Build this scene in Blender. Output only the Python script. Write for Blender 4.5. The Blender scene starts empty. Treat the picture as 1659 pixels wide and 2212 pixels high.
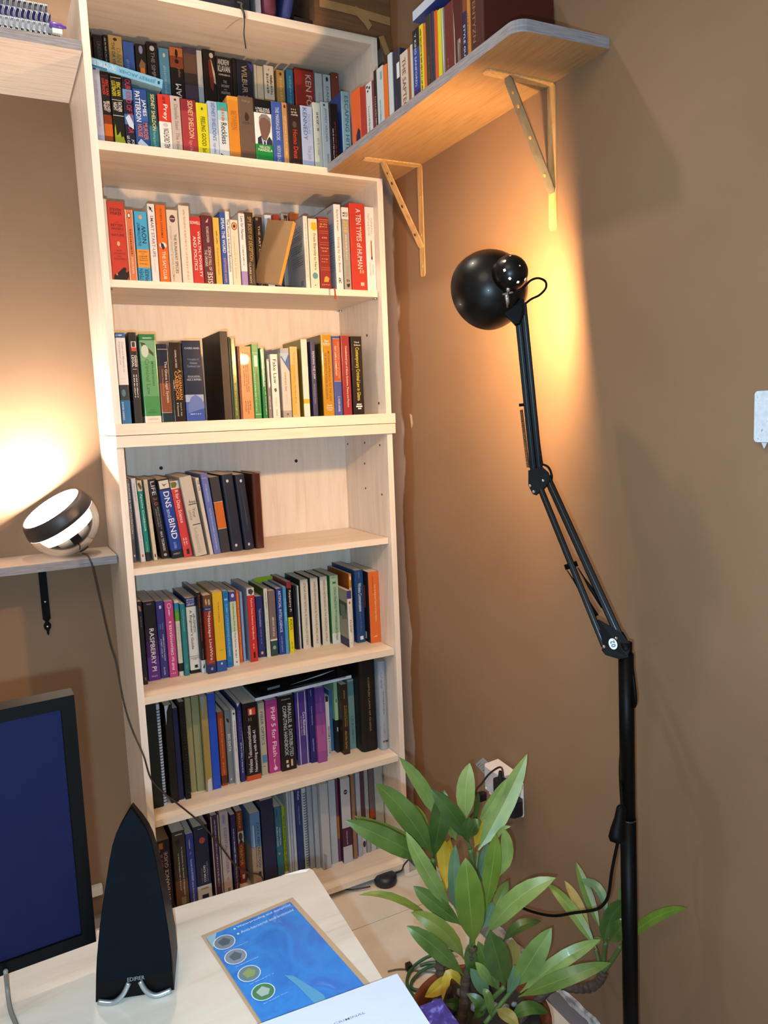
import bpy, math, random
from mathutils import Vector, Matrix
random.seed(7)
SC = bpy.context.scene
COL = SC.collection
PI = math.pi

# ------------------------------------------------------------ camera, world, lights, exposure
cam_d = bpy.data.cameras.new('camera')
cam_d.sensor_fit = 'HORIZONTAL'; cam_d.sensor_width = 36.0; cam_d.lens = 35.760
cam_d.clip_start = 0.02
cam = bpy.data.objects.new('camera', cam_d); COL.objects.link(cam)
cam.matrix_world = Matrix(((0.886327,0.093547,-0.453513,-0.293093),(-0.461276,0.092470,-0.882425,-2.050863),(-0.040612,0.991311,0.125110,1.482508),(0.000000,0.000000,0.000000,1.000000)))
SC.camera = cam
SC.view_settings.view_transform = 'Standard'; SC.view_settings.look = 'None'
SC.view_settings.gamma = 1.0; SC.view_settings.use_curve_mapping = False
SC.view_settings.exposure = 0.12
wd = bpy.data.worlds.new('room_ambient'); SC.world = wd; wd.use_nodes = True
wd.node_tree.nodes['Background'].inputs[0].default_value = (1.0,0.86,0.70,1)
wd.node_tree.nodes['Background'].inputs[1].default_value = 0.4

def lin(h):
    h = h.lstrip('#'); o = []
    for i in (0, 2, 4):
        c = int(h[i:i+2], 16) / 255.0
        o.append(c / 12.92 if c <= 0.04045 else ((c + 0.055) / 1.055) ** 2.4)
    return (o[0], o[1], o[2], 1.0)

def lamp(name, loc, power, color, radius):
    d = bpy.data.lights.new(name, 'POINT'); d.energy = power; d.color = color; d.shadow_soft_size = radius
    o = bpy.data.objects.new(name, d); COL.objects.link(o); o.location = loc
    return o
cl = bpy.data.lights.new('ceiling_light', 'SPOT'); cl.energy = 58; cl.color = (1.0, .88, .72); cl.shadow_soft_size = .04; cl.spot_size = math.radians(104); cl.spot_blend = .5
co_ = bpy.data.objects.new('ceiling_light', cl); COL.objects.link(co_); co_.location = (-0.05, -0.23, 3.2)   # shaded room lamp overhead, shining down        # the room lamp overhead
lamp('phone_flash', (-0.3158, -2.0245, 1.4267), 66, (0.46, 0.77, 1.0), 0.008)                    # the torch of the phone that took the picture
ra = bpy.data.lights.new('fill_light', 'AREA'); ra.shape = 'DISK'; ra.size = 1.3; ra.energy = 18; ra.color = (1.0, .90, .78)
ro = bpy.data.objects.new('fill_light', ra); COL.objects.link(ro); ro.location = (-1.3, -2.3, 3.0); ro.rotation_euler = (math.radians(38), 0, math.radians(-35))   # added soft fill standing in for light from the rest of the room
DESK_BULB = 1950       # strength of the floor lamp bulb
IRIS = 235            # strength of the round table lamp

# ------------------------------------------------------------ materials
MC = {}
def nodes_of(m):
    m.use_nodes = True
    nt = m.node_tree
    return nt, nt.nodes, nt.links, nt.nodes['Principled BSDF']
INK = .74      # how much light printed book cloth and ink give back against its nominal tone
def plain(h, rough=0.5, metal=0.0, coat=0.0, spec=0.5, vary=0.06, key=''):
    k = (h, rough, metal, coat, spec, vary, key)
    if k in MC: return MC[k]
    m = bpy.data.materials.new('mat_' + h); nt, N, L, b = nodes_of(m)
    b.inputs['Roughness'].default_value = rough; b.inputs['Metallic'].default_value = metal
    b.inputs['Coat Weight'].default_value = coat; b.inputs['Specular IOR Level'].default_value = spec
    m.diffuse_color = lin(h); lc_ = lin(h)
    if key == 'ink': lc_ = tuple(x*INK for x in lc_[:3]) + (1,)
    if vary > 0:
        tc = N.new('ShaderNodeTexCoord'); nz = N.new('ShaderNodeTexNoise'); nz.inputs['Scale'].default_value = 35; nz.inputs['Detail'].default_value = 3
        L.new(tc.outputs['Object'], nz.inputs['Vector'])
        mx = N.new('ShaderNodeMix'); mx.data_type = 'RGBA'
        c = lc_; mx.inputs[6].default_value = tuple(x * (1 - vary) for x in c[:3]) + (1,); mx.inputs[7].default_value = tuple(min(1, x * (1 + vary) + 0.002) for x in c[:3]) + (1,)
        L.new(nz.outputs['Fac'], mx.inputs[0]); L.new(mx.outputs[2], b.inputs['Base Color'])
    else:
        b.inputs['Base Color'].default_value = lc_
    MC[k] = m
    return m
def glow(h, s, name='lit'):
    k = ('glow', h, s)
    if k in MC: return MC[k]
    m = bpy.data.materials.new(name); nt, N, L, b = nodes_of(m)
    b.inputs['Base Color'].default_value = lin(h); b.inputs['Emission Color'].default_value = lin(h); b.inputs['Emission Strength'].default_value = s
    MC[k] = m
    return m
def ramp(N, stops):
    r = N.new('ShaderNodeValToRGB'); e = r.color_ramp.elements
    while len(e) > 1: e.remove(e[0])
    e[0].position = stops[0][0]; e[0].color = stops[0][1]
    for p, c in stops[1:]:
        x = e.new(p); x.color = c
    return r
def wood(name, stops, stretch, scale=6.0, rough=0.45, bump=0.0, coords='Object'):
    m = bpy.data.materials.new(name); nt, N, L, b = nodes_of(m)
    tc = N.new('ShaderNodeTexCoord'); mp = N.new('ShaderNodeMapping'); mp.inputs['Scale'].default_value = stretch
    L.new(tc.outputs[coords], mp.inputs['Vector'])
    n1 = N.new('ShaderNodeTexNoise'); n1.inputs['Scale'].default_value = scale; n1.inputs['Detail'].default_value = 5; n1.inputs['Roughness'].default_value = 0.6; n1.inputs['Distortion'].default_value = 0.6
    L.new(mp.outputs['Vector'], n1.inputs['Vector'])
    r = ramp(N, [(p, lin(c)) for p, c in stops]); L.new(n1.outputs['Fac'], r.inputs['Fac']); L.new(r.outputs['Color'], b.inputs['Base Color'])
    b.inputs['Roughness'].default_value = rough
    if bump:
        bp = N.new('ShaderNodeBump'); bp.inputs['Strength'].default_value = bump; bp.inputs['Distance'].default_value = 0.002
        L.new(n1.outputs['Fac'], bp.inputs['Height']); L.new(bp.outputs['Normal'], b.inputs['Normal'])
    return m
MAPLE_V = wood('maple_upright', [(.3, 'dac9ba'), (.5, 'e4d7cb'), (.7, 'e9ded4')], (9, 9, .7), 5, .42)
MAPLE_H = wood('maple_level', [(.3, 'd5c1ae'), (.5, 'e0cfbe'), (.7, 'e5d6c7')], (.7, 9, 9), 5, .38)
MAPLE_D = wood('maple_desk', [(.26, 'b9a998'), (.45, 'd0c1b2'), (.7, 'd8cabd')], (.8, 5, 5), 4, .3)
BOARD_LIGHT = wood('flecked_board', [(.3, 'a09086'), (.5, 'b3a398'), (.7, 'bcac9f')], (1.5, 26, 26), 6, .6, .15)
BOARD_OAK = wood('oak_board', [(.3, '8a6844'), (.5, '9a784f'), (.7, 'a2805a')], (26, 1.5, 26), 6, .5, .15)
BOARD_EDGE = wood('grey_edge', [(.3, '6e6b70'), (.55, '8a868c'), (.75, '9c989e')], (3, 3, 60), 6, .6, .4)
BLACK = plain('070607', .5, spec=.10, vary=0); BLACKM = plain('060506', .45, spec=.12, vary=0)
CHROME = plain('c8ccd4', .18, 1.0, vary=0)
DARK = plain('1c1917', .6, vary=0)
WHITEP = plain('e2e0e0', .35)

def wall_material():
    m = bpy.data.materials.new('brown_wall_paint'); nt, N, L, b = nodes_of(m)
    g = N.new('ShaderNodeNewGeometry')
    n1 = N.new('ShaderNodeTexNoise'); n1.inputs['Scale'].default_value = 2.2; n1.inputs['Detail'].default_value = 4
    n2 = N.new('ShaderNodeTexNoise'); n2.inputs['Scale'].default_value = 140; n2.inputs['Detail'].default_value = 3
    L.new(g.outputs['Position'], n1.inputs['Vector']); L.new(g.outputs['Position'], n2.inputs['Vector'])
    r = ramp(N, [(.35, lin('82654c')), (.65, lin('8b6e55'))]); L.new(n1.outputs['Fac'], r.inputs['Fac'])
    # bare plaster where the painter stopped short of the bookcase
    sx = N.new('ShaderNodeSeparateXYZ'); L.new(g.outputs['Position'], sx.inputs[0])
    n3 = N.new('ShaderNodeTexNoise'); n3.inputs['Scale'].default_value = 9; n3.inputs['Detail'].default_value = 5
    mp = N.new('ShaderNodeMapping'); mp.inputs['Scale'].default_value = (1, 1.2, .45); L.new(g.outputs['Position'], mp.inputs['Vector']); L.new(mp.outputs['Vector'], n3.inputs['Vector'])
    a = N.new('ShaderNodeMath'); a.operation = 'MULTIPLY_ADD'; a.inputs[1].default_value = 0.10; L.new(n3.outputs['Fac'], a.inputs[0]); L.new(sx.outputs['Y'], a.inputs[2])
    def gate(edge, soft):
        s = N.new('ShaderNodeMapRange'); s.interpolation_type = 'SMOOTHSTEP'; s.inputs['From Min'].default_value = edge - soft; s.inputs['From Max'].default_value = edge + soft
        L.new(a.outputs[0], s.inputs['Value']); return s
    gx = N.new('ShaderNodeMath'); gx.operation = 'GREATER_THAN'; gx.inputs[1].default_value = 0.83; L.new(sx.outputs['X'], gx.inputs[0])
    col = r.outputs['Color']
    for edge, soft, c in ((-0.005, .010, '80593a'), (0.058, .004, 'b39a8a')):
        s = gate(edge, soft); mu = N.new('ShaderNodeMath'); mu.operation = 'MULTIPLY'; L.new(s.outputs[0], mu.inputs[0]); L.new(gx.outputs[0], mu.inputs[1])
        mx = N.new('ShaderNodeMix'); mx.data_type = 'RGBA'; mx.inputs[7].default_value = lin(c)
        L.new(mu.outputs[0], mx.inputs[0]); L.new(col, mx.inputs[6]); col = mx.outputs[2]
    L.new(col, b.inputs['Base Color'])
    b.inputs['Roughness'].default_value = .62; b.inputs['Specular IOR Level'].default_value = .35
    bp = N.new('ShaderNodeBump'); bp.inputs['Strength'].default_value = .12; bp.inputs['Distance'].default_value = .001
    L.new(n2.outputs['Fac'], bp.inputs['Height']); L.new(bp.outputs['Normal'], b.inputs['Normal'])
    return m
WALL_M = wall_material()

# ------------------------------------------------------------ mesh helpers
class MB:
    def __init__(s): s.v = []; s.f = []; s.mi = []; s.m = []; s.sm = []
    def mat(s, m):
        if m not in s.m: s.m.append(m)
        return s.m.index(m)
    def add(s, vs, fs, m, smooth=False, T=None):
        o = len(s.v); k = s.mat(m)
        for v in vs:
            v = Vector(v)
            if T is not None: v = T @ v
            s.v.append(v)
        for f in fs: s.f.append([i + o for i in f]); s.mi.append(k); s.sm.append(smooth)
    def box(s, x0, y0, z0, x1, y1, z1, m, T=None, bev=0.0):
        if bev > 0:
            b = min(bev, (x1-x0)*.45, (y1-y0)*.45)
            pr = [(x0+b,y0),(x1-b,y0),(x1,y0+b),(x1,y1-b),(x1-b,y1),(x0+b,y1),(x0,y1-b),(x0,y0+b)]
            s.prism(pr, z0, z1, m, T); return
        vs = [(x0,y0,z0),(x1,y0,z0),(x1,y1,z0),(x0,y1,z0),(x0,y0,z1),(x1,y0,z1),(x1,y1,z1),(x0,y1,z1)]
        s.add(vs, [(3,2,1,0),(4,5,6,7),(0,1,5,4),(1,2,6,5),(2,3,7,6),(3,0,4,7)], m, False, T)
    def prism(s, poly, z0, z1, m, T=None, smooth=False):
        n = len(poly)
        vs = [(p[0], p[1], z0) for p in poly] + [(p[0], p[1], z1) for p in poly]
        s.add(vs, [tuple(reversed(range(n))), tuple(range(n, 2*n))], m, False, T)
        s.add(vs, [(i, (i+1) % n, n+(i+1) % n, n+i) for i in range(n)], m, smooth, T)
    def lathe(s, prof, m, n=32, T=None, smooth=True, skip=None, arc=1.0):
        vs = []; fs = []; c = n if arc >= 1 else n + 1
        for (r, z) in prof:
            for i in range(c):
                a = 2 * PI * arc * i / n; vs.append((r*math.cos(a), r*math.sin(a), z))
        for j in range(len(prof)-1):
            for i in range(n):
                if skip and skip(i, j): continue
                i2 = (i+1) % c
                fs.append((j*c+i, j*c+i2, (j+1)*c+i2, (j+1)*c+i))
        s.add(vs, fs, m, smooth, T)
    def tube(s, pts, r, m, n=8, smooth=True, cap=True):
        pts = [Vector(p) for p in pts]; vs = []; fs = []
        rr = r if isinstance(r, (list, tuple)) else [r]*len(pts)
        up = None
        for i, p in enumerate(pts):
            t = (pts[min(i+1, len(pts)-1)] - pts[max(i-1, 0)])
            t = t.normalized() if t.length > 1e-9 else Vector((0, 0, 1))
            if up is None:
                up = Vector((0, 0, 1)) if abs(t.z) < .9 else Vector((1, 0, 0))
            a = t.cross(up); a = a.normalized() if a.length > 1e-6 else t.orthogonal().normalized()
            b = a.cross(t).normalized(); up = b
            for k in range(n):
                q = 2*PI*k/n; vs.append(p + rr[i]*(math.cos(q)*a + math.sin(q)*b))
        for i in range(len(pts)-1):
            for k in range(n):
                fs.append((i*n+k, i*n+(k+1) % n, (i+1)*n+(k+1) % n, (i+1)*n+k))
        if cap: fs += [tuple(reversed(range(n))), tuple(range((len(pts)-1)*n, len(pts)*n))]
        s.add(vs, fs, m, smooth)
    def build(s, name, parent=None, loc=(0, 0, 0), rot=(0, 0, 0)):
        me = bpy.data.meshes.new(name)
        me.from_pydata([tuple(v) for v in s.v], [], s.f); 
        for m in s.m: me.materials.append(m)
        me.polygons.foreach_set('material_index', s.mi); me.polygons.foreach_set('use_smooth', s.sm); me.update()
        o = bpy.data.objects.new(name, me); COL.objects.link(o); o.location = loc; o.rotation_euler = rot
        if parent: o.parent = parent
        return o
def thing(name, label, cat, loc=(0, 0, 0), rot=(0, 0, 0), group=None):
    o = bpy.data.objects.new(name, None); COL.objects.link(o); o.empty_display_size = .05
    o.location = loc; o.rotation_euler = rot
    return tag(o, label, cat, group)
def tag(o, label, cat, group=None):
    o['label'] = label; o['category'] = cat
    if group: o['group'] = group
    return o
def struct(o): o['kind'] = 'structure'; return o
def axisT(p, z, xhint=(1, 0, 0)):
    z = Vector(z).normalized(); x = Vector(xhint); x = (x - z*x.dot(z)).normalized(); y = z.cross(x)
    M = Matrix((x, y, z)).transposed().to_4x4(); M.translation = Vector(p); return M
def curve_pts(P, n=8):
    P = [Vector(p) for p in P]; out = []
    for i in range(len(P)-1):
        p0 = P[max(i-1, 0)]; p1 = P[i]; p2 = P[i+1]; p3 = P[min(i+2, len(P)-1)]
        for k in range(n):
            t = k/n
            out.append(.5*((2*p1) + (p2-p0)*t + (2*p0-5*p1+4*p2-p3)*t*t + (3*p1-p0-3*p2+p3)*t**3))
    out.append(P[-1]); return out

# ------------------------------------------------------------ print: lettering and flat marks
GLY = {}
def glyphs(sx):
    if sx in GLY: return GLY[sx]
    cu = bpy.data.curves.new('lettering', 'FONT'); cu.body = sx; cu.resolution_u = 2; cu.offset = 0.008
    ob = bpy.data.objects.new('lettering', cu)
    me = bpy.data.meshes.new_from_object(ob)
    vs = [v.co.copy() for v in me.vertices]; fs = [tuple(p.vertices) for p in me.polygons]
    bpy.data.objects.remove(ob); bpy.data.curves.remove(cu); bpy.data.meshes.remove(me)
    if vs:
        x0 = min(v.x for v in vs); x1 = max(v.x for v in vs); y0 = min(v.y for v in vs); y1 = max(v.y for v in vs)
        vs = [((v.x-x0)/max(x1-x0, 1e-6), (v.y-y0)/max(y1-y0, 1e-6)) for v in vs]
    GLY[sx] = (vs, fs); return GLY[sx]
def prints(mb, items, w, h, F, rough=.5):
    """items in fractions of a w x h sheet (t runs from the top down); F maps (x, z, lift) to a point"""
    for n, it in enumerate(items):
        k = it[0]; lift = .00025 + .00003*n
        if k in 'ruhm':
            _, sx, t0, t1, c0, c1, hx = it
            vs, fs = glyphs(sx); pts = []
            for a, b in vs:
                if k == 'r': c = c0 + (c1-c0)*b; t = t0 + (t1-t0)*a
                elif k == 'u': c = c1 - (c1-c0)*b; t = t1 - (t1-t0)*a
                elif k == 'h': c = c0 + (c1-c0)*a; t = t1 - (t1-t0)*b
                else: c = c1 - (c1-c0)*a; t = t0 + (t1-t0)*b
                pts.append(F(c*w, (1-t)*h, lift))
            mb.add(pts, fs, plain(hx, rough, vary=0, spec=.3, key='ink'))
        elif k == 's':           # lettering too small to read
            _, t0, t1, c0, c1, hx = it
            t = t0; m = plain(hx, rough, vary=0, spec=.3, key='ink'); rnd = random.Random(int(t0*1e4)+len(hx)*7)
            vert = (t1-t0)*h > (c1-c0)*w
            L = (t1-t0)*h if vert else (c1-c0)*w; q = 0.0
            while q < L - .0015:
                e = q + rnd.uniform(.0012, .003); e = min(e, L); lo = rnd.uniform(0, .25); hi = rnd.uniform(.6, 1)
                if vert: R = (c0+(c1-c0)*lo, c0+(c1-c0)*hi, t0+q/h, t0+e/h)
                else: R = (c0+q/w, c0+e/w, t0+(t1-t0)*lo, t0+(t1-t0)*hi)
                mb.add([F(R[0]*w, (1-R[2])*h, lift), F(R[1]*w, (1-R[2])*h, lift), F(R[1]*w, (1-R[3])*h, lift), F(R[0]*w, (1-R[3])*h, lift)], [(3, 2, 1, 0)], m)
                q = e + rnd.choice((.0006, .0008, .0026))
        elif k == 'o':
            _, t, c, rt, rc, hx = it
            mb.add([F((c+rc*math.cos(q*PI/9))*w, (1-t-rt*math.sin(q*PI/9))*h, lift) for q in range(18)], [tuple(reversed(range(18)))], plain(hx, rough, vary=0, spec=.3, key='ink'))
        elif k == 'b':
            _, t0, t1, c0, c1, hx = it
            mb.add([F(c0*w, (1-t1)*h, lift), F(c1*w, (1-t1)*h, lift), F(c1*w, (1-t0)*h, lift), F(c0*w, (1-t0)*h, lift)], [(0, 1, 2, 3)], plain(hx, rough, vary=0, spec=.3, key='ink'))
        elif k == 'p':
            _, pts, hx = it
            mb.add([F(c*w, (1-t)*h, lift) for c, t in pts], [tuple(range(len(pts)))], plain(hx, rough, vary=0, spec=.3, key='ink'))

# ------------------------------------------------------------ books
PAGE = plain('cfc4b4', .9, vary=.12); PAGEG = plain('b9b2a8', .9, vary=.12)
def book(name, cat, group, label, loc, rz, lean, w, h, d, hx, bands, items, op):
    root = thing(name, label, cat, loc, (0, 0, 0), group)
    root.rotation_euler = (Matrix.Rotation(rz, 3, 'Z') @ Matrix.Rotation(lean, 3, 'Y')).to_euler()
    hc = op.get('hc', 0); gl = op.get('gloss', 0)
    rough = .18 if gl else (.5 if hc else .38); coat = .45 if gl else .05
    M = lambda c: plain(c, rough, 0, coat, spec=.3, vary=.05, key='ink')
    tc = min(.0022 if hc else .0009, w*.18); rs = op.get('rs', .0025 if not hc else .004); rs = min(rs, w*.45)
    nb = 4
    out = [(0, d)]
    for i in range(nb+1):
        a = PI - (PI/2)*i/nb; out.append((rs+rs*math.cos(a), rs-rs*math.sin(a)))
    nl = len(out) - 1
    for i in range(nb+1):
        a = PI/2 - (PI/2)*i/nb; out.append((w-rs+rs*math.cos(a), rs-rs*math.sin(a)))
    out.append((w, d))
    inn = [(tc, d), (tc, tc+rs*.4), (w-tc, tc+rs*.4), (w-tc, d)]
    zs = [h]; cs = []
    t = 0.0
    for a, b_, c in bands:
        if a > t + 1e-4: cs.append(hx); zs.append(h*(1-a))
        cs.append(c); zs.append(h*(1-b_)); t = b_
    if t < 1 - 1e-4: cs.append(hx); zs.append(0.0)
    zs[-1] = 0.0
    mb = MB(); n = len(out)
    cl = op.get('cl')
    for k, c in enumerate(cs):
        za, zb = zs[k], zs[k+1]
        for i in range(n-1):
            side = i == 0 or i == n-2
            col = (cl or c) if i == 0 else ((op.get('cr') or cl or c) if i == n-2 else c)
            mb.add([(out[i][0], out[i][1], zb), (out[i+1][0], out[i+1][1], zb), (out[i+1][0], out[i+1][1], za), (out[i][0], out[i][1], za)], [(0, 1, 2, 3)], M(col), not side)
    base = M(cl or hx)
    for i in range(3):
        mb.add([(inn[i][0], inn[i][1], 0), (inn[i+1][0], inn[i+1][1], 0), (inn[i+1][0], inn[i+1][1], h), (inn[i][0], inn[i][1], h)], [(3, 2, 1, 0)], base)
    for z, rev in ((h, 0), (0, 1)):
        vs = [(x, y, z) for x, y in out] + [(x, y, z) for x, y in inn]
        fs = [(0, n, n+1)] + [(i, n+1, i+1) for i in range(0, nl//2+1)]
        ring = list(range(n)) + [n+3, n+2, n+1, n]
        f = tuple(ring) if not rev else tuple(reversed(ring))
        mb.add(vs, [f], M(cs[0] if z else cs[-1]))
    for xx in ((0, tc), (w-tc, w)):
        mb.add([(xx[0], d, 0), (xx[1], d, 0), (xx[1], d, h), (xx[0], d, h)], [(3, 2, 1, 0)], base)
    mb.build('cover', root)
    ins = .0035 if hc else .0006
    pb = MB(); pb.box(tc*1.02, tc+rs*.4+.0002, ins, w-tc*1.02, d-(.003 if hc else .0004), h-ins, PAGEG if op.get('pg') else PAGE)
    pb.build('page_block', root)
    its = items
    if its or op.get('cover') or op.get('barcode'):
        pm = MB(); prints(pm, its, w, h, lambda x, z, l: (x, -l, z))
        if pm.v: pm.build('spine_print', root)
        pm = MB()
        cv = op.get('cover'); S_ = None
        F2 = lambda x, z, l: (-l, d - x, z)
        if op.get('barcode'):
            prints(pm, [('s', t0/100, t0/100+.014, .25, .9, '6a6668') for t0 in (12, 15, 18, 23, 26, 29, 36, 39, 42, 45, 52, 55, 58, 61, 64)] + [('b', .86, .97, .7, .9, 'e8e4e4')] + [('b', .87, .95, .71+i*.02, .72+i*.02, '2a2a2a') for i in range(9)], d, h, F2)
        if cv == 'bar': prints(pm, [('s', t0/100, t0/100+.012, .7, .97, '5a6a9a') for t0 in range(22, 78, 3)] + [('s', .05+i*.012, .058+i*.012, .72, .92, '3a3a44') for i in range(3)], d, h, F2)
        if cv == 'tcp': prints(pm, [('p', [(.25, .2), (.95, .22), (.9, .45), (.5, .5), (.3, .4)], '4a463c'), ('p', [(.5, .28), (.8, .27), (.92, .5), (.6, .55)], '6a7a74'), ('b', .85, 1, 0, 1, '2e3050')], d, h, F2)
        if cv == 'orange': prints(pm, [('b', .2, .52, .2, .85, 'b04a22'), ('b', .86, .96, .6, .85, 'd8d4d0')], d, h, F2)
        if pm.v: pm.build('cover_print', root)
    if op.get('ribbon'):
        rb = MB(); P = [(.62*w, -.012, -.002), (.62*w, -.0475, -.004), (.63*w, -.0485, -.02), (.64*w, -.0487, -.036)]
        for i in range(3):
            a, b_ = P[i], P[i+1]; ww = .0025 if i < 2 else .004
            rb.add([(a[0]-.0025, a[1], a[2]), (a[0]+.0025, a[1], a[2]), (b_[0]+ww, b_[1], b_[2]), (b_[0]-ww, b_[1], b_[2])], [(0, 1, 2, 3)], plain('8c2a26', .6, vary=0))
        rb.build('ribbon_marker', root)
    if op.get('comb'):
        cb = MB(); cmat = plain('16141a', .35, vary=0)
        k = 0; z = .012
        side = max(w - .006, .0048) if op['comb'] == 1 else w*.5
        while z < h - .01:
            pts = [(side + .0045*math.cos(q*PI/5), .004 - .0065*math.sin(q*PI/5) - .003, z + .0012*math.sin(q)) for q in range(0, 11)]
            cb.tube(pts, .0011, cmat, 4, cap=False); z += .0088
        if op['comb'] == 1: cb.tube([(side, .006, .005), (side, .006, h-.005)], .0035, cmat, 6)
        cb.build('binding_comb', root)
    return root

# ------------------------------------------------------------ the room
b = MB(); b.box(-2.6, 0.3127, -.05, 0.9402, 0.4127, 3.4, WALL_M); struct(b.build('wall_back'))
b = MB(); b.box(0.8402, -3.4, -.05, 0.9402, 0.3127, 3.4, WALL_M); struct(b.build('wall_right'))
b = MB(); b.box(-2.6, -3.4, 3.4, 0.9402, 0.4127, 3.48, plain('cfc6ba', .9)); struct(b.build('ceiling'))
b = MB(); b.box(-2.6, -3.4, -.06, 0.9402, 0.4127, -.004, plain('8a8076', .8)); fl = struct(b.build('floor'))
TILE = wood('beige_tile', [(.3, 'cbc2b8'), (.6, 'd6cdc4')], (2, 2, 2), 3, .35)
ty0 = -.162; tw = .4
for i in range(-3, 2):
    for j in range(0, 7):
        x0 = .44 + i*tw; y1 = ty0 + tw - j*tw
        x1 = min(x0 + tw, 0.8402) - .0025; yy = min(y1, 0.3127)
        if x1 - x0 < .02: continue
        b = MB(); b.box(x0, y1 - tw + .0025, -.004, x1, yy, 0.0, TILE); b.build('tile', fl)
SK = plain('77757c', .5)
b = MB(); b.box(0.8312, -3.4, 0, 0.8402, 0.3127, .062, SK)
sk = struct(b.build('baseboard_right'))
m = bpy.data.materials.new('smeared_white_paint'); nt, N, L, bs = nodes_of(m)
g = N.new('ShaderNodeNewGeometry'); nz = N.new('ShaderNodeTexNoise'); nz.inputs['Scale'].default_value = 30; nz.inputs['Detail'].default_value = 6; L.new(g.outputs['Position'], nz.inputs['Vector'])
r = ramp(N, [(.4, lin('8b8a90')), (.52, lin('c4c4c8')), (.7, lin('d6d6d8'))]); L.new(nz.outputs['Fac'], r.inputs['Fac']); L.new(r.outputs['Color'], bs.inputs['Base Color']); bs.inputs['Roughness'].default_value = .7
b = MB(); rnd = random.Random(3); y = -3.3; lo = []; hi = []
while y < 0.3027:
    lo.append((y, .058 - rnd.uniform(0, .014))); hi.append((y, .067 + rnd.uniform(0, .008))); y += .02
for i in range(len(lo)-1):
    b.add([(0.8297, lo[i][0], lo[i][1]), (0.8297, lo[i+1][0], lo[i+1][1]), (0.8297, hi[i+1][0], hi[i+1][1]), (0.8297, hi[i][0], hi[i][1]),
           (0.8392, hi[i][0], hi[i][1]), (0.8392, hi[i+1][0], hi[i+1][1])], [(3, 2, 1, 0), (4, 5, 2, 3)], m)
b.build('paint_smear', sk)

wr = bpy.data.objects['wall_right']
b = MB(); q = [(0.8398, -0.0413, 1.4863), (0.8398, -0.0549, 1.4805), (0.8398, -0.0587, 1.4558), (0.8398, -0.0492, 1.4407), (0.8398, -0.0452, 1.4628)]
b.add(q, [(0, 1, 2, 3, 4)], plain('c8a888', .7, vary=0)); b.build('scuff_mark', wr)
# ------------------------------------------------------------ bookcase, two stacked units
D = 0.3116; T = .018; BW = .8
def screw(parent, P, ax, r=.004, m=DARK):
    b = MB(); b.lathe([(0, .0012), (r*.5, .0012), (r, .0006), (r, 0)], m, 12, axisT(P, ax, (0, 0, 1))); return b.build('screw_cap', parent)
up = thing('bookcase', 'upper pale maple bookcase unit stacked on the lower one', 'bookcase', (0, 0, 1.4589))
Z = 1.4589
def part(root, z0, name, x0, y0, za, x1, y1, zb, m):
    b = MB(); b.box(x0, y0, za - z0, x1, y1, zb - z0, m, bev=0); return b.build(name, root)
part(up, Z, 'side_panel', 0, 0, 1.4888, T, D, 2.5496, MAPLE_V)
spr = part(up, Z, 'side_panel', BW-T, 0, 1.4888, BW, D, 2.5496, MAPLE_V)
part(up, Z, 'top_panel', T, 0, 2.5292, BW-T, D, 2.5496, MAPLE_H)
part(up, Z, 'bottom_panel', .0, -.012, 1.4597, .8065, D, 1.4888, MAPLE_H)
bpu = part(up, Z, 'back_panel', T, D-.003, 1.4888, BW-T, D, 2.5292, MAPLE_V)
sa = part(up, Z, 'shelf', T, 0, 2.1576, BW-T, D-.004, 2.1788, MAPLE_H)
sb = part(up, Z, 'shelf', T+.0005, .018, 1.8328, BW-T-.003, D-.006, 1.8511, MAPLE_H)
part(up, Z, 'riser_board', T+.004, .163, 2.1793, BW-T-.004, D-.005, 2.3140, MAPLE_H)
for P in [(0.7820, 0.0449, 1.5210), (0.7820, 0.1070, 1.7309)]: screw(spr, (P[0], P[1], P[2]-Z), (-1, 0, 0))
for P in [(.051, .034), (.739, .032)]: screw(sa, (P[0], P[1], 2.1576-Z), (0, 0, -1), .005)
for y in (.03, .285):
    for x, s in ((T, 1), (BW-T, -1)):
        b = MB(); b.tube([(x, y, 1.8328-.0035-Z), (x + s*.010, y, 1.8328-.0035-Z)], .0028, CHROME, 10); b.build('shelf_pin', sb)
lo_ = thing('bookcase', 'lower pale maple bookcase unit standing on the floor', 'bookcase', (0, 0, 0)); Z = 0
part(lo_, 0, 'side_panel', 0, 0, 0, T, D, 1.4291, MAPLE_V)
spr = part(lo_, 0, 'side_panel', BW-T, 0, 0, BW, D, 1.4291, MAPLE_V)
part(lo_, 0, 'top_panel', 0, -.010, 1.4291, .8065, D, 1.4581, MAPLE_H)
bpl = part(lo_, 0, 'back_panel', T, D-.003, .02, BW-T, D, 1.4291, MAPLE_V)
part(lo_, 0, 'bottom_panel', T, 0, 0.0205, BW-T, D-.004, 0.0385, MAPLE_H)
part(lo_, 0, 'plinth', T, .05, 0, BW-T, .066, 0.0205, MAPLE_H)
for yf, zt, zb in ((.018, 1.1076, 1.0897), (.008, 0.7568, 0.7372), (.008, 0.4048, 0.3858)):
    part(lo_, 0, 'shelf', T+.0005, yf, zb, BW-T-.002, D-.005, zt, MAPLE_H)
for P in [(.287, 1.393), (.156, 1.399), (.05, 1.393), (.163, 1.332), (.164, 1.252), (.05, 1.24)]: screw(spr, (BW-T, P[0], P[1]), (-1, 0, 0), .0035)
for P in [(.168, 1.353), (.603, 1.347)]: screw(bpl, (P[0], D-.003, P[1]), (0, -1, 0), .0055)

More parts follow.
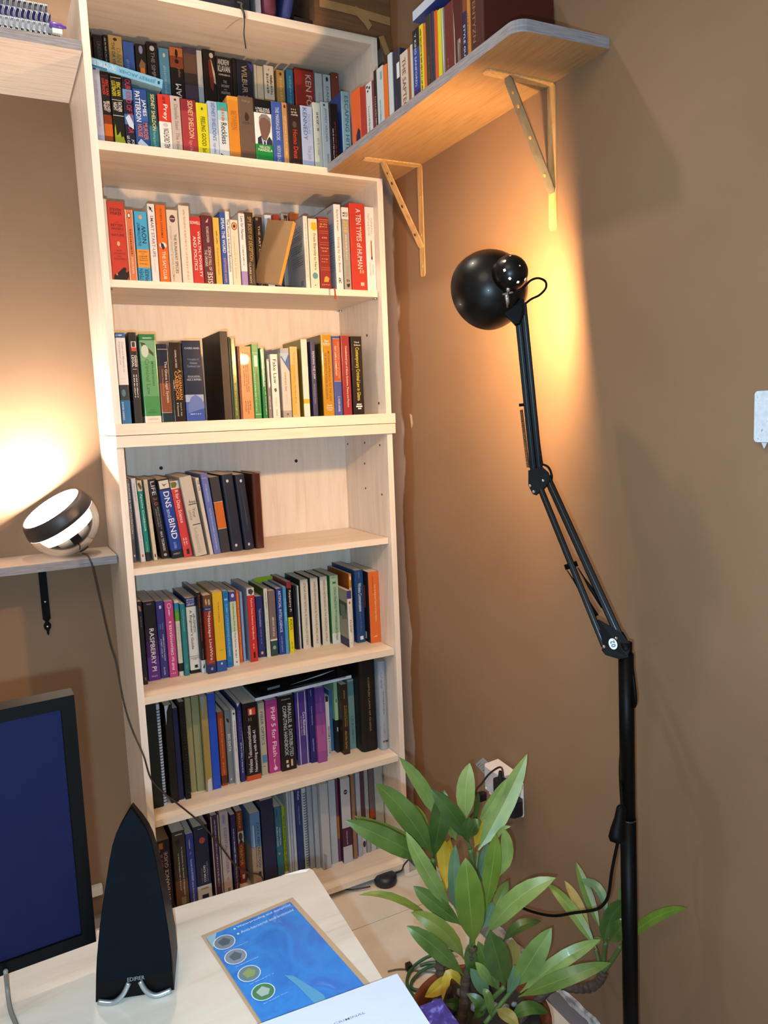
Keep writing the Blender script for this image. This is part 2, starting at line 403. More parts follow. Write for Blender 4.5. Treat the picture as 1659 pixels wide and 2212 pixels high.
# ------------------------------------------------------------ all the books
book('book','book','books in the front row of the top shelf','pale lilac paperback with faint writing, first from left, top shelf front row',(0.0232,0.05,2.1792),0.0,0.0,0.0198,0.1976,0.105,'b4b6cc',[],[('b', 0.05, 0.075, 0.2, 0.55, '3a3a70'), ('s', 0.2, 0.75, 0.35, 0.6, '9a9ab4')],{})
book('book','book','books in the front row of the top shelf','black thriller with red lettering over an orange sunset, second from left, top shelf front row',(0.0435,0.05,2.1792),0.0,0.0,0.0205,0.1813,0.105,'1a1011',[(0.56, 0.68, '7a3412'), (0.68, 0.84, 'c2601a'), (0.84, 0.9, '8a4014'), (0.9, 1, '241010')],[('r', 'ERIC VAN', 0.1, 0.3, 0.52, 0.85, 'd03a22'), ('r', 'LUSTBADER', 0.09, 0.3, 0.12, 0.45, 'd03a22'), ('r', 'BELOVED', 0.38, 0.52, 0.5, 0.85, 'e8d8d0'), ('r', 'ENEMY', 0.39, 0.51, 0.12, 0.45, 'e8d8d0'), ('b', 0.045, 0.05, 0.05, 0.95, '8a2a22')],{})
book('book','book','books in the front row of the top shelf','black thriller with yellow lettering and yellow city lights, third from left, top shelf front row',(0.0655,0.05,2.1792),0.0,0.0,0.0284,0.1813,0.105,'17120f',[],[('r', 'ERIC VAN', 0.11, 0.29, 0.52, 0.85, 'd8c81e'), ('r', 'LUSTBADER', 0.1, 0.3, 0.12, 0.45, 'd8c81e'), ('r', 'FATHER', 0.37, 0.5, 0.52, 0.85, 'e8e4d8'), ('r', 'NIGHT', 0.38, 0.49, 0.14, 0.46, 'e8e4d8'), ('b', 0.05, 0.056, 0.05, 0.95, 'e8e4d8'), ('b', 0.345, 0.35, 0.05, 0.95, 'e8e4d8'), ('b', 0.55, 0.556, 0.05, 0.95, 'e8e4d8'), ('p', [(0.05, 0.98), (0.1, 0.72), (0.18, 0.66), (0.24, 0.82), (0.4, 0.8), (0.55, 0.76), (0.62, 0.84), (0.8, 0.82), (0.95, 0.9), (0.95, 0.98)], '8f9a1c')],{})
book('book','book','books in the front row of the top shelf','dark novel big red title and blue stripes, fourth from left, top shelf front row',(0.0943,0.05,2.1792),0.0,0.0,0.0236,0.1758,0.105,'1b1a2c',[(0.16, 0.3, '5a8ec0'), (0.3, 0.5, '1b1a30'), (0.5, 0.64, '4a6eb0')],[('r', 'OUR KIND OF TRAITOR', 0.02, 0.76, 0.3, 0.85, 'b8384a'), ('r', 'LE CARRÉ', 0.8, 0.995, 0.12, 0.45, 'e8e4e4'), ('r', 'JOHN', 0.84, 0.995, 0.55, 0.85, 'e8e4e4'), ('p', [(0.1, 0.55), (0.5, 0.5), (0.9, 0.62), (0.9, 0.7), (0.4, 0.66)], 'c8d4e8')],{})
book('book','book','books in the front row of the top shelf','blue thriller with white author name and orange title, fifth from left, top shelf front row',(0.1192,0.05,2.1792),0.0,0.0,0.0346,0.1532,0.105,'2b4a90',[(0.3, 0.5, '3a5ea8')],[('r', 'JAMES', 0.16, 0.42, 0.55, 0.88, 'f2eee8'), ('r', 'PATTERSON', 0.04, 0.52, 0.12, 0.48, 'f2eee8'), ('r', 'MURDER', 0.53, 0.8, 0.58, 0.88, 'e0763a'), ('r', 'HOUSE', 0.56, 0.76, 0.18, 0.5, 'e0763a'), ('p', [(0.1, 0.86), (0.35, 0.79), (0.9, 0.9), (0.9, 1), (0.2, 1)], 'b8cbe8'), ('b', 0.9, 0.95, 0.4, 0.6, '2b4a90')],{})
book('book','book','books in the front row of the top shelf','dark teal paperback with cream serif title, sixth from left, top shelf front row',(0.1543,0.05,2.1792),0.0,0.0,0.0232,0.1492,0.105,'17454a',[(0.55, 1, '2f7078')],[('r', 'SIDNEY SHELDON', 0.03, 0.62, 0.35, 0.75, 'e6d39a'), ('r', 'Nothing Lasts Forever', 0.64, 0.98, 0.3, 0.65, '8ac0c4')],{})
book('book','book','books in the front row of the top shelf','red and white paperback with black author name, seventh from left, top shelf front row',(0.1806,0.05,2.1792),0.0,0.0,0.0314,0.1487,0.105,'ece7e2',[(0, 0.45, 'd0392a')],[('s', 0.03, 0.14, 0.35, 0.65, '8a2018'), ('r', 'Prey', 0.16, 0.42, 0.3, 0.75, 'f4e8e2'), ('u', 'MICHAEL CRICHTON', 0.56, 0.995, 0.3, 0.75, '15110f'), ('o', 0.5, 0.5, 0.035, 0.2, 'c8c2be')],{})
book('book','book','books in the front row of the top shelf','greyish cream paperback with a faded script title, eighth from left, top shelf front row',(0.2124,0.05,2.1792),0.0,0.0,0.0253,0.1493,0.105,'c3b2a8',[],[('r', 'Danielle Steel  The House', 0.14, 0.95, 0.35, 0.72, '8f8280'), ('o', 0.06, 0.5, 0.02, 0.12, '3a2f2f')],{})
book('book','book','books in the front row of the top shelf','red paperback with cream serif lettering, ninth from left, top shelf front row',(0.2392,0.05,2.1792),0.0,0.0,0.0394,0.1457,0.105,'a53a42',[(0.0, 0.2, '8a2a36')],[('r', 'SIDNEY SHELDON', 0.02, 0.66, 0.45, 0.78, 'f0c890'), ('r', 'Rage of Angels', 0.7, 0.95, 0.35, 0.65, 'd08a80')],{})
book('book','book','books in the front row of the top shelf','bright yellow paperback with black title, tenth from left, top shelf front row',(0.2789,0.05,2.1792),0.0,0.0,0.0309,0.1415,0.105,'d9d01e',[],[('r', 'FEELING GOOD', 0.24, 0.76, 0.35, 0.72, '3a3a14'), ('r', 'David D. Burns', 0.8, 0.995, 0.35, 0.7, '4a4a1a'), ('o', 0.1, 0.5, 0.025, 0.08, '3a3a14')],{})
book('book','book','books in the front row of the top shelf','pale blue paperback with a dark blue title, eleventh from left, top shelf front row',(0.3104,0.05,2.1792),0.0,0.0,0.026,0.1502,0.105,'a9bcdc',[(0.55, 1, 'c6d2e6')],[('r', "SIDNEY SHELDON'S", 0.02, 0.66, 0.35, 0.75, '4a6aa8'), ('r', 'Angel of the Dark', 0.7, 0.95, 0.3, 0.65, '7a8ab0')],{})
book('book','book','books in the front row of the top shelf','white paperback with teal top and black script title, twelfth from left, top shelf front row',(0.3368,0.05,2.1792),0.0,0.0,0.0279,0.1512,0.105,'d5dde2',[(0, 0.14, '3fa6a4'), (0.14, 0.3, 'a8ccd0')],[('s', 0.08, 0.32, 0.3, 0.7, 'c86a5a'), ('r', 'Reckless', 0.34, 0.7, 0.25, 0.8, '2a2a30'), ('p', [(0.05, 0.86), (0.5, 0.9), (0.9, 0.97), (0.9, 1), (0.05, 1)], '23284a')],{})
book('book','book','books in the front row of the top shelf','plain orange paperback with a faded title, eleventh from right, top shelf front row',(0.3652,0.05,2.1792),0.0,0.0,0.0303,0.1712,0.105,'d98a2c',[(0.0, 0.06, 'e09a3a'), (0.86, 1, 'b87a3c')],[('r', 'BETWEEN', 0.22, 0.5, 0.25, 0.75, 'b46a28')],{})
book('book','book','books in the front row of the top shelf','thick taupe paperback with a small dark lion emblem, tenth from right, top shelf front row',(0.3959,0.05,2.1792),0.0,0.0,0.042,0.1756,0.105,'6d574a',[(0.8, 1, '5e4a40')],[('s', 0.05, 0.09, 0.2, 0.8, '8a7466'), ('p', [(0.35, 0.3), (0.45, 0.22), (0.6, 0.25), (0.66, 0.3), (0.58, 0.35), (0.42, 0.36)], '3a2a22'), ('s', 0.37, 0.41, 0.2, 0.8, '52423a')],{})
book('book','book','books in the front row of the top shelf','thick autobiography with a portrait spine black above green, ninth from right, top shelf front row',(0.4383,0.05,2.1792),0.0,0.0,0.0501,0.1743,0.105,'f2efec',[(0, 0.2, '0f0e10'), (0.67, 0.965, '1e8a3c'), (0.965, 1, 'c8b41e')],[('h', 'LONG WALK', 0.12, 0.155, 0.1, 0.9, 'f2eee8'), ('h', 'to FREEDOM', 0.158, 0.19, 0.12, 0.9, 'f2eee8'), ('p', [(0.28, 0.44), (0.24, 0.34), (0.32, 0.25), (0.5, 0.215), (0.74, 0.225), (0.88, 0.28), (0.92, 0.37), (0.86, 0.47), (0.72, 0.55), (0.6, 0.62), (0.44, 0.6), (0.34, 0.54)], '7a5a4c'), ('p', [(0.25, 0.36), (0.26, 0.27), (0.42, 0.215), (0.7, 0.21), (0.92, 0.27), (0.94, 0.38), (0.86, 0.31), (0.6, 0.26), (0.36, 0.28)], '8a8484'), ('p', [(0.12, 0.67), (0.14, 0.58), (0.34, 0.54), (0.5, 0.63), (0.66, 0.6), (0.8, 0.54), (0.96, 0.6), (0.97, 0.67)], '2e3444'), ('p', [(0.34, 0.56), (0.5, 0.64), (0.66, 0.59), (0.62, 0.67), (0.4, 0.67)], 'c8d4e6'), ('p', [(0.48, 0.62), (0.56, 0.62), (0.58, 0.67), (0.46, 0.67)], '2a3350'), ('h', 'NELSON', 0.69, 0.73, 0.22, 0.8, 'e8f0d8'), ('h', 'MANDELA', 0.735, 0.775, 0.12, 0.95, 'e8f0d8')],{})
book('book','book','books in the front row of the top shelf','slim cobalt blue paperback with white capitals, eighth from right, top shelf front row',(0.4889,0.05,2.1792),0.0,0.0,0.0307,0.1748,0.105,'3f5ba9',[],[('r', 'THE MARRIAGE BOOK', 0.08, 0.58, 0.35, 0.7, 'c6d2f0'), ('r', 'NICKY & SILA LEE', 0.66, 0.92, 0.35, 0.68, 'c6d2f0')],{})
book('book','book','books in the front row of the top shelf','thin tan paperback with a dark top emblem, seventh from right, top shelf front row',(0.52,0.05,2.1792),0.0,0.0,0.015,0.1761,0.105,'c2905c',[],[('o', 0.06, 0.5, 0.025, 0.2, '5a2a1c'), ('s', 0.2, 0.8, 0.35, 0.65, 'e0c29a')],{})
book('book','book','books in the front row of the top shelf','dark brown hardback with red lettering, sixth from right, top shelf front row',(0.5354,0.05,2.1792),0.0,0.0,0.0386,0.1741,0.105,'33231f',[],[('s', 0.06, 0.09, 0.3, 0.75, 'c8b8b0'), ('s', 0.1, 0.13, 0.3, 0.75, 'c8b8b0'), ('s', 0.14, 0.17, 0.28, 0.78, 'c8b8b0'), ('o', 0.3, 0.5, 0.05, 0.16, '5a4a44'), ('r', 'Homo Deus', 0.38, 0.82, 0.35, 0.7, 'd0402e'), ('h', 'VINTAGE', 0.89, 0.91, 0.25, 0.75, '9a8a84')],{})
book('book','book','books in the front row of the top shelf','pale blue paperback with large serif name, fifth from right, top shelf front row',(0.5751,0.05,2.1792),0.0,0.0,0.0358,0.1759,0.105,'aab9dd',[],[('r', 'DOUGLAS', 0.12, 0.42, 0.55, 0.8, '7a9ac8'), ('r', 'KENNEDY', 0.03, 0.52, 0.18, 0.5, '43639a'), ('r', 'The Job', 0.6, 0.82, 0.4, 0.75, '7f93bd'), ('p', [(0.45, 1), (0.5, 0.94), (0.75, 0.93), (0.7, 1)], '2c3f7e')],{})
book('book','book','books in the front row of the top shelf','greenish white paperback with a black title strip, fourth from right, top shelf front row',(0.6129,0.05,2.1792),0.0,0.0,0.0247,0.1897,0.105,'b8c5c0',[],[('b', 0.14, 0.4, 0.4, 0.62, '2a2c2c'), ('s', 0.15, 0.39, 0.42, 0.6, 'dfe6e2'), ('s', 0.5, 0.75, 0.35, 0.6, '8a9894')],{})
book('book','book','books in the front row of the top shelf','greyish white paperback with grey serif lettering, third from right, top shelf front row',(0.638,0.05,2.1792),0.0,0.0,0.025,0.1942,0.105,'b3c0cb',[],[('r', 'JEFFREY ARCHER', 0.08, 0.55, 0.35, 0.7, '75838f'), ('r', 'HONOUR AMONG', 0.72, 0.95, 0.5, 0.75, '6a7884'), ('o', 0.04, 0.4, 0.015, 0.12, '2a3036')],{})
book('book','book','books in the front row of the top shelf','black paperback with tiny red vertical lettering, second from right, top shelf front row',(0.6642,0.05,2.1792),0.0,0.0,0.0263,0.1937,0.105,'1e1416',[],[('s', 0.25, 0.9, 0.5, 0.72, '7a2a26'), ('s', 0.35, 0.9, 0.25, 0.4, 'c8bcb8')],{})
book('book','book','books in the front row of the top shelf','light blue paperback with a deep blue side cover, last at right, top shelf front row',(0.7032,0.05,2.1792),0.0,0.0,0.0263,0.2326,0.108,'9dbfca',[(0.9, 1, 'b8c8cc')],[('r', 'ESCAPING HITLER', 0.05, 0.8, 0.35, 0.8, '3f6f8c'), ('p', [(0.1, 0.97), (0.4, 0.88), (0.7, 0.93), (0.95, 0.9), (0.95, 0.98)], '2a3a4c')],{'cl': '3c58ac'})
book('book','book','books in the back row of the top shelf','slim black and rust paperback, first from left, top shelf back row',(0.0423,0.168,2.3142),0.0,0.0,0.0062,0.188,0.12,'5a2a1e',[(0, 0.12, '1c1513')],[],{})
book('book','book','books in the back row of the top shelf','black paperback with faint grey capitals, second from left, top shelf back row',(0.0511,0.168,2.3142),0.0,0.0,0.0239,0.184,0.12,'1d1817',[],[('r', 'UNDERGROUND', 0.08, 0.55, 0.4, 0.75, '6a6462')],{})
book('book','book','books in the back row of the top shelf','black paperback with chipped white marks, third from left, top shelf back row',(0.0757,0.168,2.3142),0.0,0.0,0.0132,0.1873,0.12,'191513',[],[('s', 0.03, 0.4, 0.3, 0.6, 'b8b0a8')],{})
book('book','book','books in the back row of the top shelf','tan paperback with dark serif lettering, fourth from left, top shelf back row',(0.0893,0.168,2.3142),0.0,0.0,0.0352,0.1908,0.12,'c8a566',[],[('o', 0.05, 0.5, 0.02, 0.14, '3a2a1a'), ('r', 'THE DA VINCI CODE', 0.09, 0.62, 0.2, 0.45, '5a4a30'), ('r', 'DAN BROWN', 0.16, 0.7, 0.55, 0.85, 'a37f36')],{})
book('book','book','books in the back row of the top shelf','royal blue paperback with a pale title, fifth from left, top shelf back row',(0.1256,0.168,2.3142),0.0,0.0,0.0289,0.1813,0.12,'3f62b4',[],[('s', 0.25, 0.5, 0.2, 0.55, '7f98d4')],{})
book('book','book','books in the back row of the top shelf','black paperback with an orange panel and pale oval, sixth from left, top shelf back row',(0.1572,0.168,2.3142),0.0,0.0,0.0288,0.1792,0.12,'1d1716',[],[('o', 0.07, 0.5, 0.06, 0.18, '9a9ac4'), ('b', 0.32, 0.55, 0.35, 0.78, 'd07c28'), ('p', [(0.25, 0.3), (0.5, 0.2), (0.85, 0.26), (0.8, 0.32), (0.3, 0.33)], '8a6a4a')],{})
book('book','book','books in the back row of the top shelf','black paperback with outlined silver lettering, seventh from left, top shelf back row',(0.187,0.168,2.3142),0.0,0.0,0.0292,0.1904,0.12,'171314',[],[('o', 0.08, 0.5, 0.035, 0.22, 'c8c4c4'), ('r', 'THE SIMPLE TRUTH', 0.13, 0.8, 0.35, 0.7, '8a8684')],{})
book('book','book','books in the back row of the top shelf','sky blue paperback with a white title, eighth from left, top shelf back row',(0.2191,0.168,2.3142),0.0,0.0,0.0271,0.1813,0.12,'5b93b5',[],[('o', 0.1, 0.5, 0.03, 0.12, 'd8d8b8'), ('s', 0.25, 0.75, 0.35, 0.65, '8fb8d0')],{})
book('book','book','books in the back row of the top shelf','black thriller with copper top and big white name, ninth from left, top shelf back row',(0.2479,0.168,2.3142),0.0,0.0,0.0366,0.1888,0.12,'1a1211',[(0, 0.12, 'c0703e'), (0.12, 0.28, '8a4326')],[('p', [(0.45, 0.02), (0.6, 0.04), (0.62, 0.1), (0.5, 0.16), (0.4, 0.1)], '241410'), ('o', 0.19, 0.5, 0.03, 0.15, '1c100c'), ('u', 'GRISHAM', 0.5, 0.995, 0.3, 0.72, 'efe8e2'), ('r', 'John', 0.27, 0.4, 0.5, 0.75, '9a7a5a')],{})
book('book','book','books in the back row of the top shelf','purple and brown paperback with worn edges, tenth from left, top shelf back row',(0.285,0.168,2.3142),0.0,0.0,0.037,0.1941,0.12,'4b3c52',[(0.08, 0.34, '6a4f3c'), (0.34, 0.5, '3a2f30')],[],{})
book('book','book','books in the back row of the top shelf','white paperback without lettering bluish below, eleventh from left, top shelf back row',(0.3224,0.168,2.3142),0.0,0.0,0.0151,0.1918,0.12,'d6d0ca',[(0.5, 1, 'a9bccb')],[],{})
book('book','book','books in the back row of the top shelf','black paperback with a red and cream figure, twelfth from left, top shelf back row',(0.3399,0.168,2.3142),0.0,0.0,0.0348,0.1981,0.12,'1c1412',[],[('o', 0.07, 0.68, 0.035, 0.16, 'd8cdbc'), ('p', [(0.45, 0.2), (0.65, 0.12), (0.9, 0.3), (0.95, 0.45), (0.6, 0.4)], 'd8c2a4'), ('p', [(0.4, 0.15), (0.6, 0.1), (0.8, 0.4), (0.7, 0.55), (0.5, 0.5)], '7a2a20')],{})
book('book','book','books in the back row of the top shelf','thick black omnibus with stacked white lettering, 13th from left, top shelf back row',(0.3751,0.168,2.3142),0.0,0.0,0.0477,0.185,0.12,'15100f',[],[('h', 'ANDREW', 0.03, 0.11, 0.12, 0.82, 'e8e2da'), ('h', 'KLAVAN', 0.12, 0.21, 0.12, 0.84, 'e8e2da'), ('h', 'OMNIBUS', 0.24, 0.265, 0.15, 0.82, 'd0cac2'), ('h', 'THE', 0.33, 0.37, 0.4, 0.6, 'b8b2aa'), ('h', 'UNCANNY', 0.39, 0.43, 0.25, 0.75, 'b8b2aa'), ('h', 'and', 0.45, 0.47, 0.42, 0.58, 'b8b2aa'), ('h', 'HUNTING', 0.49, 0.53, 0.25, 0.78, 'b8b2aa')],{})
book('book','book','books in the back row of the top shelf','very slim black paperback, eleventh from right, top shelf back row',(0.4232,0.168,2.3142),0.0,0.0,0.0117,0.1875,0.12,'1b1513',[],[],{})
book('book','book','books in the back row of the top shelf','navy paperback with gold capitals, tenth from right, top shelf back row',(0.4353,0.168,2.3142),0.0,0.0,0.0456,0.1867,0.12,'1d2136',[(0.62, 1, '3a4f9c')],[('r', 'WILBUR SMITH', 0.07, 0.8, 0.3, 0.65, 'b99f7c'), ('p', [(0.7, 0.02), (1, 0.05), (1, 0.16)], '3c46a4')],{})
book('book','book','books in the back row of the top shelf','very slim book with cream edge, ninth from right, top shelf back row',(0.4866,0.168,2.3142),0.0,0.0,0.008,0.1809,0.12,'cfc4b2',[],[],{})
book('book','book','books in the back row of the top shelf','plain cream paperback, eighth from right, top shelf back row',(0.495,0.168,2.3142),0.0,0.0,0.0187,0.1796,0.12,'d2c4ac',[],[],{})
book('book','book','books in the back row of the top shelf','white paperback with handwritten style title, seventh from right, top shelf back row',(0.5161,0.168,2.3142),0.0,0.0,0.0303,0.1848,0.12,'ddd4c2',[(0.5, 0.62, 'b8923e')],[('s', 0.14, 0.42, 0.55, 0.85, '4a4038'), ('s', 0.12, 0.42, 0.2, 0.48, '4a4038'), ('o', 0.06, 0.5, 0.015, 0.06, '8a7a5a')],{})
book('book','book','books in the back row of the top shelf','golden tan paperback, sixth from right, top shelf back row',(0.5542,0.168,2.3142),0.0,0.0,0.0248,0.1783,0.12,'b78f50',[],[('o', 0.06, 0.5, 0.025, 0.14, '4a3020'), ('s', 0.12, 0.5, 0.3, 0.7, 'd8b878')],{})
book('book','book','books in the back row of the top shelf','teal blue paperback with a red emblem, fifth from right, top shelf back row',(0.5851,0.168,2.3142),0.0,0.0,0.0211,0.1853,0.12,'2c7099',[],[('s', 0.1, 0.55, 0.35, 0.65, '6aa8c4')],{})
book('book','book','books in the back row of the top shelf','thick dark red novel with white serif name, fourth from right, top shelf back row',(0.6108,0.168,2.3142),0.0,0.0,0.0606,0.1937,0.12,'9c3027',[(0, 0.03, '6a1c18')],[('r', 'KEN FOLLETT', 0.08, 0.9, 0.55, 0.85, 'd8c4b8')],{})
book('book','book','books in the back row of the top shelf','plain bluish white paperback, third from right, top shelf back row',(0.6758,0.168,2.3142),0.0,0.0,0.0236,0.1885,0.12,'b9c5c9',[],[('s', 0.3, 0.6, 0.4, 0.6, '98a8b0')],{})
book('book','book','books in the back row of the top shelf','bluish white paperback with dark round emblem, second from right, top shelf back row',(0.7025,0.168,2.3142),0.0,0.0,0.0238,0.189,0.12,'b6c3c9',[],[('o', 0.07, 0.5, 0.035, 0.18, '2a2f36'), ('r', 'DANIELLE', 0.18, 0.6, 0.35, 0.68, '54646f')],{})
book('book','book','books in the back row of the top shelf','reddish brown hardback with a shiny top, last at right, top shelf back row',(0.7291,0.168,2.3142),0.0,0.0,0.0247,0.1986,0.12,'7b3a2c',[],[('o', 0.06, 0.7, 0.012, 0.06, 'e8d8d0')],{'hc': 1})
book('book','book','books on the second shelf','slim cream book beside the left panel, first from left, second shelf',(0.0204,0.027,1.8515),0.0,0.0,0.0089,0.1971,0.14,'e3d9cc',[],[],{})
book('book','book','books on the second shelf','thick red paperback with black title and burning figure, second from left, second shelf',(0.0298,0.027,1.8515),0.0,0.0,0.0417,0.1918,0.14,'c8402e',[],[('h', 'STEVEN', 0.08, 0.115, 0.15, 0.8, '2a1210'), ('h', 'PINKER', 0.125, 0.165, 0.17, 0.82, '2a1210'), ('h', 'THE', 0.25, 0.265, 0.4, 0.6, '7a2018'), ('h', 'BETTER', 0.28, 0.31, 0.15, 0.85, '4a1410'), ('h', 'ANGELS', 0.325, 0.355, 0.14, 0.86, '4a1410'), ('h', 'OF OUR', 0.37, 0.385, 0.3, 0.7, '8a2a20'), ('h', 'NATURE', 0.405, 0.435, 0.15, 0.86, '4a1410'), ('o', 0.53, 0.5, 0.03, 0.09, 'f0b070'), ('h', 'WHY', 0.61, 0.63, 0.35, 0.65, '7a2018'), ('h', 'VIOLENCE', 0.645, 0.665, 0.2, 0.85, '7a2018'), ('h', 'HAS', 0.68, 0.7, 0.35, 0.65, '7a2018'), ('h', 'DECLINED', 0.715, 0.735, 0.18, 0.85, '7a2018'), ('p', [(0.05, 1), (0.12, 0.93), (0.35, 0.9), (0.55, 0.86), (0.7, 0.83), (0.85, 0.84), (0.8, 0.9), (0.97, 0.88), (0.97, 0.95), (0.8, 1)], '1c1210'), ('p', [(0.2, 0.93), (0.3, 0.9), (0.33, 0.94)], 'd88a4a')],{})
book('book','book','books on the second shelf','salmon paperback with cream edges and oval emblem, third from left, second shelf',(0.072,0.027,1.8515),0.0,0.0,0.0188,0.1754,0.14,'d9794c',[],[('b', 0, 1, 0, 0.1, 'e8d8c4'), ('b', 0, 1, 0.92, 1, 'e8d8c4'), ('o', 0.08, 0.5, 0.04, 0.2, '2a1a16'), ('o', 0.08, 0.5, 0.028, 0.14, 'f0e6dc'), ('s', 0.27, 0.62, 0.4, 0.65, '7a3a28'), ('r', 'STEVEN PINKER', 0.66, 0.9, 0.4, 0.65, 'f0d8c0')],{})
book('book','book','books on the second shelf','sky blue paperback with orange middle band, fourth from left, second shelf',(0.0929,0.027,1.8515),0.0,0.0,0.0331,0.1733,0.14,'4aa6d4',[(0.54, 0.8, 'e8963c')],[('b', 0, 1, 0, 0.05, '1c2440'), ('o', 0.08, 0.5, 0.028, 0.13, 'e89a5a'), ('u', 'ENLIGHTENMENT', 0.16, 0.49, 0.2, 0.42, '14263c'), ('u', 'NOW', 0.2, 0.45, 0.5, 0.85, '14263c'), ('h', 'PROGRESS', 0.565, 0.58, 0.2, 0.8, '5a3010'), ('h', 'AND', 0.6, 0.61, 0.35, 0.6, '5a3010'), ('h', 'HUMANISM', 0.63, 0.645, 0.2, 0.8, '5a3010'), ('h', 'SCIENCE', 0.66, 0.675, 0.2, 0.8, '5a3010'), ('h', 'REASON', 0.69, 0.705, 0.2, 0.8, '5a3010'), ('h', 'FOR ALL', 0.74, 0.755, 0.2, 0.8, '5a3010'), ('u', 'STEVEN', 0.82, 0.995, 0.12, 0.42, '14263c'), ('u', 'PINKER', 0.82, 0.995, 0.52, 0.85, '14263c')],{})
book('book','book','books on the second shelf','white paperback with black arrow and mauve capitals, fifth from left, second shelf',(0.1283,0.027,1.8515),0.0,0.0,0.0188,0.1947,0.14,'e9e3df',[],[('p', [(0.2, 0.03), (0.62, 0.055), (0.5, 0.065), (0.72, 0.1), (0.62, 0.105), (0.42, 0.075), (0.34, 0.09)], '1c1616'), ('r', 'SMART START-UPS', 0.15, 0.68, 0.3, 0.72, '8a5a80'), ('r', 'David Silver', 0.71, 0.88, 0.38, 0.6, 'c8bcc4')],{})
book('book','book','books on the second shelf','orange paperback with white lettering and small figure, sixth from left, second shelf',(0.1487,0.027,1.8515),0.0,0.0,0.0256,0.1938,0.14,'e46c1e',[],[('r', 'ROBIN SHARMA', 0.05, 0.43, 0.4, 0.62, '8a3a10'), ('o', 0.52, 0.5, 0.04, 0.36, 'f0e0d0'), ('p', [(0.3, 0.48), (0.55, 0.5), (0.7, 0.55), (0.5, 0.58), (0.3, 0.54)], '3a1c3a'), ('r', 'THE 5AM CLUB', 0.6, 0.96, 0.35, 0.7, 'f6e6d6')],{})
book('book','book','books on the second shelf','cream paperback with a brown oval emblem, seventh from left, second shelf',(0.1758,0.027,1.8515),0.0,0.0,0.0294,0.1839,0.14,'dccab8',[],[('o', 0.12, 0.5, 0.052, 0.25, '5a3c3c'), ('b', 0.115, 0.125, 0.3, 0.7, 'dccab8'), ('r', 'THE RUNAWAY SPECIES', 0.33, 0.87, 0.5, 0.75, '3a2f2c'), ('r', 'ANTHONY BRANDT & DAVID EAGLEMAN', 0.22, 0.98, 0.18, 0.38, 'a8988c')],{})
book('book','book','books on the second shelf','tall cream book with faint orange lettering, eighth from left, second shelf',(0.2074,0.027,1.8515),0.0,0.0,0.0281,0.1973,0.14,'e4d8c6',[],[('s', 0.05, 0.96, 0.4, 0.62, 'c8a890')],{})
book('book','book','books on the second shelf','bright red paperback with white serif title, ninth from left, second shelf',(0.2359,0.027,1.8515),0.0,0.0,0.0285,0.1713,0.14,'c6322f',[],[('h', 'SOWELL', 0.065, 0.11, 0, 0.95, 'f2eee8'), ('r', 'WEALTH, POVERTY', 0.21, 0.9, 0.58, 0.85, 'f2eee8'), ('r', 'AND POLITICS', 0.29, 0.8, 0.18, 0.46, 'f2eee8')],{})
book('book','book','books on the second shelf','maroon paperback with cream lettering, tenth from left, second shelf',(0.265,0.027,1.8515),0.0,0.0,0.0301,0.1771,0.14,'5e2630',[],[('p', [(0.4, 0.1), (0.6, 0.05), (0.68, 0.04), (0.58, 0.1)], 'd8b8a0'), ('r', 'RICHARD DOWDEN', 0.16, 0.39, 0.42, 0.65, 'd8c8b8'), ('r', 'THE ORIGINS', 0.5, 0.74, 0.15, 0.4, 'd8c8b8'), ('r', 'SCIENCE FALL OF', 0.45, 0.8, 0.48, 0.74, 'd8c8b8'), ('u', 'SISE', 0.82, 0.99, 0.3, 0.75, 'e0d2c2')],{})
book('book','book','books on the second shelf','slim yellow paperback, eleventh from left, second shelf',(0.2972,0.027,1.8515),0.0,0.0,0.0172,0.1738,0.14,'dfb350',[],[('s', 0.2, 0.4, 0.35, 0.6, '6a4a1c'), ('s', 0.45, 0.85, 0.35, 0.6, 'b08a3c')],{})
book('book','book','books on the second shelf','slim blue paperback with white title, twelfth from left, second shelf',(0.3162,0.027,1.8515),0.0,0.0,0.0153,0.1896,0.14,'2f58a6',[],[('r', 'SPEAK THE WORD', 0.08, 0.56, 0.25, 0.8, 'f2eee8'), ('r', 'EASTWOOD ANABA', 0.63, 0.97, 0.3, 0.7, 'd88a7a')],{})
book('book','book','books on the second shelf','slim white paperback with black title, 13th from left, second shelf',(0.3319,0.027,1.8515),0.0,0.0,0.0118,0.192,0.14,'ece6e0',[],[('r', 'The Fourth Industrial Revolution', 0.1, 0.82, 0.25, 0.8, '2a2220')],{})
book('book','book','books on the second shelf','cream paperback with a brown ringed circle, 14th from left, second shelf',(0.3443,0.027,1.8515),0.0,0.0,0.0217,0.1716,0.14,'e6d9c0',[],[('o', 0.095, 0.5, 0.06, 0.36, '6a4030'), ('o', 0.095, 0.5, 0.05, 0.28, 'e0a070'), ('o', 0.095, 0.5, 0.025, 0.14, '3a1c14'), ('r', '21 Lessons for the 21 Century', 0.25, 0.9, 0.25, 0.5, 'c09a60'), ('r', 'Yuval Noah Harari', 0.4, 0.85, 0.6, 0.75, 'd8c4a0')],{})
book('book','book','books on the second shelf','slim white paperback with purple foot, 15th from left, second shelf',(0.3684,0.027,1.8515),0.0,0.0,0.0178,0.1903,0.14,'ece5e2',[(0.8, 1, 'a48ac0')],[('r', 'Law for Nurses', 0.04, 0.36, 0.3, 0.72, '3a4a6a'), ('s', 0.44, 0.72, 0.35, 0.55, '5a4a4a')],{})
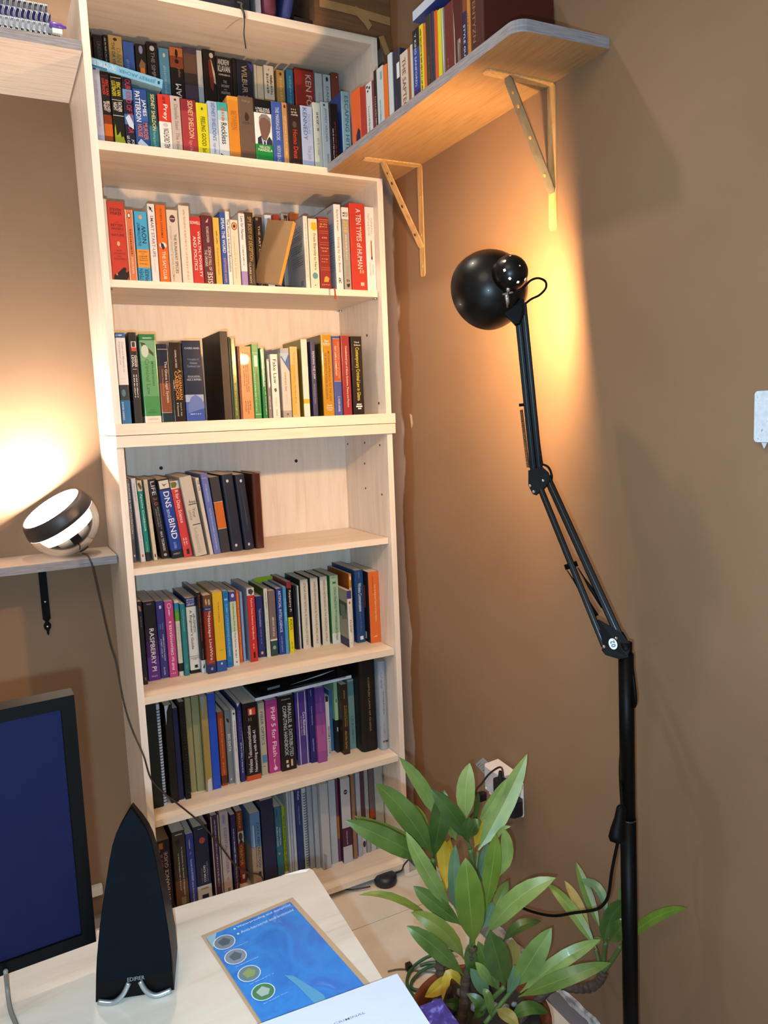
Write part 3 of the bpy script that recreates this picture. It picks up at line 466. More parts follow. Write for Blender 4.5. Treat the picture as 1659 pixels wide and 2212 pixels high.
book('book','book','books on the second shelf','dark brown hardback with gold capitals, 13th from right, second shelf',(0.3866,0.027,1.8515),0.0,0.0,0.0233,0.1948,0.14,'3a2a20',[],[('r', 'SPY BODY OF DECEPTION', 0.06, 0.66, 0.3, 0.75, 'b09050'), ('r', 'CLAIRE HOY', 0.68, 0.97, 0.18, 0.42, 'c8b89a'), ('r', 'VICTOR OSTROVSKY', 0.7, 0.97, 0.6, 0.75, '8a7a4a')],{'hc': 1})
book('book','book','books on the second shelf','black paperback with red disc and cream title, twelfth from right, second shelf',(0.429,0.074,1.8515),0.0,0.0,0.0225,0.1975,0.14,'261a17',[],[('o', 0.6, 0.85, 0.16, 0.55, 'c0392a'), ('r', 'THE ART OF SEDUCTION', 0.12, 0.96, 0.4, 0.65, 'd8c0a0'), ('b', 0.01, 0.05, 0.2, 0.26, 'c8b890'), ('b', 0.01, 0.05, 0.36, 0.42, 'c8b890')],{})
book('book','book','books on the second shelf','white paperback with blue serif lettering, eleventh from right, second shelf',(0.465,0.09,1.8515),0.0,0.0,0.0206,0.2091,0.14,'dde1ea',[],[('r', 'Barlach & Kagan', 0.05, 0.36, 0.3, 0.7, '44608f')],{})
book('book','book','books on the second shelf','red and blue paperback behind the leaning notebook, tenth from right, second shelf',(0.5213,0.172,1.8515),0.0,0.0,0.0186,0.2337,0.125,'a83a2c',[(0.14, 1, '2c4a9c')],[('p', [(0.2, 0.3), (0.6, 0.2), (0.8, 0.26), (0.4, 0.34)], 'e8e8ee')],{})
book('book','book','books on the second shelf','pale paperback behind the leaning notebook, ninth from right, second shelf',(0.5467,0.172,1.8515),0.0,0.0,0.0218,0.2394,0.125,'d8ccc0',[],[('p', [(0.3, 0.02), (0.9, 0.02), (0.7, 0.1), (0.4, 0.08)], '5a2a1c'), ('p', [(0.4, 0.06), (0.7, 0.06), (0.55, 0.12)], 'e0b03a')],{})
book('book','book','books on the second shelf','orange paperback behind the leaning notebook, eighth from right, second shelf',(0.5736,0.172,1.8515),0.0,0.0,0.0284,0.2428,0.125,'d9723a',[],[('s', 0.1, 0.3, 0.4, 0.6, 'f0d8b8')],{})
book('book','book','books on the second shelf','white paperback showing its printed back cover, seventh from right, second shelf',(0.5564,0.027,1.8515),0.0,0.0,0.0129,0.1982,0.14,'eae2d6',[],[('s', 0.1, 0.9, 0.35, 0.6, 'c4a890')],{'cl': 'cfc8c4', 'barcode': 1})
book('book','book','books on the second shelf','cream paperback with yellow bloom and teal oval, sixth from right, second shelf',(0.5714,0.027,1.8515),0.0,0.0,0.0276,0.1928,0.14,'e9dec2',[],[('p', [(0.3, 0.06), (0.45, 0.05), (0.6, 0.055), (0.85, 0.05), (0.9, 0.1), (0.95, 0.14), (0.7, 0.17), (0.45, 0.165), (0.25, 0.13), (0.35, 0.1)], 'e8b422'), ('r', 'From Eternity to Here', 0.21, 0.73, 0.4, 0.75, '3a3226'), ('o', 0.815, 0.5, 0.047, 0.3, '5a94a0'), ('b', 0.945, 0.955, 0.4, 0.55, '3a3226')],{})
book('book','book','books on the second shelf','maroon hardback with gilt bands and a ribbon, fifth from right, second shelf',(0.6008,0.027,1.8515),0.0,0.0,0.0347,0.199,0.14,'8c2628',[],[('b', 0.03, 0.036, 0.1, 0.92, 'cfa45a'), ('b', 0.06, 0.064, 0.2, 0.85, 'cfa45a'), ('s', 0.085, 0.11, 0.2, 0.8, 'cfa45a'), ('s', 0.12, 0.145, 0.15, 0.85, 'cfa45a'), ('b', 0.19, 0.193, 0.1, 0.9, 'cfa45a'), ('b', 0.22, 0.223, 0.1, 0.9, 'cfa45a'), ('s', 0.27, 0.295, 0.3, 0.75, 'cfa45a'), ('b', 0.35, 0.353, 0.1, 0.9, 'cfa45a'), ('b', 0.38, 0.383, 0.1, 0.9, 'cfa45a'), ('s', 0.42, 0.44, 0.15, 0.85, 'cfa45a'), ('s', 0.46, 0.48, 0.25, 0.75, 'cfa45a'), ('b', 0.53, 0.533, 0.1, 0.9, 'cfa45a'), ('s', 0.57, 0.59, 0.2, 0.8, 'cfa45a'), ('s', 0.61, 0.63, 0.2, 0.8, 'cfa45a'), ('b', 0.7, 0.703, 0.1, 0.9, 'cfa45a'), ('b', 0.73, 0.733, 0.1, 0.9, 'cfa45a'), ('p', [(0.3, 0.9), (0.4, 0.83), (0.6, 0.82), (0.8, 0.85), (0.7, 0.9)], 'd8a040'), ('s', 0.93, 0.95, 0.15, 0.85, 'cfa45a')],{'hc': 1, 'ribbon': 1})
book('book','book','books on the second shelf','tall white book with red and black serif title, fourth from right, second shelf',(0.652,0.027,1.8515),0.0,0.0,0.0219,0.2385,0.16,'f0eae6',[],[('r', 'Barlach & Kagan', 0.06, 0.31, 0.35, 0.6, '3a2f33'), ('r', 'Going by the Book', 0.38, 0.8, 0.3, 0.68, 'b0454a'), ('h', 'R', 0.86, 0.925, 0.3, 0.75, '2a1f22')],{'cl': 'c3c6d4', 'cover': 'bar'})
book('book','book','books on the second shelf','grey book with a white top panel and yellow year, third from right, second shelf',(0.6768,0.027,1.8515),0.0,0.0,0.0227,0.2321,0.14,'a9a097',[(0, 0.14, 'efe8e4')],[('h', "MEN'S", 0.055, 0.085, 0.15, 0.9, '15110f'), ('h', 'MUST', 0.09, 0.115, 0.15, 0.9, '15110f'), ('r', '2016', 0.16, 0.3, 0.25, 0.75, 'e0c21c'), ('s', 0.33, 0.64, 0.35, 0.6, 'd8d0c8'), ('r', '2016', 0.7, 0.84, 0.25, 0.75, '86a89c'), ('h', 'B', 0.87, 0.9, 0.3, 0.75, '4a3a38'), ('p', [(0.25, 0.93), (0.75, 0.92), (0.7, 0.96), (0.4, 0.97)], '3a2c2a')],{})
book('book','book','books on the second shelf','thick red hardback with white capitals, second from right, second shelf',(0.7015,0.027,1.8515),0.0,0.0,0.0502,0.2461,0.16,'c63c2c',[],[('r', 'A TEN TYPES of HUMAN', 0.06, 0.75, 0.4, 0.72, 'f2e2d8'), ('b', 0.76, 0.8, 0.52, 0.62, 'f0a080'), ('b', 0.76, 0.8, 0.68, 0.78, 'f0a080'), ('b', 0.905, 0.945, 0.55, 0.78, 'f0c0b0')],{'hc': 1})
book('book','book','books on the second shelf','white paperback with a drawn pencil, last at right, second shelf',(0.7521,0.027,1.8515),0.0,0.0,0.0294,0.2391,0.14,'f1ebe8',[],[('r', 'THINKING,', 0.12, 0.32, 0.55, 0.75, 'a89a98'), ('r', 'FAST and SLOW', 0.08, 0.34, 0.25, 0.45, 'a89a98'), ('p', [(0.5, 0.4), (0.62, 0.4), (0.66, 0.6), (0.58, 0.64), (0.5, 0.6)], 'a86a3a'), ('p', [(0.53, 0.4), (0.56, 0.385), (0.6, 0.4)], '3a2a22'), ('b', 0.59, 0.62, 0.5, 0.66, '2a1c1a'), ('r', 'DANIEL KAHNEMAN', 0.66, 0.82, 0.3, 0.42, 'a89a98'), ('r', 'KAHNEMAN', 0.68, 0.8, 0.6, 0.75, 'b0a4a2')],{})
book('book','book','books on the third shelf','white law book with blue foot and dark picture band, first from left, third shelf',(0.0245,0.03,1.4892),0.0,0.0,0.0242,0.2318,0.15,'ece5e6',[(0, 0.055, '2a5f9a'), (0.57, 0.6, '3a2c34'), (0.6, 0.74, '2c3438'), (0.74, 1, '2b6ca6')],[('r', 'International Law', 0.1, 0.35, 0.25, 0.45, 'a8a0a8'), ('r', 'Cases and Materials on', 0.1, 0.43, 0.55, 0.75, 'a8a0a8'), ('b', 0.5, 0.505, 0.2, 0.7, 'c8c0c4'), ('o', 0.66, 0.4, 0.04, 0.2, '5a7a8a'), ('r', 'DAVID HARRIS', 0.76, 0.96, 0.12, 0.3, 'd8e4f0'), ('s', 0.02, 0.035, 0.05, 0.7, 'e0e8f0')],{})
book('book','book','books on the third shelf','black paperback with a red label and white title, second from left, third shelf',(0.056,0.03,1.4892),0.0,0.0,0.0208,0.2332,0.15,'1c1516',[],[('b', 0.1, 0.165, 0.28, 0.85, 'e8e0de'), ('b', 0.105, 0.16, 0.36, 0.75, '3a2f30'), ('b', 0.165, 0.205, 0.28, 0.85, 'd0442c'), ('r', 'GHANA', 0.25, 0.38, 0.55, 0.85, 'f2eee8'), ('r', 'LEGAL', 0.25, 0.38, 0.22, 0.5, 'f2eee8'), ('b', 0.4, 0.404, 0.25, 0.75, 'f2eee8'), ('s', 0.46, 0.72, 0.55, 0.72, 'd8d0ce'), ('s', 0.46, 0.72, 0.25, 0.42, 'd8d0ce')],{})
book('book','book','books on the third shelf','thick green textbook with white foot and bird, third from left, third shelf',(0.0827,0.03,1.4892),0.0,0.0,0.0423,0.2292,0.15,'5f9f66',[(0, 0.07, '3a7f46'), (0.07, 0.3, '7fae86'), (0.3, 0.7, '6aa672'), (0.7, 0.925, '4c9256'), (0.925, 1, 'efe2d6')],[('h', 'ASHWORTH', 0.035, 0.055, 0.2, 0.75, 'e8f0e0'), ('p', [(0.06, 0.09), (0.3, 0.1), (0.5, 0.15), (0.8, 0.21), (0.82, 0.25), (0.5, 0.2), (0.3, 0.17), (0.15, 0.15)], '4a4020'), ('o', 0.19, 0.3, 0.07, 0.22, 'c8d4c4'), ('r', 'Criminal Law', 0.28, 0.68, 0.25, 0.5, '3e7044'), ('r', 'SMITH AND HOGAN', 0.3, 0.58, 0.62, 0.75, '14301c'), ('h', '13TH', 0.85, 0.862, 0.35, 0.6, '1c3a20'), ('h', 'EDITION', 0.875, 0.89, 0.25, 0.7, '1c3a20'), ('h', 'OXFORD', 0.953, 0.968, 0.2, 0.8, 'a89888')],{'gloss': 1})
book('book','book','books on the third shelf','navy and copper textbook with white title, fourth from left, third shelf',(0.1263,0.03,1.4892),0.0,0.0,0.0287,0.2042,0.15,'22283c',[(0.28, 0.5, '4a3430'), (0.5, 0.87, '8a4f36'), (0.87, 1, '24343c')],[('b', 0.065, 0.07, 0.03, 0.95, 'd8c8c0'), ('b', 0.875, 0.88, 0.03, 0.95, 'e0d8d4'), ('r', 'The Ghana Legal System', 0.22, 0.75, 0.5, 0.8, 'd8ccc4'), ('r', 'Christine Dowuona Hammond', 0.32, 0.66, 0.28, 0.42, 'c08a70')],{'gloss': 1})
book('book','book','books on the third shelf','dark brown casebook with orange title, fifth from left, third shelf',(0.1588,0.03,1.4892),0.0,0.0,0.031,0.2082,0.15,'2a2019',[],[('r', 'CRIMINAL LAW SERIES', 0.09, 0.32, 0.4, 0.55, 'c8c0b8'), ('r', 'A GHANAIAN', 0.34, 0.72, 0.58, 0.85, 'e8963a'), ('r', 'CASEBOOK', 0.36, 0.73, 0.28, 0.55, 'e8963a'), ('r', 'VOLUME 1', 0.47, 0.6, 0.12, 0.24, 'd8d0c8'), ('r', 'Dennis D. Adjei', 0.76, 0.93, 0.55, 0.7, 'c8c0b8'), ('r', '& Hammond', 0.76, 0.93, 0.3, 0.45, 'c8c0b8')],{'gloss': 1, 'cl': 'd8cbb8'})
book('book','book','books on the third shelf','thick glossy navy textbook with pale blue foot, sixth from left, third shelf',(0.1924,0.03,1.4892),0.0,0.0,0.0496,0.2136,0.15,'1a2744',[(0.67, 0.76, 'a8b4cc'), (0.76, 0.86, '4a66b4'), (0.86, 1, '3c58aa')],[('h', 'CASES AND', 0.083, 0.105, 0.12, 0.92, 'c8d0e0'), ('h', 'Principles of', 0.22, 0.25, 0.25, 0.85, '6a86b4'), ('h', 'Ghanaian', 0.26, 0.29, 0.35, 0.75, '6a86b4'), ('h', 'Contract Law', 0.3, 0.33, 0.2, 0.9, '6a86b4'), ('h', 'SECOND EDITION', 0.435, 0.45, 0.2, 0.85, 'c8d0e0'), ('b', 0.462, 0.465, 0.2, 0.9, 'c8d0e0'), ('h', 'PAUL S. ROTHEN', 0.475, 0.495, 0.15, 0.9, 'c8d0e0'), ('p', [(0.1, 0.8), (0.3, 0.7), (0.55, 0.67), (0.85, 0.72), (1, 0.8), (1, 0.84), (0.1, 0.9)], '5a72b8'), ('s', 0.905, 0.92, 0.2, 0.8, 'c0ccec')],{'gloss': 1})
book('book','book','books on the third shelf','large black folio with brown spine, seventh from left, third shelf',(0.2965,0.03,1.4892),0.0,0.0,0.0207,0.2391,0.19,'33231d',[],[],{'cl': '1b1412', 'hc': 1, 'rs': 0})
book('book','book','books on the third shelf','slim dark teal paperback, eighth from left, third shelf',(0.3183,0.03,1.4892),0.0,0.0,0.006,0.2238,0.15,'1f3030',[],[],{})
book('book','book','books on the third shelf','olive paperback with yellow capitals, ninth from left, third shelf',(0.3247,0.03,1.4892),0.0,0.0,0.0138,0.2209,0.15,'646e40',[],[('r', 'COMPANY LAW IN GHANA', 0.08, 0.55, 0.3, 0.7, 'e6d73c'), ('r', 'PHILIP EBOW BONDZI-SIMPSON', 0.58, 0.95, 0.3, 0.6, 'c8c054')],{'gloss': 1})
book('book','book','books on the third shelf','slim reddish brown paperback, tenth from left, third shelf',(0.3426,0.03,1.4892),0.0,0.0,0.0047,0.1996,0.15,'8a5648',[],[],{})
book('book','book','books on the third shelf','salmon orange paperback with black legal title, eleventh from left, third shelf',(0.3477,0.03,1.4892),0.0,0.0,0.0339,0.1988,0.15,'d98d56',[],[('r', 'THE', 0.08, 0.15, 0.72, 0.85, '5a3420'), ('r', 'NEW CONSTITUTIONAL AND', 0.08, 0.63, 0.58, 0.7, '5a3420'), ('r', 'ADMINISTRATIVE LAW OF GHANA', 0.08, 0.63, 0.42, 0.54, '5a3420'), ('s', 0.08, 0.55, 0.26, 0.36, '7a4c30'), ('r', 'RAYMOND', 0.75, 0.88, 0.62, 0.74, '3a2014'), ('r', 'AKONGBURO', 0.75, 0.94, 0.44, 0.56, '3a2014'), ('r', 'ATUGUBA', 0.75, 0.9, 0.24, 0.36, '3a2014')],{})
book('book','book','books on the third shelf','bright green paperback with a white label, twelfth from left, third shelf',(0.3826,0.03,1.4892),0.0,0.0,0.0205,0.2054,0.15,'31904a',[],[('b', 0.115, 0.12, 0.1, 0.9, 'f2eee8'), ('b', 0.15, 0.3, 0.3, 0.75, 'e8ece4'), ('r', 'CASEBOOK ON THE LAW OF TORT', 0.33, 0.9, 0.5, 0.65, '14402a'), ('s', 0.4, 0.92, 0.2, 0.35, 'a8d0b0'), ('b', 0.94, 0.945, 0.1, 0.9, 'f2eee8')],{})
book('book','book','books on the third shelf','slim green paperback with glossy white strip, eleventh from right, third shelf',(0.4075,0.03,1.4892),0.0,0.0,0.0134,0.1943,0.15,'2f7d46',[],[('p', [(0.05, 0.02), (0.5, 0.01), (0.55, 0.3), (0.5, 0.54), (0.35, 0.55), (0.3, 0.3)], 'e6ece4'), ('r', 'Ghana Law of Copyright', 0.3, 0.95, 0.6, 0.8, 'd8e4d0')],{'gloss': 1})
book('book','book','books on the third shelf','slim grey laminated booklet, tenth from right, third shelf',(0.4235,0.03,1.4892),0.0,0.0,0.0104,0.1645,0.15,'8b8077',[],[('p', [(0.2, 0.02), (0.8, 0.05), (0.7, 0.3), (0.9, 0.45), (0.4, 0.5), (0.3, 0.2)], 'e8e2dc'), ('r', 'THE LAW OF', 0.62, 0.85, 0.3, 0.65, 'd8d0c8')],{'gloss': 1})
book('book','book','books on the third shelf','white paperback with black serif title, ninth from right, third shelf',(0.4364,0.03,1.4892),0.0,0.0,0.0222,0.1779,0.15,'eadfd7',[],[('r', 'Fake Law', 0.08, 0.46, 0.3, 0.75, '3a302c'), ('p', [(0.3, 0.54), (0.6, 0.53), (0.65, 0.57), (0.5, 0.6), (0.35, 0.58)], '5a4a40'), ('r', 'JUSTICE IN AN AGE OF LIES', 0.68, 0.82, 0.35, 0.62, 'd8a83a'), ('r', 'PICADOR', 0.87, 0.97, 0.4, 0.6, '6a5a54')],{})
book('book','book','books on the third shelf','beige textbook with blue triangle and grey foot, eighth from right, third shelf',(0.4668,0.03,1.4892),0.0,0.0,0.0268,0.1945,0.15,'d0c5bd',[(0.0, 0.07, 'a8a8b0'), (0.9, 1, 'a09a96')],[('p', [(0, 0.12), (0.95, 0.09), (0.95, 0.34)], '3f6aa8'), ('p', [(0, 0.08), (0.95, 0.07), (0.5, 0.2)], 'a8c4d8'), ('r', 'contract law', 0.35, 0.62, 0.35, 0.6, '6a6064'), ('s', 0.67, 0.82, 0.4, 0.52, 'b0a6a4'), ('o', 0.955, 0.5, 0.015, 0.12, '5a5656')],{})
book('book','book','books on the third shelf','tan paperback with gold lettering, seventh from right, third shelf',(0.4957,0.03,1.4892),0.0,0.0,0.0233,0.199,0.15,'d6b276',[],[('b', 0.25, 0.97, 0.05, 0.5, 'dba93c'), ('r', 'The law of contract in ghana', 0.08, 0.5, 0.4, 0.6, '9a7434'), ('s', 0.55, 0.8, 0.4, 0.6, '9a7434')],{})
book('book','book','books on the third shelf','glossy white book with a yellow band, sixth from right, third shelf',(0.5312,0.03,1.4892),0.0,0.0,0.0189,0.2195,0.15,'eae3d4',[(0.77, 0.83, 'e4b62e')],[],{'cl': 'a08e38', 'gloss': 1})
book('book','book','books on the third shelf','navy paperback with white capitals, fifth from right, third shelf',(0.5595,0.03,1.4892),0.0,0.0,0.0155,0.2139,0.15,'34345c',[],[('r', 'READING THE LAW', 0.13, 0.5, 0.35, 0.72, 'd8d8e8'), ('r', 'Donald Kwabina Amanor', 0.57, 0.84, 0.35, 0.6, '9a9ac0')],{})
book('book','book','books on the third shelf','gold hardback with white heading and dark title, fourth from right, third shelf',(0.5931,0.03,1.4892),0.0,0.0,0.0347,0.2331,0.15,'c08c1c',[],[('h', 'Third', 0.06, 0.09, 0.3, 0.7, 'f2eee8'), ('h', 'Edition', 0.095, 0.12, 0.2, 0.8, 'f2eee8'), ('b', 0.13, 0.133, 0.2, 0.8, 'f2eee8'), ('r', 'MODERN APPROACH TO THE LAW', 0.2, 0.82, 0.55, 0.75, '6a3c10'), ('r', 'OF INTERPRETATION IN GHANA', 0.22, 0.8, 0.25, 0.45, '6a3c10'), ('h', 'Dennis', 0.86, 0.88, 0.3, 0.75, 'f2eee8'), ('h', 'Dominic', 0.89, 0.91, 0.25, 0.8, 'f2eee8'), ('h', 'Adjei', 0.92, 0.94, 0.3, 0.75, 'f2eee8')],{'hc': 1, 'gloss': 1, 'cl': '5c4a1e'})
book('book','book','books on the third shelf','blue hardback with an orange title panel, third from right, third shelf',(0.6282,0.03,1.4892),0.0,0.0,0.0265,0.2297,0.15,'3c5198',[],[('b', 0.03, 0.57, 0.08, 0.92, 'b4502c'), ('b', 0.03, 0.034, 0.08, 0.92, 'e8c8b0'), ('b', 0.566, 0.57, 0.08, 0.92, 'e8c8b0'), ('r', 'CONSTITUTIONAL LAW OF GHANA', 0.07, 0.53, 0.58, 0.8, 'd89a7a'), ('r', 'TEXT CASES & COMMENTARY', 0.12, 0.5, 0.25, 0.48, 'f0e0d0'), ('r', 'S. KODI AFARI', 0.76, 0.95, 0.4, 0.65, 'd0d8ec')],{'hc': 1})
book('book','book','books on the third shelf','dark red paperback with white title, second from right, third shelf',(0.6563,0.03,1.4892),0.0,0.0,0.0281,0.2315,0.15,'9a3034',[],[('r', 'Constitutional Law of Ghana: Evolution, Theory and Practice', 0.13, 0.9, 0.4, 0.68, 'e8d0c8')],{'gloss': 1})
book('book','book','books on the third shelf','black paperback with large yellow title, last at right, third shelf',(0.6885,0.03,1.4892),0.0,0.0,0.0364,0.2298,0.15,'211816',[],[('h', 'Third', 0.065, 0.085, 0.3, 0.75, 'f2eee8'), ('h', 'Edition', 0.1, 0.12, 0.3, 0.85, 'f2eee8'), ('r', 'Contemporary Criminal Law in Ghana', 0.14, 0.82, 0.3, 0.72, 'dfd03a'), ('b', 0.86, 0.875, 0.3, 0.75, 'f2eee8'), ('b', 0.885, 0.905, 0.25, 0.8, 'f2eee8'), ('b', 0.915, 0.93, 0.4, 0.7, 'f2eee8')],{'gloss': 1})
book('book','book','books on the half empty fourth shelf','grey paperback with white vertical capitals, first from left, half empty fourth shelf',(0.0354,0.117,1.108),0.0,0.0,0.0101,0.2308,0.1886,'6f6a6e',[(0.72, 1, '55525a')],[('r', 'SCALING & VIRTUALIZATION', 0.05, 0.65, 0.3, 0.75, 'c8c8cc'), ('o', 0.92, 0.6, 0.015, 0.2, 'c8c8cc')],{})
book('book','book','books on the half empty fourth shelf','slim white book, second from left, half empty fourth shelf',(0.0562,0.1086,1.108),0.0,-0.043,0.0124,0.233,0.19,'e2e0e8',[],[('r', 'OpenSolaris', 0.06, 0.27, 0.35, 0.65, '6a6a86'), ('r', 'B R E N T  W E L C H', 0.6, 0.88, 0.4, 0.6, 'a8a8c0'), ('b', 0.91, 0.94, 0.35, 0.65, 'b04a5a')],{})
book('book','book','books on the half empty fourth shelf','teal paperback with cream animal panel, third from left, half empty fourth shelf',(0.0709,0.1133,1.108),0.0,-0.0427,0.0133,0.2254,0.19,'0f8b7f',[(0, 0.13, 'd8cdb4'), (0.89, 1, '1c2624')],[('p', [(0.1, 0.04), (0.5, 0.02), (0.9, 0.08), (0.7, 0.12), (0.4, 0.09)], '5a4a3c'), ('r', 'Apache Cookbook', 0.16, 0.63, 0.3, 0.75, 'dff0ea'), ('r', 'Ken Coar & Bowen', 0.76, 0.88, 0.38, 0.6, 'a8d8d0')],{})
book('book','book','books on the half empty fourth shelf','slim cream paperback, fourth from left, half empty fourth shelf',(0.0905,0.11,1.108),0.0,-0.0483,0.0106,0.2271,0.19,'dccfb6',[],[('s', 0.05, 0.4, 0.35, 0.6, 'b0a48c'), ('b', 0.92, 0.96, 0.35, 0.65, '3a3430')],{})
book('book','book','books on the half empty fourth shelf','black paperback with widely spaced white title, fifth from left, half empty fourth shelf',(0.1147,0.1208,1.108),0.0,-0.1053,0.0232,0.2267,0.1848,'241a1b',[],[('r', 'LIFE', 0.03, 0.2, 0.3, 0.75, 'e8e0dc'), ('r', '3.0', 0.23, 0.33, 0.3, 0.75, 'c0565a'), ('r', 'BEING HUMAN IN THE AGE OF', 0.35, 0.63, 0.55, 0.7, 'b8b0ae'), ('r', 'ARTIFICIAL INTELLIGENCE', 0.37, 0.6, 0.3, 0.44, 'b8b0ae'), ('r', 'MAX TEGMARK', 0.66, 0.91, 0.35, 0.65, 'd8d0cc'), ('o', 0.955, 0.5, 0.018, 0.2, 'b8b0ae')],{})
book('book','book','books on the half empty fourth shelf','blue paperback with white insect panel, sixth from left, half empty fourth shelf',(0.1404,0.1021,1.108),0.0,-0.1145,0.0312,0.2258,0.19,'1e419e',[(0, 0.14, '2a221e'), (0.9, 1, '141c28')],[('b', 0.02, 0.12, 0.08, 0.92, 'e2dccc'), ('p', [(0.3, 0.05), (0.5, 0.07), (0.8, 0.06), (0.5, 0.09), (0.55, 0.11), (0.4, 0.08)], '6a6458'), ('r', 'DNS', 0.16, 0.36, 0.3, 0.8, 'eef0f8'), ('r', 'and', 0.38, 0.48, 0.3, 0.65, 'b8c8ec'), ('r', 'BIND', 0.5, 0.76, 0.3, 0.8, 'eef0f8'), ('r', 'Liu & Albitz', 0.8, 0.88, 0.35, 0.6, 'a8b8e4'), ('h', "O'REILLY", 0.935, 0.955, 0.15, 0.75, 'c8ccd8')],{})
book('book','book','books on the half empty fourth shelf','red paperback with a bird panel on top, seventh from left, half empty fourth shelf',(0.1732,0.1049,1.108),0.0,-0.1155,0.0253,0.2177,0.19,'d2403e',[(0, 0.1, 'e8e0d4')],[('p', [(0.05, 0.01), (0.6, 0.01), (0.75, 0.04), (0.55, 0.085), (0.1, 0.085)], '7a6a2c'), ('r', 'R for Data Science', 0.12, 0.55, 0.35, 0.72, 'f4e0dc'), ('s', 0.75, 0.85, 0.5, 0.68, 'f0c4bc'), ('s', 0.75, 0.86, 0.25, 0.42, 'f0c4bc'), ('b', 0.9, 0.97, 0.4, 0.7, '2a1a1a')],{})
book('book','book','books on the half empty fourth shelf','thick cream paperback with black bars and script, eighth from left, half empty fourth shelf',(0.2027,0.0915,1.108),0.0,-0.1323,0.0336,0.2287,0.19,'cfc5b8',[],[('h', 'lnu', 0.3, 0.335, 0.4, 0.9, '2a2422'), ('b', 0.345, 0.355, 0.3, 0.95, '1c1816'), ('r', 'Your', 0.4, 0.52, 0.5, 0.75, '6a625c'), ('r', 'unix', 0.42, 0.55, 0.2, 0.42, '8a827a'), ('b', 0.6, 0.61, 0.3, 0.95, '1c1816'), ('r', 'fundamentals', 0.64, 0.96, 0.3, 0.65, 'b0a89c')],{})
book('book','book','books on the half empty fourth shelf','cream paperback with a black two letter mark, sixth from right, half empty fourth shelf',(0.2445,0.0926,1.108),0.0,-0.1241,0.0103,0.2236,0.19,'d9cebf',[],[('r', 'IZ eq', 0.04, 0.16, 0.3, 0.9, '3a3230')],{})
book('book','book','books on the half empty fourth shelf','lavender blue paperback with white lettering, fifth from right, half empty fourth shelf',(0.258,0.0981,1.108),0.0,-0.1055,0.0202,0.2333,0.19,'6574ba',[],[('r', 'OUR BIBLE AND REASON', 0.13, 0.35, 0.4, 0.6, 'c4ccec'), ('r', 'SELECTED ESSAYS ON CONTRACT AND RELATED ESSAYS', 0.43, 0.95, 0.4, 0.6, 'c4ccec'), ('b', 0.05, 0.06, 0.1, 0.8, 'c88a9a')],{})
book('ring_binder','binder','books on the half empty fourth shelf','charcoal binder with an orange label, fourth from right, half empty fourth shelf',(0.28,0.1041,1.108),0.0,-0.0918,0.0281,0.2205,0.19,'38373d',[],[('b', 0.33, 0.68, 0.06, 0.96, 'd0681f'), ('b', 0.325, 0.332, 0.04, 0.98, 'e0c8b0'), ('b', 0.68, 0.687, 0.04, 0.98, 'e0c8b0')],{})
book('ring_binder','binder','books on the half empty fourth shelf','navy cloth binder with two silver rivets, third from right, half empty fourth shelf',(0.312,0.1004,1.108),0.0,-0.0822,0.0343,0.2255,0.19,'23273b',[],[('o', 0.085, 0.45, 0.02, 0.11, 'dcdcdc'), ('o', 0.925, 0.4, 0.02, 0.11, 'c8c8c8')],{'rs': 0.006})
book('ring_binder','binder','books on the half empty fourth shelf','scuffed navy binder with two silver rivets, second from right, half empty fourth shelf',(0.3512,0.1022,1.108),0.0,-0.0813,0.0296,0.2225,0.19,'20253a',[],[('o', 0.085, 0.55, 0.02, 0.11, 'dcdcdc'), ('o', 0.93, 0.45, 0.02, 0.11, 'c8c8c8'), ('p', [(0.5, 0.1), (0.54, 0.4), (0.62, 0.6), (0.56, 0.75), (0.5, 0.4)], '4a5068')],{'rs': 0.006})
book('book','book','books on the half empty fourth shelf','brown leather bound book, last at right, half empty fourth shelf',(0.3851,0.1035,1.108),0.0,0.0,0.0269,0.222,0.19,'50261a',[],[],{'rs': 0.008, 'hc': 1, 'gloss': 1})
book('book','book','books on the fifth shelf','black paperback with a small portrait, first from left, fifth shelf',(0.0368,0.1143,0.7572),0.0,0.0,0.0122,0.2399,0.185,'1c1c26',[],[('p', [(0.1, 0.04), (0.6, 0.06), (0.8, 0.11), (0.5, 0.12), (0.2, 0.1)], '8a7a6a'), ('s', 0.18, 0.3, 0.4, 0.65, '8a8a98'), ('o', 0.93, 0.5, 0.02, 0.2, '8a5a3a')],{})
book('book','book','books on the fifth shelf','black to purple paperback with white capitals, second from left, fifth shelf',(0.0548,0.1364,0.7572),0.0,0.0,0.0339,0.2314,0.1692,'2a1830',[(0, 0.35, '1c1216'), (0.35, 0.5, '2c1a34'), (0.5, 0.7, '44225c'), (0.7, 1, '5c2f86')],[('h', 'WILEY', 0.025, 0.04, 0.3, 0.7, 'b8a8b8'), ('r', 'RASPBERRY PI', 0.34, 0.88, 0.35, 0.72, 'f0ecf4'), ('h', 'WILEY', 0.935, 0.955, 0.25, 0.75, 'd8c8e4')],{})
book('book','book','books on the fifth shelf','indigo paperback with white lettering, third from left, fifth shelf',(0.0907,0.1411,0.7572),0.0,0.0,0.0227,0.2275,0.1645,'36367f',[],[('b', 0.06, 0.1, 0.4, 0.65, 'd8d8ec'), ('r', 'A FIRST LOOK AT', 0.49, 0.73, 0.25, 0.42, 'd8d8ec'), ('r', 'COMMUNICATION THEORY', 0.43, 0.78, 0.55, 0.72, 'd8d8ec'), ('r', 'Em Griffin', 0.86, 0.96, 0.4, 0.58, 'd8d8ec'), ('r', 'Fifth', 0.3, 0.36, 0.3, 0.42, 'a8a8d0'), ('r', 'Edition', 0.29, 0.37, 0.6, 0.72, 'a8a8d0')],{})
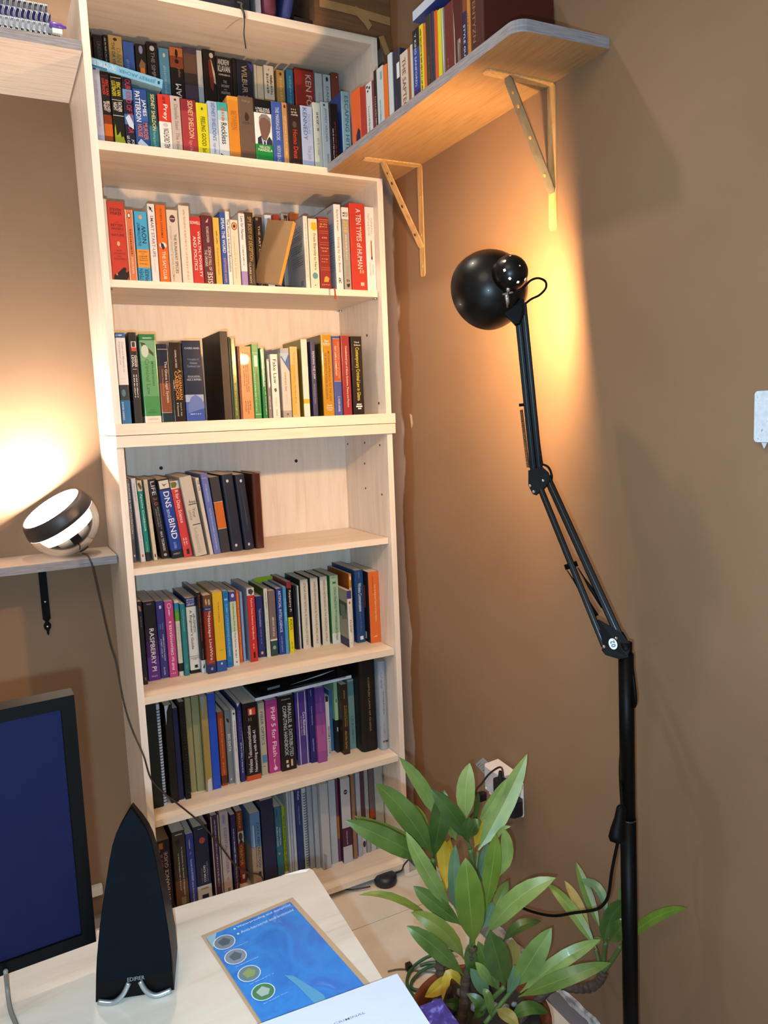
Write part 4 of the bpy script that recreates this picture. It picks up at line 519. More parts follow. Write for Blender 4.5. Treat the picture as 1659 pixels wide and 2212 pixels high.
book('book','book','books on the fifth shelf','pink paperback with white title and swirl emblem, fourth from left, fifth shelf',(0.1138,0.1337,0.7572),0.0,0.0,0.0241,0.2245,0.1719,'c2488b',[],[('o', 0.06, 0.5, 0.035, 0.22, 'f0d0e4'), ('o', 0.06, 0.5, 0.027, 0.17, 'c2488b'), ('p', [(0.4, 0.11), (0.5, 0.1), (0.55, 0.16), (0.45, 0.2), (0.4, 0.16)], 'f0d0e4'), ('u', 'PHP for DREAMWEAVER 8', 0.26, 0.9, 0.35, 0.65, 'f6e4f0'), ('s', 0.94, 0.955, 0.2, 0.8, 'f0d0e4')],{})
book('book','book','books on the fifth shelf','slim cream paperback with blue and green top, fifth from left, fifth shelf',(0.1408,0.1323,0.7572),0.0,0.0,0.0131,0.2236,0.1733,'d9d2c2',[(0.03, 0.1, '2a86c0'), (0.1, 0.16, '4a9a6a'), (0.16, 0.27, '6aa834'), (0.83, 0.94, '1c1a1c')],[('s', 0.3, 0.78, 0.35, 0.6, 'b0a898')],{})
book('book','book','books on the fifth shelf','slim teal paperback, sixth from left, fifth shelf',(0.1549,0.1248,0.7572),0.0,0.0,0.0141,0.2128,0.1807,'2a8086',[],[('r', 'Banking Fraud and Identity Theft', 0.08, 0.38, 0.4, 0.6, 'b8dcdc'), ('r', 'Wiley', 0.84, 0.9, 0.4, 0.6, 'b8dcdc')],{})
book('book','book','books on the fifth shelf','white paperback with navy top and bold black title, seventh from left, fifth shelf',(0.1735,0.1339,0.7572),0.0,0.0,0.0296,0.2253,0.1717,'dfe0dc',[(0, 0.115, '26326e'), (0.955, 1, '1c1a1c')],[('h', 'NETWORK', 0.01, 0.035, 0.1, 0.85, 'c8d0ec'), ('h', 'MARKET', 0.042, 0.062, 0.1, 0.85, 'a8b4dc'), ('h', 'LIBRARY', 0.07, 0.1, 0.1, 0.85, 'd8dcf0'), ('r', 'eBUSINESS', 0.21, 0.46, 0.6, 0.82, '3a3a40'), ('r', "A Beginner's Guide", 0.16, 0.68, 0.22, 0.55, '1c1a1e'), ('b', 0.77, 0.775, 0.05, 0.95, '3a3a3a'), ('h', 'ELIZABETH', 0.79, 0.805, 0.15, 0.9, '1c1a1c'), ('h', 'REED', 0.81, 0.822, 0.35, 0.7, '1c1a1c'), ('b', 0.89, 0.93, 0.45, 0.75, '1c1a1c')],{})
book('book','book','books on the fifth shelf','slim dark brown paperback with white foot, eighth from left, fifth shelf',(0.2035,0.1199,0.7572),0.0,0.0,0.0127,0.2403,0.185,'221615',[(0.84, 1, 'd8dcE4')],[('r', 'Book keeping and Accounting for the Small Business', 0.03, 0.6, 0.35, 0.65, 'c8603a'), ('r', 'Peter Taylor', 0.7, 0.83, 0.4, 0.6, 'd0c4c0'), ('p', [(0.3, 0.93), (0.7, 0.88), (0.75, 0.92), (0.5, 0.95)], '1c1c22')],{})
book('book','book','books on the fifth shelf','red brown paperback with large white title and photo top, ninth from left, fifth shelf',(0.2166,0.1016,0.7572),0.0,0.0,0.0247,0.2333,0.185,'92301f',[(0, 0.15, '6a4632'), (0.15, 0.2, '2a3a6e'), (0.88, 1, '2a2f66')],[('p', [(0.2, 0.06), (0.35, 0.04), (0.45, 0.1), (0.3, 0.13)], 'c8a88a'), ('p', [(0.55, 0.06), (0.75, 0.05), (0.8, 0.12), (0.6, 0.13)], 'c8a88a'), ('h', 'Netscape', 0.165, 0.185, 0.2, 0.8, 'c8d0e8'), ('r', 'The', 0.2, 0.25, 0.5, 0.75, 'f0e0d8'), ('r', 'Netscape LiveWire', 0.26, 0.83, 0.3, 0.72, 'f4e8e2'), ('b', 0.85, 0.853, 0.2, 0.85, 'e0b8a8'), ('o', 0.94, 0.5, 0.02, 0.15, '8a94c8')],{})
book('book','book','books on the fifth shelf','yellow paperback with blue foot, tenth from left, fifth shelf',(0.2443,0.1032,0.7572),0.0,0.0,0.0296,0.2382,0.185,'e6b72d',[(0.86, 1, '2a55a4')],[('r', 'The Book of JavaScript', 0.12, 0.38, 0.45, 0.6, '5a461a'), ('b', 0.73, 0.735, 0.35, 0.7, '8a701c'), ('o', 0.9, 0.5, 0.015, 0.09, 'c8d4ec')],{})
book('book','book','books on the fifth shelf','bright blue paperback with pale blue capitals, eleventh from left, fifth shelf',(0.2817,0.1265,0.7572),0.0,0.0,0.0164,0.2323,0.1791,'1f7fc8',[],[('h', 'C', 0.03, 0.08, 0.25, 0.7, '0f4a80'), ('b', 0.1, 0.12, 0.2, 0.75, 'a8d0ec'), ('r', 'DUMMY SUITE ENTERPRISE DEVELOPMENT', 0.17, 0.86, 0.35, 0.7, '9ccaf0'), ('h', 'N', 0.93, 0.97, 0.3, 0.75, '124c84')],{})
book('book','book','books on the fifth shelf','white and pale green paperback with violet top, twelfth from left, fifth shelf',(0.3017,0.1305,0.7572),0.0,0.0,0.0196,0.2261,0.1751,'e4e6e2',[(0, 0.13, '4a4a9c'), (0.13, 0.54, 'cadbb8')],[('o', 0.05, 0.5, 0.025, 0.22, 'd8dcf0'), ('r', 'Understanding SOA with Web Services', 0.15, 0.76, 0.3, 0.65, '4a5258'), ('s', 0.78, 0.9, 0.35, 0.6, '6a6a70'), ('o', 0.95, 0.5, 0.012, 0.1, '3a3a3a')],{})
book('book','book','books on the fifth shelf','slim orange paperback with yellow lettering, 13th from left, fifth shelf',(0.3276,0.1511,0.7572),0.0,0.0,0.0096,0.2236,0.1545,'de6226',[],[('r', 'INTERNET AND ETHICS & WORLD THINKING', 0.05, 0.95, 0.3, 0.7, 'f0c050')],{})
book('book','book','books on the fifth shelf','slim periwinkle paperback, 14th from left, fifth shelf',(0.3402,0.1555,0.7572),0.0,0.0,0.0083,0.2158,0.1501,'8da6d8',[],[],{})
book('book','book','books on the fifth shelf','red paperback with a dark animal panel on top, 15th from left, fifth shelf',(0.3571,0.1362,0.7572),0.0,0.0,0.0232,0.2285,0.1693,'ca302e',[(0, 0.1, 'd8d8dc')],[('p', [(0.2, 0.02), (0.6, 0.01), (0.9, 0.05), (0.6, 0.095), (0.2, 0.07)], '4a4448'), ('r', 'Python Data Science Handbook', 0.14, 0.7, 0.35, 0.68, 'f2d8d4'), ('s', 0.75, 0.83, 0.4, 0.58, 'e8b8b0'), ('b', 0.87, 0.95, 0.4, 0.65, '2a1414')],{'cl': 'a4b4cc'})
book('book','book','books on the fifth shelf','navy paperback with pale title, 16th from left, fifth shelf',(0.3918,0.1652,0.7572),0.0,0.0,0.0223,0.192,0.1404,'2b3073',[],[('r', 'Telecommunication', 0.2, 0.5, 0.35, 0.68, 'b8c0ec'), ('s', 0.52, 0.8, 0.4, 0.6, '7a82c0'), ('o', 0.93, 0.5, 0.025, 0.18, 'e0b080')],{})
book('book','book','books on the fifth shelf','slim white paperback, 17th from left, fifth shelf',(0.4145,0.1526,0.7572),0.0,0.0,0.0122,0.2163,0.153,'d8dcd6',[],[('r', 'HANDLING E-MARKETS', 0.05, 0.3, 0.35, 0.62, '3a4048'), ('s', 0.32, 0.9, 0.4, 0.6, '8a9094')],{'cl': '56662c'})
book('book','book','books on the fifth shelf','taupe paperback with dark green foot, 15th from right, fifth shelf',(0.4285,0.1543,0.7572),0.0,0.0,0.0226,0.2064,0.1513,'7a6b67',[(0.74, 0.765, 'e2dcd8'), (0.765, 1, '2c4c48')],[('u', 'TCP AND DNS/SMP', 0.4, 0.7, 0.4, 0.65, 'eae4e2'), ('o', 0.87, 0.5, 0.03, 0.22, '8ab0a4')],{})
book('book','book','books on the fifth shelf','royal blue paperback with white stacked capitals, 14th from right, fifth shelf',(0.4553,0.1545,0.7572),0.0,0.0,0.0198,0.2095,0.151,'244192',[],[('r', 'ARTIFICIAL INTELLIGENCE', 0.03, 0.66, 0.3, 0.72, 'd8e0f4'), ('s', 0.72, 0.96, 0.4, 0.6, '8aa0dc')],{})
book('book','book','books on the fifth shelf','light blue paperback, 13th from right, fifth shelf',(0.4755,0.1494,0.7572),0.0,0.0,0.0106,0.214,0.1562,'4f9dd0',[],[('s', 0.18, 0.5, 0.4, 0.62, 'b8e0f4'), ('s', 0.55, 0.78, 0.4, 0.6, '2a5a80')],{})
book('book','book','books on the fifth shelf','black and yellow paperback with red top, twelfth from right, fifth shelf',(0.491,0.1571,0.7572),0.0,0.0,0.0158,0.2259,0.1485,'1d1516',[(0, 0.09, '9a2f3c'), (0.5, 1, 'e6d71f')],[('r', 'Raspberry Pi', 0.12, 0.42, 0.3, 0.78, 'f2eee8'), ('r', 'KIDS', 0.53, 0.68, 0.3, 0.78, '4a4614'), ('s', 0.85, 0.95, 0.4, 0.65, '8a8420')],{})
book('booklet','booklet','books on the fifth shelf','slim black booklet first of three thin ones, eleventh from right, fifth shelf',(0.5188,0.176,0.7572),0.0,0.0,0.0056,0.2083,0.1296,'1c1c24',[],[],{})
book('booklet','booklet','books on the fifth shelf','slim dark grey booklet between two thin ones, tenth from right, fifth shelf',(0.5248,0.1726,0.7572),0.0,0.0,0.0052,0.2066,0.133,'3a3c48',[],[],{})
book('booklet','booklet','books on the fifth shelf','slim white booklet beside the white networking books, ninth from right, fifth shelf',(0.5304,0.171,0.7572),0.0,0.0,0.0052,0.2061,0.1346,'c8ccd4',[],[],{})
book('book','book','books on the fifth shelf','white networking book spine upside down dark green cover, eighth from right, fifth shelf',(0.5397,0.1661,0.7572),0.0,0.0,0.0262,0.224,0.1395,'dbd7cb',[],[('u', 'WIRELESS NETWORKING IN THE DEVELOPING WORLD', 0.05, 0.95, 0.4, 0.68, '6a665c')],{'cl': '20352c'})
book('book','book','books on the fifth shelf','white networking book in the middle of three alike, seventh from right, fifth shelf',(0.5721,0.162,0.7572),0.0,0.0,0.0258,0.2257,0.1435,'dad6ca',[],[('r', 'WIRELESS NETWORKING IN THE DEVELOPING WORLD', 0.05, 0.95, 0.4, 0.68, '6a665c')],{'cl': '2a3432'})
book('book','book','books on the fifth shelf','white networking book beside the green one, sixth from right, fifth shelf',(0.6075,0.1686,0.7572),0.0,0.0,0.0256,0.2242,0.137,'dcd8cc',[],[('r', 'WIRELESS NETWORKING IN THE DEVELOPING WORLD', 0.05, 0.95, 0.4, 0.68, '6a665c')],{'cl': '2a3432'})
book('book','book','books on the fifth shelf','pale green paperback with white foot, fifth from right, fifth shelf',(0.6389,0.1601,0.7572),0.0,0.0,0.0284,0.2249,0.1455,'a6c8ac',[(0.84, 1, 'dfe4e4')],[('s', 0.025, 0.04, 0.2, 0.75, '2a4a34'), ('b', 0.09, 0.12, 0.3, 0.7, '3a6a48'), ('u', 'WIRELESS NETWORKING in the DEVELOPING WORLD', 0.17, 0.95, 0.4, 0.68, '1c3a26')],{'cl': '3f8a4c'})
book('book','book','books on the fifth shelf','white pocket guide with violet top pulled forward, fourth from right, fifth shelf',(0.6677,0.0954,0.7572),0.0,0.0,0.0143,0.1836,0.12,'e0dcd8',[(0, 0.14, '3c3c86')],[('o', 0.21, 0.5, 0.025, 0.18, 'c0392f'), ('s', 0.27, 0.4, 0.35, 0.55, '9a9aa8'), ('r', 'TCP/IP', 0.5, 0.74, 0.35, 0.72, '2a2626'), ('o', 0.92, 0.5, 0.02, 0.16, 'c8c4c0')],{'cl': '9a9688', 'cover': 'tcp'})
book('book','book','books on the fifth shelf','cream and orange paperback behind the pocket guide, third from right, fifth shelf',(0.6932,0.1327,0.7572),0.0,0.0,0.0092,0.2289,0.1729,'e6dcc8',[(0, 0.2, 'de8a2c')],[('o', 0.06, 0.5, 0.03, 0.3, 'f0e8e0'), ('r', 'Understanding', 0.11, 0.35, 0.3, 0.8, '7a4a1c')],{'cl': 'a85a24'})
book('book','book','books on the fifth shelf','dark blue paperback with white title, second from right, fifth shelf',(0.7098,0.1252,0.7572),0.0,0.0,0.0306,0.2389,0.1804,'1e467e',[],[('b', 0.03, 0.11, 0.5, 0.54, '8aa4d0'), ('r', 'Wireless Communications', 0.18, 0.57, 0.35, 0.72, 'dfe8f4'), ('s', 0.59, 0.85, 0.45, 0.55, '8a6a90'), ('b', 0.91, 0.96, 0.35, 0.72, 'dfe8f0')],{})
book('book','book','books on the fifth shelf','orange paperback with black side cover, last at right, fifth shelf',(0.7444,0.0963,0.7572),0.0,0.0,0.0371,0.2333,0.185,'e06f2f',[],[('r', 'From the Beginners Guide to Arduino Solutions', 0.18, 0.7, 0.45, 0.7, 'f0c8a0'), ('s', 0.05, 0.3, 0.35, 0.45, 'b04a1c'), ('s', 0.9, 0.92, 0.25, 0.65, 'f4d8c0')],{'cl': '1f1c22', 'cover': 'orange'})
book('box_file','binder','books on the sixth shelf','wide black green box file, first from left, sixth shelf',(0.0264,0.0782,0.4052),0.0,0.0,0.0322,0.3054,0.22,'121a16',[],[],{})
book('comb_bound_report','report','books on the sixth shelf','white comb bound report, second from left, sixth shelf',(0.0591,0.08,0.4052),0.0,0.0,0.0093,0.3,0.21,'c9d1dd',[],[],{'comb': 1})
book('document_folder','folder','books on the sixth shelf','black document folder with torn white top, third from left, sixth shelf',(0.0807,0.0831,0.4052),0.0,0.0,0.0222,0.2913,0.22,'17130f',[],[('p', [(0.05, 0), (0.6, 0), (0.3, 0.06), (0.15, 0.2)], 'd8dce6')],{})
book('document_folder','folder','books on the sixth shelf','navy document folder, fourth from left, sixth shelf',(0.1035,0.0901,0.4052),0.0,0.0,0.0159,0.2755,0.2155,'1c2147',[],[],{})
book('spiral_bound_report','report','books on the sixth shelf','black spiral bound report, fifth from left, sixth shelf',(0.1221,0.0825,0.4052),0.0,0.0,0.0159,0.2928,0.21,'16120f',[],[],{'comb': 2})
book('book','book','books on the sixth shelf','khaki cloth bound thesis next to the black spiral report, sixth from left, sixth shelf',(0.1456,0.1161,0.4052),0.0,0.0,0.0173,0.2883,0.1895,'a89c6c',[],[],{})
book('book','book','books on the sixth shelf','wide olive khaki cloth bound thesis, seventh from left, sixth shelf',(0.1633,0.112,0.4052),0.0,0.0,0.0223,0.2911,0.1936,'9c9a70',[],[],{})
book('document_folder','folder','books on the sixth shelf','tan bundle in clear plastic with a white foot, eighth from left, sixth shelf',(0.1859,0.096,0.4052),0.0,0.0,0.0201,0.2904,0.2,'a98e52',[],[('p', [(0.3, 0.88), (0.8, 0.86), (0.85, 1), (0.2, 1)], 'c8ccd8'), ('p', [(0, 0), (0.7, 0), (0.2, 0.2)], '9aa0a8')],{'gloss': 1})
book('document_folder','folder','books on the sixth shelf','vivid blue box folder, ninth from left, sixth shelf',(0.2072,0.0991,0.4052),0.0,0.0,0.0235,0.2934,0.2,'2452cc',[],[],{})
book('book','book','books on the sixth shelf','rust orange paperback with cream title, tenth from left, sixth shelf',(0.235,0.1061,0.4052),0.0,0.0,0.0181,0.2289,0.1995,'a9481f',[(0.86, 0.97, '5a2a14')],[('r', 'Applied Programming', 0.08, 0.62, 0.35, 0.68, 'd89a6a'), ('s', 0.68, 0.84, 0.4, 0.6, 'd89a6a')],{})
book('book','book','books on the sixth shelf','grey paperback with white capitals, eleventh from left, sixth shelf',(0.2579,0.1086,0.4052),0.0,0.0,0.017,0.2281,0.1969,'7e8689',[],[('p', [(0.2, 0.1), (0.6, 0.11), (0.7, 0.17), (0.3, 0.15)], '23262a'), ('r', 'BIG DATA', 0.32, 0.56, 0.3, 0.75, 'e4e8ea'), ('b', 0.93, 0.95, 0.3, 0.5, 'e4e8ea')],{})
book('book','book','books on the sixth shelf','slim white paperback with black title, twelfth from left, sixth shelf',(0.2753,0.0928,0.4052),0.0,0.0,0.0114,0.2324,0.2,'dadbe0',[],[('o', 0.05, 0.5, 0.015, 0.25, '3a3a44'), ('r', 'The Enterprise Big Data Lake', 0.14, 0.56, 0.35, 0.7, '3a3a44'), ('r', "O'REILLY", 0.82, 0.97, 0.35, 0.65, 'c08a98')],{})
book('book','book','books on the sixth shelf','worn navy violet paperback, 13th from left, sixth shelf',(0.292,0.101,0.4052),0.0,0.0,0.0148,0.2471,0.2,'2b3070',[],[('r', 'FORTRAN', 0.1, 0.45, 0.3, 0.75, '6a4aa8'), ('s', 0.5, 0.9, 0.35, 0.65, 'b8c4e4'), ('p', [(0.05, 0), (0.7, 0), (0.3, 0.05)], 'd8dce4'), ('p', [(0.85, 0.3), (0.98, 0.5), (0.9, 0.75)], 'c8ccdc')],{})
book('book','book','books on the sixth shelf','thick black telecom manual with orange foot, 14th from left, sixth shelf',(0.309,0.0942,0.4052),0.0,0.0,0.0449,0.2429,0.2,'1d1414',[(0.935, 1, 'c8552c')],[('b', 0.07, 0.16, 0.35, 0.85, 'd0452f'), ('b', 0.085, 0.15, 0.45, 0.6, 'f0e4e0'), ('u', 'Wireless Telecommunications', 0.29, 0.9, 0.2, 0.45, 'eae4e2'), ('u', 'Networking with ANSI-41', 0.36, 0.9, 0.58, 0.85, 'eae4e2'), ('b', 0.19, 0.23, 0.35, 0.4, '8a8280'), ('b', 0.19, 0.23, 0.5, 0.55, '8a8280')],{})
book('book','book','books on the sixth shelf','cream paperback with dark blue capitals, 13th from right, sixth shelf',(0.36,0.1064,0.4052),0.0,0.0,0.0202,0.2305,0.1992,'bfb79c',[],[('r', 'FIBER OPTICS', 0.12, 0.58, 0.25, 0.7, '2c5a94'), ('b', 0.72, 0.83, 0.2, 0.9, '5a8ab8'), ('s', 0.87, 0.885, 0.25, 0.75, '4a4640')],{})
book('book','book','books on the sixth shelf','magenta paperback with white rounded title, twelfth from right, sixth shelf',(0.384,0.1071,0.4052),0.0,0.0,0.0375,0.2321,0.1985,'b9408c',[],[('r', 'PHP 5 for Flash', 0.1, 0.78, 0.4, 0.75, 'f6e2ee'), ('b', 0.06, 0.065, 0.1, 0.9, '8a2a66'), ('p', [(0.45, 0.82), (0.55, 0.81), (0.5, 0.88), (0.6, 0.92), (0.5, 0.93)], 'f0d0e2'), ('o', 0.945, 0.55, 0.025, 0.16, 'f0d0e2')],{})
book('book','book','books on the sixth shelf','thick black handbook with white serif title, eleventh from right, sixth shelf',(0.4219,0.0983,0.4052),0.0,0.0,0.0487,0.2396,0.2,'1a161a',[],[('h', 'ZOMAYA', 0.04, 0.058, 0.2, 0.8, 'c8c4c8'), ('r', 'PARALLEL & DISTRIBUTED', 0.11, 0.82, 0.58, 0.82, 'c8ccd8'), ('r', 'COMPUTING HANDBOOK', 0.13, 0.8, 0.25, 0.5, 'c8ccd8'), ('b', 0.86, 0.9, 0.3, 0.45, 'e0c8a0'), ('b', 0.86, 0.95, 0.62, 0.75, 'e0b890'), ('b', 0.92, 0.96, 0.32, 0.48, 'e0c8a0')],{})
book('book','book','books on the sixth shelf','purple hardback with white stripes under plastic, tenth from right, sixth shelf',(0.4801,0.1107,0.4052),0.0,0.0,0.0409,0.2361,0.1948,'4b3a8c',[],[('b', 0, 1, 0.2, 0.26, 'd0ccdc'), ('b', 0, 1, 0.78, 0.84, 'd0ccdc'), ('r', 'Core Mathematics', 0.28, 0.6, 0.55, 0.75, 'e8e4f4'), ('r', 'for Senior High Schools', 0.33, 0.6, 0.35, 0.48, 'd8b0b0')],{'gloss': 1})
book('book','book','books on the sixth shelf','dark blue paperback with tiny white title, ninth from right, sixth shelf',(0.5214,0.1039,0.4052),0.0,0.0,0.0188,0.2482,0.2,'25266e',[],[('r', 'Diego Rios', 0.04, 0.12, 0.4, 0.6, 'c8d0ec'), ('r', 'Computer Networking', 0.25, 0.5, 0.4, 0.62, 'c8d0ec'), ('r', 'KENNETH FONG', 0.68, 0.85, 0.4, 0.6, 'c8d0ec')],{})
book('book','book','books on the sixth shelf','purple to pink paperback, eighth from right, sixth shelf',(0.5406,0.0918,0.4052),0.0,0.0,0.0312,0.2451,0.2,'9a4f98',[(0, 0.2, '55368c'), (0.2, 0.35, '6c4090'), (0.35, 0.5, '8a4a96'), (0.5, 0.85, 'b05c9e')],[('r', 'MADAM BOVE', 0.12, 0.32, 0.45, 0.65, '8a6ab0'), ('s', 0.4, 0.62, 0.5, 0.65, '8a4080')],{})
book('book','book','books on the sixth shelf','slim white paperback with black capitals, seventh from right, sixth shelf',(0.583,0.1171,0.4052),0.0,0.0,0.0137,0.2016,0.1884,'d6d6de',[],[('b', 0.0, 0.09, 0.1, 0.8, '2a1a1c'), ('r', 'REFORM & ATTITUDE', 0.5, 0.95, 0.35, 0.8, '1c1a20')],{})
book('book','book','books on the sixth shelf','slim blue book, sixth from right, sixth shelf',(0.6101,0.1495,0.4052),0.0,0.0,0.01,0.205,0.1561,'3f78b2',[],[],{})
book('book','book','books on the sixth shelf','slim book pale green above black below, fifth from right, sixth shelf',(0.6205,0.13,0.4052),0.0,0.0,0.0128,0.2376,0.1756,'9fc8a4',[(0.54, 1, '1c1c26')],[('b', 0.24, 0.29, 0.35, 0.6, '2a4a38'), ('b', 0.64, 0.7, 0.35, 0.65, 'b8b8c4')],{})
book('book','book','books on the sixth shelf','dark brown exercise book with gold lettering, fourth from right, sixth shelf',(0.6337,0.102,0.4052),0.0,0.0,0.0227,0.2336,0.2,'34271d',[],[('r', 'Aki-Ola Series', 0.66, 0.92, 0.3, 0.6, 'c09a3c'), ('r', 'ELECTIVE MATHS', 0.3, 0.6, 0.35, 0.48, 'd8b04a'), ('r', 'for Senior High Schools', 0.3, 0.6, 0.6, 0.75, 'c09a3c'), ('b', 0.08, 0.2, 0.4, 0.45, 'b8a88a')],{})
book('book','book','books on the sixth shelf','grey teal paperback with blue capitals, third from right, sixth shelf',(0.6679,0.1294,0.4052),0.0,0.0,0.0231,0.2341,0.1761,'709b9d',[],[('r', 'PURE MATHEMATICS 1', 0.52, 0.92, 0.4, 0.7, '2f6a86'), ('b', 0, 0.02, 0.05, 0.95, 'c8d0c0')],{})
book('book','book','books on the sixth shelf','very thick black law volume with gold title, second from right, sixth shelf',(0.6914,0.0829,0.4052),0.0,0.0,0.0586,0.3018,0.2,'161210',[],[('r', 'COMPILED LAWS OF GHANA', 0.18, 0.78, 0.48, 0.58, 'a08a50')],{'rs': 0.014, 'hc': 1})
book('book','book','books on the sixth shelf','pale blue rounded volume with lilac lettering, last at right, sixth shelf',(0.7504,0.0631,0.4052),0.0,0.0,0.0271,0.2983,0.2,'aab5c5',[],[('r', 'Saving', 0.12, 0.28, 0.6, 0.82, '9a8ab8'), ('r', 'Ghana', 0.12, 0.3, 0.2, 0.52, '8a7ab0'), ('s', 0.32, 0.6, 0.4, 0.58, '6a7484'), ('r', 'KOFI KUMADO', 0.68, 0.86, 0.35, 0.6, 'b08a9a'), ('b', 0.89, 0.91, 0.2, 0.9, '3a3f5c'), ('b', 0.9, 0.915, 0.3, 0.6, 'd07a6a')],{'rs': 0.012})
book('book','book','books on the bottom shelf','dark purple manual with white and orange capitals, first from left, bottom shelf',(0.0372,0.1447,0.0389),0.0,0.0,0.0397,0.2283,0.1609,'271b3c',[],[('b', 0.03, 0.11, 0.2, 0.5, 'e0982c'), ('b', 0.12, 0.15, 0.22, 0.26, 'c8c0d0'), ('u', 'WEBSITE UPGRADE &', 0.18, 0.93, 0.2, 0.42, 'd8945a'), ('u', 'MAINTENANCE GUIDE', 0.16, 0.93, 0.52, 0.78, 'eeeaf0'), ('s', 0.95, 0.968, 0.1, 0.8, 'c8c0d4')],{})
book('book','book','books on the bottom shelf','brown textbook with wooden picture foot, second from left, bottom shelf',(0.0827,0.1354,0.0389),0.0,0.0,0.0377,0.2485,0.1702,'3c3029',[(0.62, 0.92, '6b4624'), (0.92, 1, '5a3a22')],[('b', 0.035, 0.045, 0.25, 0.8, 'd8d0c8'), ('p', [(0.2, 0.12), (0.6, 0.08), (0.55, 0.16), (0.35, 0.2)], '2a1c18'), ('r', 'An introduction to the world of Management', 0.2, 0.82, 0.6, 0.75, 'd8d0c8'), ('s', 0.28, 0.75, 0.35, 0.46, 'c8bcb0'), ('b', 0.84, 0.93, 0.4, 0.75, '8a8478')],{})
book('book','book','books on the bottom shelf','blue paperback with orange and white lettering, third from left, bottom shelf',(0.1222,0.1351,0.0389),0.0,0.0,0.0224,0.2313,0.1705,'30408f',[],[('b', 0.08, 0.2, 0.4, 0.48, 'd8c8d0'), ('r', 'Internet', 0.07, 0.12, 0.35, 0.5, 'd86a4a'), ('r', 'The', 0.25, 0.28, 0.4, 0.6, 'd8b070'), ('r', 'Essentials of the INTERNET and the World Wide Web', 0.35, 0.95, 0.4, 0.65, 'c8d0ec')],{})
book('book','book','books on the bottom shelf','thick navy exam guide with white foot, fourth from left, bottom shelf',(0.1464,0.1379,0.0389),0.0,0.0,0.0438,0.2448,0.1677,'19223c',[(0.78, 1, 'd0d4dc')],[('h', 'CISCO PRESS', 0.03, 0.042, 0.3, 0.65, 'c8d0dc'), ('o', 0.19, 0.55, 0.04, 0.2, 'b84a44'), ('u', 'CCNA ICND', 0.52, 0.74, 0.5, 0.64, 'e8ecf2'), ('u', 'CCNP Self-Study', 0.55, 0.75, 0.35, 0.42, '8a96b0'), ('u', 'Exam Certification Guide', 0.48, 0.74, 0.7, 0.8, '8a96b0'), ('b', 0.81, 0.83, 0.25, 0.75, 'c8963a'), ('b', 0.9, 0.95, 0.3, 0.75, '1c2238')],{})
book('book','book','books on the bottom shelf','purple hardback with cream edges, fifth from left, bottom shelf',(0.1978,0.1276,0.0389),0.0,0.0,0.0236,0.2704,0.1779,'3d2440',[],[('b', 0, 1, 0, 0.12, 'c4b49a'), ('b', 0, 1, 0.88, 1, 'c4b49a'), ('s', 0.05, 0.85, 0.4, 0.62, 'b09ab0'), ('s', 0.955, 0.968, 0.25, 0.8, 'c8b8c8')],{'hc': 1})
book('book','book','books on the bottom shelf','pale beige textbook with mauve capitals, sixth from left, bottom shelf',(0.2239,0.1222,0.0389),0.0,0.0,0.0265,0.2786,0.1834,'bba9a4',[],[('b', 0.04, 0.14, 0.3, 0.62, '9a8ab0'), ('r', 'ESSENTIAL ALGEBRA', 0.19, 0.72, 0.4, 0.72, '7a6a86'), ('o', 0.78, 0.5, 0.02, 0.12, '9a8a98'), ('b', 0.89, 0.93, 0.4, 0.7, '7a6a74')],{})
book('book','book','books on the bottom shelf','slim dark navy paperback with yellow and white title, seventh from left, bottom shelf',(0.2578,0.1288,0.0389),0.0,0.0,0.0161,0.2565,0.1767,'231f50',[],[('s', 0.18, 0.62, 0.35, 0.6, 'c8c8dc'), ('r', 'What Was Plan for Winning', 0.64, 0.96, 0.35, 0.65, 'd8b04a')],{})
book('book','book','books on the bottom shelf','rust red biography with a portrait and gold name, eighth from left, bottom shelf',(0.2864,0.169,0.0389),0.0,0.0,0.0209,0.2408,0.1366,'93341f',[],[('r', 'BARACK', 0.03, 0.24, 0.3, 0.65, 'e0a05a'), ('b', 0.28, 0.44, 0.1, 0.95, 'd8c8c4'), ('o', 0.35, 0.5, 0.055, 0.3, '5a3a2c'), ('p', [(0.2, 0.44), (0.4, 0.4), (0.65, 0.4), (0.85, 0.44)], '23263a'), ('r', 'OBAMA', 0.47, 0.75, 0.25, 0.7, 'e09a3c'), ('b', 0.88, 0.94, 0.4, 0.75, 'e8d0c4')],{})
book('book','book','books on the bottom shelf','tan and light blue textbook with navy capitals, ninth from left, bottom shelf',(0.3175,0.1253,0.0389),0.0,0.0,0.0319,0.2444,0.1803,'a8967e',[(0, 0.46, '5d86b2')],[('r', 'DATA ABSTRACTION', 0.14, 0.74, 0.6, 0.85, '23304c'), ('b', 0.15, 0.74, 0.42, 0.46, '23304c'), ('b', 0.16, 0.45, 0.2, 0.35, 'a8bcd4'), ('h', 'Cleve', 0.7, 0.72, 0.3, 0.6, '3a3430'), ('b', 0.8, 0.86, 0.55, 0.8, '2a3440'), ('b', 0.9, 0.97, 0.3, 0.85, 'b07a6a')],{})
book('ring_binder','binder','books on the bottom shelf','large plain navy binder, tenth from left, bottom shelf',(0.3536,0.1272,0.0389),0.0,0.0,0.0416,0.2754,0.1784,'1e2247',[],[],{})
